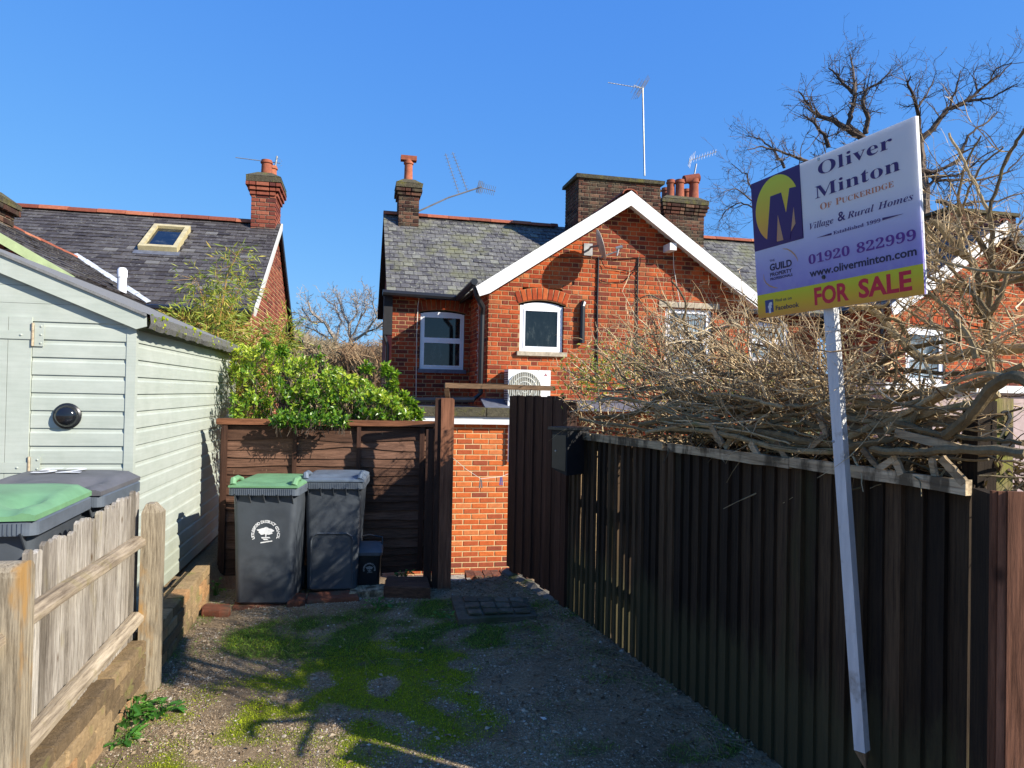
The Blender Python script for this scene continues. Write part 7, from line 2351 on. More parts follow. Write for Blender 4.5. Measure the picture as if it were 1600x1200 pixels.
# leaning square pole
pt = at(1299, 490, 2.80); pb_ = at(1347, 1172, 2.72)
ax_ = (pt - pb_).normalized()
top_ = pt + ax_ * .34
sx_ = V((.62, -.78, 0)); sx_ = (sx_ - ax_ * sx_.dot(ax_)).normalized(); sy_ = ax_.cross(sx_).normalized()
h_ = .0208
mb = MB()
mb.obox((top_ + pb_) / 2, sx_ * h_, sy_ * h_, (top_ - pb_) / 2, .5)
mb.build('pole', tinted('pole_paint', [(0, (.66, .66, .64)), (1, (.66, .66, .64))], .6, .3, 30, .3, dirt=(9, .56, .72, (.26, .22, .17)), bs=.5, bscale=50, stretch=(1, 1, .12)), sign)
mb = MB()
c4 = [pb_ + sx_ * h_ * a + sy_ * h_ * b_ - ax_ * .001 for a, b_ in ((-1, -1), (1, -1), (1, 1), (-1, 1))]
tip = pb_ - ax_ * .075 + sx_ * .01
mb.add(c4 + [tip], [(0, 1, 2, 3), (1, 0, 4), (2, 1, 4), (3, 2, 4), (0, 3, 4)], .5)
mb.build('pole_tip', wood('raw_tip', [(0, (.2, .14, .08)), (1, (.28, .19, .11))], 12, 'z'), sign)
mb = MB()
q = at(1302, 690, 2.70)
mb.lathe(q, (CAM - q).normalized(), [(.006, 0), (.006, .003), (.002, .004)], 10, .5)
mb.build('screw', M['metal'], sign)

# ================================================================ climbing plant on the fence
cp = thing('climbing_plant', 'tangle of bare woody climber branches heaped along the top of the dark fence', 'climber', at(1250, 700, fd(1250, .1)))
def limb(ptz, r0, r1, off0=0.0, off1=None, name='branch', parent=None, wob=.006, n=7):
    off1 = off0 if off1 is None else off1
    ctrl = []
    k = len(ptz)
    for i, q in enumerate(ptz):
        f_ = i / (k - 1)
        ctrl.append(at(q[0], q[1], fd(q[0]) + off0 + (off1 - off0) * f_ + (q[2] if len(q) > 2 else 0)))
    out = []
    for i in range(k - 1):
        p0 = ctrl[max(i - 1, 0)]; p1 = ctrl[i]; p2 = ctrl[i + 1]; p3 = ctrl[min(i + 2, k - 1)]
        sg = 4
        for j in range(sg):
            t_ = j / sg
            q = .5 * ((2 * p1) + (p2 - p0) * t_ + (2 * p0 - 5 * p1 + 4 * p2 - p3) * t_ * t_ + (3 * p1 - p0 - 3 * p2 + p3) * t_ ** 3)
            out.append(q + V((R.uniform(-wob, wob), R.uniform(-wob, wob), R.uniform(-wob, wob))) * .5)
    out.append(ctrl[-1])
    m_ = len(out)
    rad = [(r0 + (r1 - r0) * i / (m_ - 1)) * (1 + .10 * noise.noise(out[i] * 9) + .06 * R.uniform(-1, 1)) for i in range(m_)]
    mb = MB()
    mb.tube(out, rad, n, R.uniform(.25, .9))
    mb.build(name, M['limb'], parent or cp, smooth=True)
    return out
LB = []
def L(*a, **k):
    LB.append(limb(*a, **k))
L([(1620, 604), (1598, 592), (1575, 591), (1550, 605), (1525, 638), (1503, 662), (1477, 680)], .019, .020, -.12, -.06)
L([(1362, 702), (1400, 706), (1440, 706), (1480, 703), (1540, 703), (1605, 709)], .013, .016, -.05, -.15)
L([(1328, 683), (1360, 668), (1400, 655), (1440, 636), (1480, 615), (1530, 596), (1600, 570)], .017, .010, .02, .1)
L([(1386, 673), (1420, 655), (1460, 642), (1510, 634), (1560, 615)], .020, .013, .03, .05)
L([(1322, 641), (1380, 632), (1430, 616), (1480, 609), (1540, 600)], .015, .011, .12, .2)
L([(1200, 632), (1245, 640), (1300, 616), (1350, 613), (1420, 612), (1500, 604)], .009, .010, .2)
L([(1180, 650), (1240, 648), (1300, 640), (1340, 634), (1400, 622), (1450, 612)], .010, .007, .1)
L([(1327, 700), (1360, 692), (1400, 683), (1425, 660), (1438, 630), (1445, 590)], .016, .005, .0, .0)
L([(932, 652), (975, 650), (1005, 640), (1030, 622), (1058, 612), (1095, 618), (1130, 634), (1200, 640), (1260, 622)], .016, .016, .1)
L([(1000, 664), (1040, 655), (1075, 654), (1110, 668), (1150, 676), (1200, 676), (1262, 690), (1320, 694)], .016, .019, .02)
L([(1030, 670), (1090, 672), (1140, 680), (1200, 696), (1250, 705), (1320, 706)], .013, .015, -.01)
L([(1068, 655), (1100, 648), (1140, 666), (1190, 680), (1240, 700), (1262, 693)], .010, .014, .06)
L([(1010, 676), (1050, 668), (1085, 662), (1120, 668)], .012, .010, -.02)
L([(1150, 690), (1190, 668), (1230, 655), (1280, 668), (1320, 690)], .012, .012, .04)
L([(905, 655), (950, 662), (990, 668), (1030, 676)], .012, .010, .03)
L([(1140, 640), (1180, 622), (1230, 618), (1290, 600), (1340, 606)], .010, .006, .35)
L([(1330, 483), (1352, 480), (1378, 497), (1405, 530), (1432, 556), (1470, 562), (1530, 548), (1610, 545)], .013, .020, .1, .3)
L([(1360, 480), (1385, 476), (1393, 462)], .009, .003, .1)
L([(1380, 498), (1400, 500), (1415, 520), (1420, 540)], .008, .008, .12)
L([(1545, 488), (1515, 452), (1480, 412), (1444, 374)], .007, .005, .0)
L([(1542, 500), (1528, 470), (1528, 430), (1510, 400), (1480, 390), (1452, 366), (1445, 350)], .014, .009, .12)
L([(1510, 400), (1490, 380), (1470, 355), (1455, 345)], .016, .010, .12)
L([(1543, 505), (1546, 560), (1552, 620)], .013, .014, .2)
L([(1530, 470), (1550, 440), (1580, 425), (1610, 415)], .010, .007, .15)
L([(1500, 395), (1505, 370), (1530, 350), (1560, 340)], .010, .006, .12)
L([(1540, 495), (1560, 470), (1570, 440), (1575, 420)], .010, .006, .05)
L([(1545, 330), (1530, 300), (1513, 268), (1500, 240), (1483, 208)], .006, .004, .05, .0)
L([(1545, 335), (1558, 290), (1575, 245), (1590, 220), (1602, 200)], .006, .005, .0)
L([(1498, 340), (1499, 300), (1510, 255), (1533, 212)], .006, .003, .1)
L([(1500, 338), (1515, 295), (1535, 258), (1568, 230)], .005, .003, .1)
L([(1510, 345), (1545, 400), (1560, 460)], .008, .010, .1)
L([(1545, 330), (1550, 380), (1548, 440), (1543, 490)], .007, .012, .1)
L([(1498, 340), (1500, 370), (1505, 400)], .007, .010, .1)
L([(1369, 388), (1420, 401), (1470, 408), (1530, 422), (1600, 426)], .003, .005, -.10, -.1)
L([(1389, 414), (1418, 432), (1448, 456), (1480, 482), (1510, 520), (1525, 560)], .005, .011, -.08, .0)
L([(1400, 426), (1425, 446), (1450, 464)], .003, .005, -.09, -.06)
L([(1404, 436), (1430, 452), (1452, 462)], .003, .004, -.10, -.07)
L([(1445, 430), (1480, 445), (1520, 455), (1560, 445), (1610, 430)], .006, .009, .1)
L([(1050, 440), (1062, 455), (1072, 480), (1068, 505), (1084, 540), (1095, 568), (1130, 585), (1165, 600), (1210, 612)], .005, .013, .25, .2)
L([(1069, 505), (1056, 490), (1035, 470), (1010, 462), (985, 480)], .007, .003, .25, .4)
L([(1084, 540), (1110, 520), (1140, 510), (1175, 512), (1210, 520)], .009, .005, .25, .3)
L([(1095, 568), (1075, 545), (1050, 530), (1020, 522), (985, 530), (950, 528)], .008, .003, .25, .5)
L([(1250, 590), (1225, 545), (1205, 500), (1175, 470), (1150, 452)], .008, .003, .2, .4)
L([(1265, 600), (1240, 560), (1225, 530), (1218, 470)], .008, .003, .2, .3)
L([(1040, 600), (1000, 570), (960, 548), (905, 545)], .007, .003, .3, .5)
L([(1120, 600), (1060, 585), (1000, 590), (940, 600), (880, 575)], .008, .003, .3, .3)
L([(1460, 600), (1440, 560), (1400, 520), (1350, 500), (1320, 470)], .007, .003, .0, .1)
L([(1530, 545), (1495, 520), (1440, 500), (1400, 470)], .009, .003, .1)
L([(1350, 590), (1385, 560), (1440, 540), (1500, 530)], .012, .009, .15)
L([(1340, 600), (1380, 585), (1420, 578), (1480, 585), (1540, 575)], .010, .008, .2)
rb = random.Random(5)
for i in range(62):      # long stems woven along the fence top
    x0 = rb.uniform(915, 1430)
    ln = rb.uniform(90, 260)
    y0 = rb.uniform(608, 690) - (12 if x0 < 1050 else 0)
    if x0 < 1060: y0 = min(y0, 668)
    k = max(3, int(ln / 38))
    sl_ = rb.gauss(.0, .14)
    a_ = rb.uniform(0, 6)
    amp = rb.uniform(4, 13)
    pts_ = []
    for j in range(k + 1):
        x_ = x0 + ln * j / k
        if x_ > 1600: break
        pts_.append((x_, max(585, min(y0 + (x_ - 885) * .035 + ln * j / k * sl_ + amp * math.sin(a_ + j * 1.1), 655 + (x_ - 885) * .115))))
    if len(pts_) > 2:
        o0 = rb.uniform(-.03, .26)
        r_ = rb.uniform(.0045, .014)
        L(pts_, r_, r_ * rb.uniform(.4, .9), o0, o0 + rb.uniform(-.1, .15), n=6)
for i in range(48):      # rising stems
    x0 = rb.uniform(960, 1440)
    y0 = rb.uniform(600, 655)
    lean_ = rb.gauss(-45, 50)
    h_ = rb.uniform(50, 150) * (.75 if x0 < 1100 else 1)
    if 1170 < x0 + lean_ < 1450: h_ = min(h_, y0 - 500)
    o0 = rb.uniform(.08, .5)
    r_ = rb.uniform(.004, .008)
    L([(x0, y0), (x0 + lean_ * .3 + rb.gauss(0, 6), y0 - h_ * .3), (x0 + lean_ * .7 + rb.gauss(0, 8), y0 - h_ * .65), (x0 + lean_ * 1.2, y0 - h_)], r_, r_ * .4, o0, o0 + rb.uniform(-.1, .25), n=5)
print('limbs', len(LB))

twg = MB()
def twig(p, d, Ln, r, lev=0, maxlev=2, mb=twg, up=.02, n=4, seg=6, curl=.22, kids=(2, 4), knob=True):
    pts, rad = [p.copy()], [r]
    d = d.normalized()
    q = p.copy()
    base_t = R.random()
    for i in range(seg):
        d = (d + V((R.gauss(0, curl), R.gauss(0, curl), R.gauss(0, curl) + up))).normalized()
        q = q + d * (Ln / seg)
        pts.append(q.copy())
        rad.append(r * (1 - .75 * (i + 1) / seg) * (1.35 if knob and i % 2 else 1))
        if lev < maxlev and R.random() < kids[1] * (.8 if lev == 0 else .35) / seg:
            dd_ = (d + V((R.gauss(0, .7), R.gauss(0, .7), R.gauss(0, .7)))).normalized()
            twig(q, dd_, Ln * R.uniform(.25, .55), max(r * .55, .0009), lev + 1, maxlev, mb, up, 3, max(3, seg - 2), curl, kids)
    for q_ in pts[::2] + [pts[-1]]:
        if (q_ - P3_).dot(BN) > -.03:
            lx, ly = bl(*proj(q_))
            if -.06 < lx < BW + .04 and -.01 < ly < BH + .1:
                return
    mb.tube(pts, rad, n, base_t, caps=False)
def pick(lst):
    a = R.choice(lst)
    return a[R.randrange(len(a))]
# fan of twigs to the upper left
for i in range(350):
    px = 895 + 425 * R.random() ** .85
    py = R.uniform(585, 668)
    off = R.uniform(.0, .75)
    p_ = at(px, py, fd(px) + off)
    if R.random() < .72:
        tgt = at(px - R.uniform(10, 150), py - R.uniform(5, 135), fd(px) + off + R.uniform(-.3, .3))
    else:
        tgt = at(px + R.uniform(0, 120), py - R.uniform(-30, 90), fd(px) + off + R.uniform(-.3, .3))
    if px < 985 and R.random() < .2: continue
    twig(p_, tgt - p_, R.uniform(.18, .60) * (.5 if px < 985 else 1), R.uniform(.0024, .0066), curl=.17, seg=8)
for i in range(150):     # higher twigs in front of the house
    px = R.gauss(1085, 75)
    py = R.uniform(520, 610)
    off = R.uniform(.15, .6)
    p_ = at(px, py, fd(px) + off)
    tgt = at(px + R.gauss(-35, 60), py - R.uniform(30, 110), fd(px) + off + R.uniform(-.2, .3))
    twig(p_, tgt - p_, R.uniform(.15, .45), R.uniform(.0024, .0055), curl=.17, seg=8)
for i in range(90):
    px = R.uniform(1440, 1600)
    py = R.uniform(380, 600)
    p_ = at(px, py, fd(px) + R.uniform(0, .3))
    twig(p_, V((R.gauss(-.2, .7), R.gauss(0, .6), R.gauss(.45, .4))), R.uniform(.1, .4), R.uniform(.002, .0045), curl=.17)
for i in range(120):
    px = R.uniform(1180, 1590)
    py = R.uniform(500, 650)
    off = R.uniform(-.05, .3)
    p_ = at(px, py, fd(px) + off)
    d = V((R.gauss(-.3, .8), R.gauss(.1, .6), R.gauss(.25, .55)))
    twig(p_, d, R.uniform(.12, .45), R.uniform(.0018, .0045), curl=.19)
for i in range(300):
    a = R.choice(LB[16:])
    p_ = a[R.randrange(len(a))]
    twig(p_, V((R.gauss(0, .7), R.gauss(0, .7), R.gauss(.5, .5))), R.uniform(.06, .28), R.uniform(.0015, .003), curl=.15)
for i in range(45):
    px = R.uniform(1440, 1600); py = R.uniform(340, 470)
    p_ = at(px, py, fd(px) + R.uniform(0, .5))
    twig(p_, V((R.gauss(0, .8), R.gauss(.1, .6), R.gauss(.4, .5))), R.uniform(.1, .35), R.uniform(.0015, .0035), curl=.15)
twg.build('twig', M['twig'], cp, kind='stuff')
# matted stems and dead leaves close to the fence
mat_ = MB()
for i in range(260):
    px = R.uniform(880, 1540)
    z = R.uniform(1.38, 1.54)
    s_ = R.uniform(.02, .3)
    t_ = RF.hit(px, 650, s=0)[1]
    p_ = RF.P(s_, t_, z)
    d = RF.v * R.choice((-1, 1)) + V((R.gauss(0, .3), R.gauss(0, .3), R.gauss(0, .3)))
    twig(p_, d, R.uniform(.15, .5), R.uniform(.002, .006), 1, 1, mat_, 0, 4, 6, .2)
mat_.build('matted_stem', M['limb'], cp, kind='stuff')
def leafq(mb, c, d, up_, ln, wd, ti, fold=.25):
    d = d.normalized()
    s_ = d.cross(up_)
    if s_.length < 1e-4: s_ = d.orthogonal()
    s_.normalize()
    n_ = s_.cross(d)
    mb.add([c, c + d * ln * .5 + s_ * wd / 2 + n_ * wd * fold, c + d * ln, c + d * ln * .5 - s_ * wd / 2 + n_ * wd * fold], [(0, 1, 2), (0, 2, 3)], ti)
def rv():
    while True:
        v_ = V((R.uniform(-1, 1), R.uniform(-1, 1), R.uniform(-1, 1)))
        if .05 < v_.length < 1:
            return v_.normalized()
dl = MB()
for i in range(2600):
    px = R.uniform(880, 1530)
    t_ = RF.hit(px, 650, s=0)[1]
    c = RF.P(R.uniform(.05, .35), t_, R.uniform(1.3, 1.56))
    leafq(dl, c, rv(), rv(), R.uniform(.02, .05), R.uniform(.01, .025), R.random() * .35)
dl.build('dead_foliage', M['dead_leaf'], cp, kind='stuff')
bs = thing('garden_shrub', 'olive green shrub glimpsed through the bare twigs beyond the fence', 'shrub', at(1130, 640, 6.0))
mb = MB()
for i in range(2400):
    px, py = R.choice(((980, 570), (1060, 600), (1140, 590), (1190, 610), (1260, 620), (930, 590)))
    c = at(px + R.gauss(0, 28), py + R.gauss(0, 20), 5.6 + R.uniform(-.4, .6))
    leafq(mb, c, rv(), rv(), R.uniform(.03, .06), R.uniform(.012, .022), R.random())
mb.build('foliage', M['bamboo_leaf'], bs, kind='stuff')
mb = MB()
for i in range(14):
    a = at(R.uniform(930, 1270), 640, 5.8)
    a.z = -.6
    mb.tube([a, at(R.uniform(930, 1270), 600, 5.8)], .008, 4)
mb.build('stem', M['limb'], bs)

# ================================================================ trees
def conv(lst, ox, oy, k):
    return [(ox + x / k, oy + y / k) for x, y in lst]
def tree(name, label, polys, Y, trunk_r, mat, base_px, tw=(.5, 1.8), spread=.5, density=4, rmin=.012, group=None, lev=2, seed=3):
    rs = random.Random(seed)
    base = at(base_px, 620, Y)
    th = thing(name, label, 'tree', V((base.x, base.y, -.9)), 'bare winter trees')
    mbT, mbC = MB(), MB()
    def tw_(p, d, Ln, r, l):
        pts, rad = [p.copy()], [r]
        q, d = p.copy(), d.normalized()
        sg = 5 if l else 6
        for i in range(sg):
            d = (d + V((rs.gauss(0, .17), rs.gauss(0, .17), rs.gauss(0, .15) + .04))).normalized()
            q = q + d * Ln / sg
            pts.append(q.copy())
            rad.append(max(rmin * .5, r * (1 - .8 * (i + 1) / sg)))
            if l < lev and rs.random() < (.7 if l == 0 else .4):
                dd_ = (d + V((rs.gauss(0, .75), rs.gauss(0, .75), rs.gauss(0, .7)))).normalized()
                tw_(q, dd_, Ln * rs.uniform(.3, .6), max(rmin * .6, r * .5), l + 1)
        mbC.tube(pts, rad, 3, rs.random(), caps=False)
    for (poly, r0, r1) in polys:
        dy = rs.uniform(-spread, spread)
        k = len(poly)
        pts, out = [], []
        for i, (x, y) in enumerate(poly):
            pts.append(at(x, y, Y + dy * (i / max(1, k - 1)) * 4))
        for i in range(k - 1):
            for j in range(4):
                t_ = j / 4
                q = pts[i].lerp(pts[i + 1], t_)
                out.append(q + V((rs.gauss(0, 1), rs.gauss(0, 1), rs.gauss(0, 1))) * (pts[i + 1] - pts[i]).length * .022)
        out.append(pts[-1])
        m_ = len(out)
        rad = [max(rmin, (r0 + (r1 - r0) * i / (m_ - 1)) * .8) for i in range(m_)]
        mbT.tube(out, rad, 6, rs.random())
        for i in range(1, m_):
            for _ in range(density if i > m_ * .2 else density // 2):
                if rs.random() < .7:
                    d = (out[i] - out[i - 1]).normalized() + V((rs.gauss(0, .8), rs.gauss(0, .8), rs.gauss(0, .8)))
                    tw_(out[i], d, rs.uniform(*tw), rad[i] * .5 if rad[i] < .06 else .03, 0)
    mbT.build('trunk', M[mat], th)
    mbC.build('crown', M[mat], th)
    return th
O = lambda *p: conv(p, 1160, 80, 3.636)
oak = [(O((1030, 1150), (1022, 900), (1010, 700), (1003, 520)), .42, .2),
       (O((1030, 1000), (900, 850), (760, 640), (690, 500)), .3, .16), (O((760, 640), (640, 560), (520, 640), (400, 640)), .12, .08),
       (O((690, 500), (590, 440), (520, 395), (440, 370), (400, 345), (370, 290), (320, 230)), .15, .03),
       (O((690, 500), (600, 420), (620, 340), (640, 250), (570, 180), (530, 130), (490, 95)), .14, .03),
       (O((640, 250), (632, 150), (620, 60), (610, 8)), .08, .02),
       (O((700, 470), (715, 380), (680, 290), (710, 210), (780, 180), (845, 110)), .12, .025),
       (O((1003, 520), (1080, 440), (1170, 330), (1280, 280), (1400, 180), (1530, 70)), .16, .025),
       (O((1280, 280), (1420, 262), (1565, 185)), .07, .02), (O((1170, 330), (1220, 200), (1240, 110)), .06, .02), (O((1400, 180), (1440, 100), (1530, 65)), .04, .02),
       (O((1003, 480), (990, 300), (940, 190), (955, 140)), .10, .025), (O((990, 330), (1050, 240), (1090, 150)), .06, .02),
       (O((490, 550), (465, 470), (400, 400), (345, 360)), .10, .03),
       (O((400, 640), (330, 610), (220, 570), (110, 540), (30, 560)), .08, .02), (O((240, 660), (190, 580), (110, 500), (20, 480)), .07, .02), (O((60, 830), (30, 700), (0, 690), (-60, 640)), .04, .015),
       (O((1010, 670), (1090, 690), (1230, 620), (1280, 480), (1400, 400), (1450, 345)), .10, .025),
       (O((1010, 680), (1100, 730), (1300, 740), (1500, 690), (1620, 560)), .09, .025), (O((1100, 850), (1200, 880), (1400, 850), (1620, 800)), .1, .03), (O((1020, 800), (1100, 720), (1240, 700), (1360, 600), (1480, 540)), .08, .02),
       (O((80, 900), (-10, 860), (-90, 900), (-130, 960)), .04, .015), (O((200, 900), (60, 850), (-40, 780), (-110, 800)), .05, .015)]
tree('bare_tree', 'large bare winter tree with gnarled dark limbs rising behind the sale board', oak, 26, .5, 'oak_bark', 1440, tw=(.3, 1.15), density=2, rmin=.009, seed=5, spread=.35)
O2 = lambda *p: conv(p, 320, 400, 4.2105)
mid = [(O2((880, 900), (868, 640), (858, 540), (790, 440), (700, 370), (680, 300)), .35, .08), (O2((880, 900), (930, 620), (960, 560), (950, 450), (900, 350), (885, 280)), .35, .08),
       (O2((960, 560), (1060, 500), (1130, 400), (1100, 290)), .2, .06), (O2((1060, 500), (1130, 480), (1180, 430)), .12, .05), (O2((858, 540), (900, 430), (860, 330), (800, 290)), .18, .06),
       (O2((790, 440), (700, 430), (650, 360)), .14, .05), (O2((950, 450), (1000, 380), (1000, 290)), .14, .05), (O2((868, 600), (780, 520), (700, 480), (660, 470)), .16, .05), (O2((960, 560), (1010, 440), (1060, 350), (1050, 290)), .14, .05)]
tree('bare_tree', 'distant pale bare tree standing alone between the two houses', mid, 72, .5, 'far_bark', 530, tw=(.6, 2.0), density=3, rmin=.034, seed=8, spread=1.0)
sc_ = MB()
rs = random.Random(21)
for i in range(7500):
    px = rs.uniform(420, 650)
    Y = rs.uniform(42, 62)
    top = 546 - 22 * noise.noise(V((px * .03, 1, 0))) + 10 * noise.noise(V((px * .12, 4, 0)))
    if px < 520: top = 524 + (px - 450) * .28 + 14 * noise.noise(V((px * .08, 2, 0)))
    yb_ = rs.uniform(top + 6, 690)
    p_ = at(px, yb_, Y)
    d = V((rs.gauss(0, .35), rs.gauss(0, .3), 1)).normalized()
    Ln = min(rs.uniform(1.2, 3.6), max(.5, (yb_ - top) / 1100 * Y * 1.1))
    q1 = p_ + d * Ln * .5 + V((rs.gauss(0, .1), 0, 0))
    q2 = p_ + d * Ln + V((rs.gauss(0, .35), 0, 0))
    sc_.tube([p_, q1, q2], [.05, .035, .016], 3, max(0, min(1, (.2 if px > 530 else .65) + rs.uniform(-.25, .3))), caps=False)
    for _ in range(2):
        e_ = q1 + V((rs.gauss(0, .7), rs.gauss(0, .5), rs.uniform(.1, .9)))
        sc_.tube([q1, e_], [.025, .012], 3, max(0, min(1, (.25 if px > 530 else .7) + rs.uniform(-.25, .3))), caps=False)
scr = sc_.build('bare_thicket', M['scrub'], kind='stuff')
tag(scr, 'distant russet and grey thicket of bare scrub between the two houses', 'thicket')

# ================================================================ shrub and bamboo behind the lap fence
sh_ = thing('evergreen_shrub', 'glossy evergreen shrub spilling over the brown lap fence', 'shrub', at(490, 700, 7.2))
outline = [(362, 540), (385, 545), (410, 536), (440, 553), (470, 560), (505, 562), (530, 580), (560, 588), (585, 606), (612, 616), (632, 636), (646, 646)]
def top_at(px):
    for (a, ya), (b_, yb2) in zip(outline, outline[1:]):
        if a <= px <= b_:
            return ya + (yb2 - ya) * (px - a) / (b_ - a)
    return 560
mb, st = MB(), MB()
def rosette(px, py, Y, sc=1.0, bright=0.0, nl=None):
    c = at(px, py, Y)
    ax = (V((0.25, -.35, .75)) + rv() * .55).normalized()
    st.tube([c - ax * .12 * sc + rv() * .02, c], .003, 3, .5, caps=False)
    for k in range(nl or R.randint(6, 9)):
        d = (ax * R.uniform(.2, 1.0) + rv() * .9).normalized()
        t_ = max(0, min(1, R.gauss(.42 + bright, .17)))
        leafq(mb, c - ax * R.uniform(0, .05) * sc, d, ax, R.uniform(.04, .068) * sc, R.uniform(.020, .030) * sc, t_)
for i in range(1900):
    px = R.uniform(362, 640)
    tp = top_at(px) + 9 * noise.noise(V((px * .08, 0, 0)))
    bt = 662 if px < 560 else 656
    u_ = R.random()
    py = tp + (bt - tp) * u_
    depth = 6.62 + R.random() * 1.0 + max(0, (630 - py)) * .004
    bright = .40 * (1 - u_) ** 1.3 + .08 - .05 * (depth - 7) + .25 * noise.noise(V((px * .06, py * .06, 0)))  # shading put into leaf tint: lighter towards the top, darker deeper in
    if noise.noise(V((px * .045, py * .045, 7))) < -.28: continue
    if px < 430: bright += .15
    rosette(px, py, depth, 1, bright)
for i in range(110):     # sprigs standing above and at the right end
    px, py = R.choice(((612, 590), (603, 578), (618, 604), (632, 620), (642, 625), (575, 575), (500, 556), (440, 548), (655, 648), (648, 640), (415, 538), (640, 648)))
    for k in range(2):
        rosette(px + R.gauss(0, 4), py + R.gauss(0, 5), 6.9, .9, .22)
for i in range(110):    # overhanging the cap rail
    px = R.uniform(425, 545)
    rosette(px, R.uniform(648, 664), 6.3 + R.uniform(-.06, .1), .9, .05)
for i in range(70):
    a = V((at(R.uniform(380, 630), 640, 7.1)))
    a.z = R.uniform(-.2, .3)
    px = R.uniform(375, 640)
    b_ = at(px, R.uniform(top_at(px) + 15, 640), R.uniform(6.8, 7.5))
    st.tube([a, a.lerp(b_, .5) + rv() * .08, b_], [.012, .008, .004], 4, .3, caps=False)
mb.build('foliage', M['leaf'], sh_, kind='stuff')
st.build('stem', M['oak_bark'], sh_, kind='stuff')

bb = thing('bamboo', 'feathery yellow green bamboo growing against the left house', 'bamboo', at(345, 650, 8.2))
lv, stm = MB(), MB()
culms = [((345, 640), (340, 520), (355, 430), (374, 392)), ((330, 640), (325, 540), (318, 470), (305, 430)), ((352, 640), (352, 500), (372, 455), (385, 440)), ((318, 600), (300, 540), (290, 505), (284, 490)),
         ((360, 640), (385, 540), (410, 520), (455, 500)), ((365, 640), (400, 560), (432, 540), (450, 530)), ((338, 640), (345, 560), (350, 500), (330, 470)), ((372, 650), (378, 600), (385, 560), (400, 530)), ((340, 640), (330, 560), (335, 500), (345, 455)),
         ((365, 660), (368, 620), (375, 590), (380, 570)), ((380, 660), (420, 590), (438, 560), (445, 520)), ((333, 610), (345, 590), (360, 560), (368, 500)), ((368, 670), (372, 640), (380, 610), (384, 590)), ((345, 640), (350, 560), (362, 500), (364, 470)), ((340, 640), (340, 580), (325, 540), (310, 520))]
for c_ in culms:
    Y = 8.0 + R.uniform(-.3, .5)
    pts = [at(x, y, Y) for x, y in c_]
    stm.tube(pts, [.009, .007, .005, .002], 5, .5, caps=False)
    for i in range(len(pts) - 1):
        for k in range(60):
            q = pts[i].lerp(pts[i + 1], R.random())
            br = q + V((R.gauss(0, .11), R.gauss(0, .11), R.gauss(.03, .06)))
            if k % 3 == 0:
                stm.tube([q, br], [.002, .001], 3, .5, caps=False)
            for j in range(3):
                d = (br - q).normalized() + rv() * .8 + V((0, 0, -.25))
                leafq(lv, br, d, rv(), R.uniform(.06, .13), R.uniform(.011, .017), min(1, max(0, R.gauss(.5, .25))), .15)
for (x, y) in ((330, 440), (342, 400)):         # bare thin stems
    for k in range(5):
        a = at(x, y + 60, 8.3)
        stm.tube([a, a + V((R.gauss(0, .15), 0, R.uniform(.2, .6)))], [.003, .001], 3, .5)
lv.build('foliage', M['bamboo_leaf'], bb, kind='stuff')
stm.build('culm', M['bamboo_stem'], bb, kind='stuff')

# ================================================================ things lying on the ground
def slab_thing(name, label, cat, pxs, z, th, mat, group=None, jit=.01):
    pts = [gp(x, y, z) for x, y in pxs]
    mb = MB()
    n = len(pts)
    cen = sum(pts, V((0, 0, 0))) / n
    ring = []
    for i in range(n):
        a, b_ = pts[i], pts[(i + 1) % n]
        for k in range(3):
            ring.append(a.lerp(b_, k / 3) + V((R.uniform(-jit, jit), R.uniform(-jit, jit), R.uniform(-jit, jit) * .3)))
    m_ = len(ring)
    top_ = [p_ + (cen - p_) * .04 for p_ in ring]
    mb.add([p_ - V((0, 0, .012)) for p_ in ring] + top_ + [p_ - V((0, 0, th)) for p_ in ring], [tuple(range(m_, 2 * m_))] + [(i, (i + 1) % m_, m_ + (i + 1) % m_, m_ + i) for i in range(m_)] + [(2 * m_ + i, 2 * m_ + (i + 1) % m_, (i + 1) % m_, i) for i in range(m_)], R.uniform(.3, .8))
    o = mb.build(name, M[mat])
    return tag(o, label, cat, group or {'brick': 'edging bricks before the bins', 'timber': 'timbers before the lap fence'}[cat])
M['edge_brick'] = tinted('edge_brick', [(0, (.16, .06, .035)), (1, (.28, .10, .055))], .9, .2, 25, .5, dirt=(9, .5, .7, (.12, .09, .06)), bs=.8)
M['slab'] = tinted('slab_stone', [(0, (.13, .11, .075)), (1, (.24, .20, .14))], .95, .15, 14, .6, dirt=(6, .5, .7, (.07, .075, .035)), bs=1, bscale=50, dist=.012)
slab_thing('edging_brick', 'worn red edging brick at the foot of the left green lidded bin', 'brick', [(313, 954), (358, 955), (360, 944), (322, 943)], .05, .09, 'edge_brick')
slab_thing('edging_brick', 'red kerb brick between the two tall bins', 'brick', [(450, 941), (476, 938), (480, 926), (455, 927)], .05, .09, 'edge_brick')
slab_thing('edging_brick', 'long brown kerb stone in front of the blue lidded bin', 'brick', [(480, 938), (560, 932), (562, 921), (482, 926)], .04, .08, 'edge_brick')
slab_thing('edging_brick', 'red kerb slab under the left green lidded bin', 'brick', [(362, 953), (446, 945), (440, 932), (366, 938)], .012, .05, 'edge_brick')
slab_thing('timber_sleeper', 'grey timber board lying in front of the food caddy', 'timber', [(545, 926), (612, 922), (610, 912), (548, 915)], .05, .07, 'grey_wood', jit=.004)
slab_thing('timber_sleeper', 'dark timber step at the foot of the gate post', 'timber', [(600, 915), (672, 917), (668, 900), (604, 900)], .10, .12, 'lap_wood', jit=.004)
st_ = thing('paving_slab', 'sunken stone slab with worn inset blocks in front of the gateway', 'paving', gp(770, 945))
base = [(704, 930), (823, 934), (840, 962), (716, 968)]
pts = [gp(x, y, .035) for x, y in base]
mb = MB()
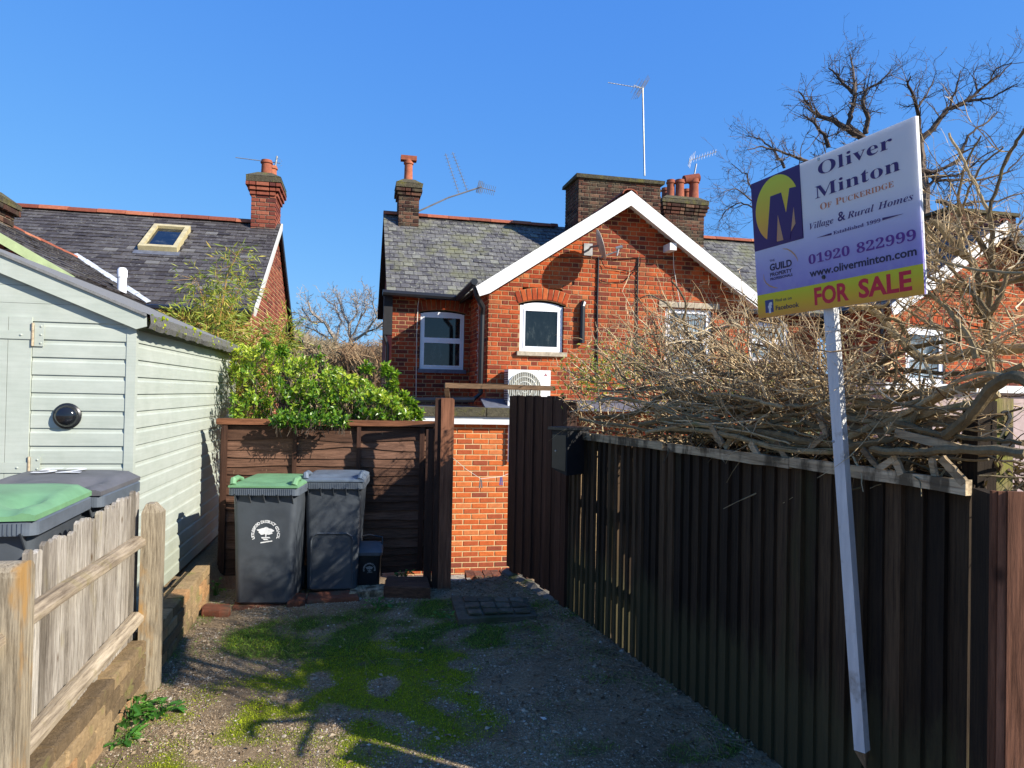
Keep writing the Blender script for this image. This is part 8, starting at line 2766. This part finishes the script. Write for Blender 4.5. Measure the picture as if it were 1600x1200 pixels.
mb.prism(pts, V((0, 0, -.07)), .4)
mb.build('slab', M['slab'], st_)
for i in range(4):
    for j in range(3):
        u0, u1 = .14 + i * .2, .14 + i * .2 + .17
        v0, v1 = .15 + j * .27, .15 + j * .27 + .2
        q = [pts[0].lerp(pts[1], u).lerp(pts[3].lerp(pts[2], u), v) for u, v in ((u0, v0), (u1, v0), (u1, v1), (u0, v1))]
        q = [p_ + V((R.uniform(-.008, .008), R.uniform(-.008, .008), R.uniform(.004, .012))) for p_ in q]
        mb = MB()
        mb.prism(q[::-1], V((0, 0, .012)), R.random())
        mb.build('block', M['slab'], st_)
# brick step down beyond the gate
sp = thing('brick_step', 'sunlit worn brick and timber step just beyond the gateway', 'step', at(760, 905, 7.4))
StF = Frame(at(728, 905, 7.35), 10)
zs = StF.hit(760, 898, t=0)[2]
e_ = StF.hit(797, 900, t=0)[0]
for i in range(5):
    mb = MB()
    w_ = e_ / 5
    mb.box(StF, i * w_ + .004, (i + 1) * w_ - .004, -.02, .20, zs - .07, zs + R.uniform(-.006, .004), R.uniform(.5, 1), jit=.004)
    mb.build('brick', M['edge_brick'], sp)
mb = MB()
mb.box(StF, .0, .04, -.28, -.025, zs - .30, zs - .02, .5)
mb.build('side', M['stone'], sp)
mb = MB()
mb.beam(StF.P(.12, -.02, zs - .02), StF.P(.26, -.45, zs - .10), .06, .04, tint=.8)
mb.build('timber', M['pergola'], sp)
mb = MB()
mb.box(StF, -.8, e_ + .8, .22, .5, -.9, zs - .12, .4)
mb.build('path_edge', M['stone'], sp)
# mossy concrete under the open gate
lum = thing('concrete_haunch', 'rough pale concrete kerb running under the tall open gate', 'kerb', at(850, 920, 6.0))
mb = MB()
n = 14
rows = []
for i in range(n + 1):
    f_ = i / n
    s_ = TL * (f_ * 1.0)
    w1 = .07 + .025 * noise.noise(V((f_ * 6, 2, 0)))
    h1 = .075 + .03 * noise.noise(V((f_ * 8, 5, 0)))
    rows.append([TF.P(s_, -w1 - .03, -.35 * (1 - f_) - .02), TF.P(s_, -w1, h1 * .6), TF.P(s_, -.02, h1), TF.P(s_, .05, h1 * .8), TF.P(s_, .06, -.35)])
pts = [p_ for r_ in rows for p_ in r_]
mb.add(pts, [(i * 5 + j, i * 5 + j + 1, (i + 1) * 5 + j + 1, (i + 1) * 5 + j) for i in range(n) for j in range(4)] + [tuple(range(5))[::-1], tuple(range(n * 5, n * 5 + 5))], .5)
mb.build('kerb', tinted('concrete', [(0, (.2, .18, .15)), (1, (.2, .18, .15))], .95, .2, 12, .5, dirt=(6, .48, .6, (.05, .06, .02)), bs=.8), lum)

# ---------------------------------------------------------------- ground cover
def inside(x, y, m=.01):
    l = fr_local(LW, x, y)[0]; r = fr_local(RF, x, y)[0]; q = fr_local(BQ, x, y)[1]
    return l > m and r < -m and q < .35 and y > 2.5
peb, gra, mos, lit = MB(), MB(), MB(), MB()
OCT = [(1, 0, 0), (-1, 0, 0), (0, 1, 0), (0, -1, 0), (0, 0, 1), (0, 0, -1)]
OF = [(0, 2, 4), (2, 1, 4), (1, 3, 4), (3, 0, 4), (2, 0, 5), (1, 2, 5), (3, 1, 5), (0, 3, 5)]
cnt = 0
tries = 0
while cnt < 85000 and tries < 420000:
    tries += 1
    y = 2.5 + 4.2 * R.random() ** 1.25
    x = R.uniform(-2.6, 1.2)
    if not inside(x, y):
        continue
    w_ = moss_w(x, y) * .8 + grass_w(x, y) * 1.0
    r_ = fr_local(RF, x, y)[0]
    dens = 1 - min(1, w_ * 1.5)
    dens *= .35 + .65 * sm(-r_, .2, 1.1)
    dens *= max(.12, .6 + nz(x, y, 3, 2))
    if R.random() > dens:
        continue
    sz = min(.010, .0019 + R.expovariate(1 / .0013)) if R.random() > .004 else R.uniform(.010, .018)
    z = ground_h(x, y)
    c = V((x, y, z + sz * .25))
    a = R.uniform(0, PI)
    ca, sa = math.cos(a), math.sin(a)
    sx, sy, s_z = sz * R.uniform(.9, 1.6), sz, sz * R.uniform(.45, .8)
    pts = []
    for (ox, oy, oz) in OCT:
        jx = .25
        X, Y_ = (ox + R.uniform(-jx, jx)) * sx, (oy + R.uniform(-jx, jx)) * sy
        pts.append(c + V((X * ca - Y_ * sa, X * sa + Y_ * ca, (oz + R.uniform(-.2, .2)) * s_z)))
    peb.add(pts, OF[:4] if False else OF, R.random() ** 1.1)
    cnt += 1
print('pebbles', cnt)
o = peb.build('gravel', M['pebble'], kind='stuff'); tag(o, 'fine tan and grey gravel strewn over the alley floor', 'gravel')
cnt = tries = 0
while cnt < 26000 and tries < 200000:
    tries += 1
    y = R.uniform(2.6, 6.6); x = R.uniform(-2.6, 1.2)
    if not inside(x, y, .0):
        continue
    g_ = grass_w(x, y)
    r_ = fr_local(RF, x, y)[0]; l_ = fr_local(LW, x, y)[0]
    g_ = max(g_, .10 * (nz(x, y, 2.5, 7) > .12), .55 * (l_ < .12) * (nz(x, y, 3, 1) > 0.05), .4 * (r_ > -.18) * (nz(x, y, 3, 4) > .1))
    if R.random() > g_ * 1.1:
        continue
    z = ground_h(x, y)
    h = R.uniform(.008, .03) * (1 + .5 * min(1, grass_w(x, y))) * (1.6 if R.random() < .06 else 1)
    d = V((R.gauss(0, .7), R.gauss(0, .7), 1)).normalized()
    s_ = d.cross(V((R.uniform(-1, 1), R.uniform(-1, 1), .1))).normalized() * R.uniform(.0008, .0016)
    p_ = V((x, y, z - .003))
    t1 = p_ + d * h * .6
    t2 = p_ + d * h + V((d.x, d.y, -.25)) * h * .5
    gra.add([p_ - s_, p_ + s_, t1 + s_ * .7, t1 - s_ * .7, t2], [(0, 1, 2, 3), (3, 2, 4)], R.random())
    cnt += 1
print('grass', cnt)
o = gra.build('grass', M['grass'], kind='stuff'); tag(o, 'short patchy grass growing through the gravel of the alley', 'grass')
cnt = tries = 0
while cnt < 34000 and tries < 200000:
    tries += 1
    y = R.uniform(2.6, 6.3); x = R.uniform(-2.4, 1.0)
    if not inside(x, y, .0) or R.random() > moss_w(x, y) * 1.1 - .05:
        continue
    p_ = V((x, y, ground_h(x, y)))
    d = (V((0, 0, 1)) + rv() * .8).normalized()
    leafq(mos, p_ - d * .001, d, rv(), R.uniform(.005, .013), R.uniform(.003, .006), R.random())
    cnt += 1
o = mos.build('moss', M['moss'], kind='stuff'); tag(o, 'bright yellow green moss cushions on the alley floor', 'moss')
cnt = tries = 0
while cnt < 2300 and tries < 90000:
    tries += 1
    y = R.uniform(2.6, 6.5); x = R.uniform(-2.6, 1.25)
    if not inside(x, y, .0):
        continue
    r_ = fr_local(RF, x, y)[0]
    if R.random() > (.9 * math.exp(r_ * 2.2) + .05):
        continue
    z = ground_h(x, y)
    if R.random() < .72:
        leafq(lit, V((x, y, z + .006)), V((R.uniform(-1, 1), R.uniform(-1, 1), R.uniform(-.1, .25))), Z + rv() * .5, R.uniform(.012, .04), R.uniform(.008, .022), R.random(), .3)
    else:
        d = V((R.uniform(-1, 1), R.uniform(-1, 1), R.uniform(-.02, .08))).normalized()
        a_ = V((x, y, z + .006))
        Ln = R.uniform(.05, .28)
        lit.tube([a_, a_ + d * Ln * .5 + rv() * .01, a_ + d * Ln], [.0016, .0013, .0008], 3, R.uniform(.3, 1), caps=False)
    cnt += 1
o = lit.build('leaf_litter', M['dead_leaf'], kind='stuff'); tag(o, 'dead leaves and thin twigs littering the ground by the dark fence', 'litter')

# weeds
def lobed(mb, c, d, ln, wd, ti):
    d = d.normalized()
    s_ = d.cross(Z + rv() * .3).normalized()
    n_ = s_.cross(d).normalized()
    prof = [(0, .03), (.14, .16), (.22, .42), (.32, .25), (.42, .5), (.52, .3), (.64, .42), (.74, .22), (.86, .2), (1, 0)]
    L_ = [c + d * ln * a + s_ * wd * b_ + n_ * (wd * b_ * .35 - ln * a * a * .25) for a, b_ in prof]
    R_ = [c + d * ln * a - s_ * wd * b_ + n_ * (wd * b_ * .35 - ln * a * a * .25) for a, b_ in prof]
    mid_ = [c + d * ln * a + n_ * (-ln * a * a * .25) for a, b_ in prof]
    k = len(prof)
    pts = L_ + mid_ + R_
    mb.add(pts, [(i, i + 1, k + i + 1, k + i) for i in range(k - 1)] + [(k + i, k + i + 1, 2 * k + i + 1, 2 * k + i) for i in range(k - 1)], ti)
def weed(label, px, py, z, n, ln, spread, hgt, name='weed'):
    b0 = gp(px, py, z)
    th = thing(name, label, 'weed', b0, 'weeds in the alley')
    sm_, lf_ = MB(), MB()
    for i in range(n):
        a = 2 * PI * R.random()
        rr = spread * math.sqrt(R.random())
        e_ = b0 + V((math.cos(a) * rr, math.sin(a) * rr * 1.2, hgt * R.uniform(.2, 1) * (1 - .5 * rr / spread)))
        s0 = b0 + V((math.cos(a) * rr * .3, math.sin(a) * rr * .3, 0))
        sm_.tube([s0, s0.lerp(e_, .5) + V((0, 0, .02)), e_], [.003, .002, .0015], 4, .3, caps=False)
        d = V((math.cos(a), math.sin(a), R.uniform(-.1, .5)))
        lobed(lf_, e_, d + rv() * .4, ln * R.uniform(.6, 1.15), ln * .55, R.random())
    sm_.build('stem', M['weed'], th)
    lf_.build('foliage', M['weed'], th, kind='stuff')
weed('bright green leafy weed at the foot of the low brick wall, larger clump', 205, 1125, .0, 44, .075, .13, .13)
weed('bright green leafy weed spreading onto the gravel beside the larger clump', 245, 1118, .0, 34, .06, .10, .08)
weed('pale green rosette weed nearest the camera by the brick wall', 195, 1160, .0, 16, .07, .05, .04)
weed('small upright weed in the dark gap beside the left bin', 337, 930, .0, 14, .05, .05, .22)
weed('small leafy weed growing by the timber step below the gate post', 632, 902, .06, 16, .05, .07, .07)
weed('flat leafy weed in the grass before the gateway', 590, 945, .01, 18, .05, .12, .03)
weed('small flat weed at the edge of the stone slab', 690, 965, .01, 14, .045, .09, .03)
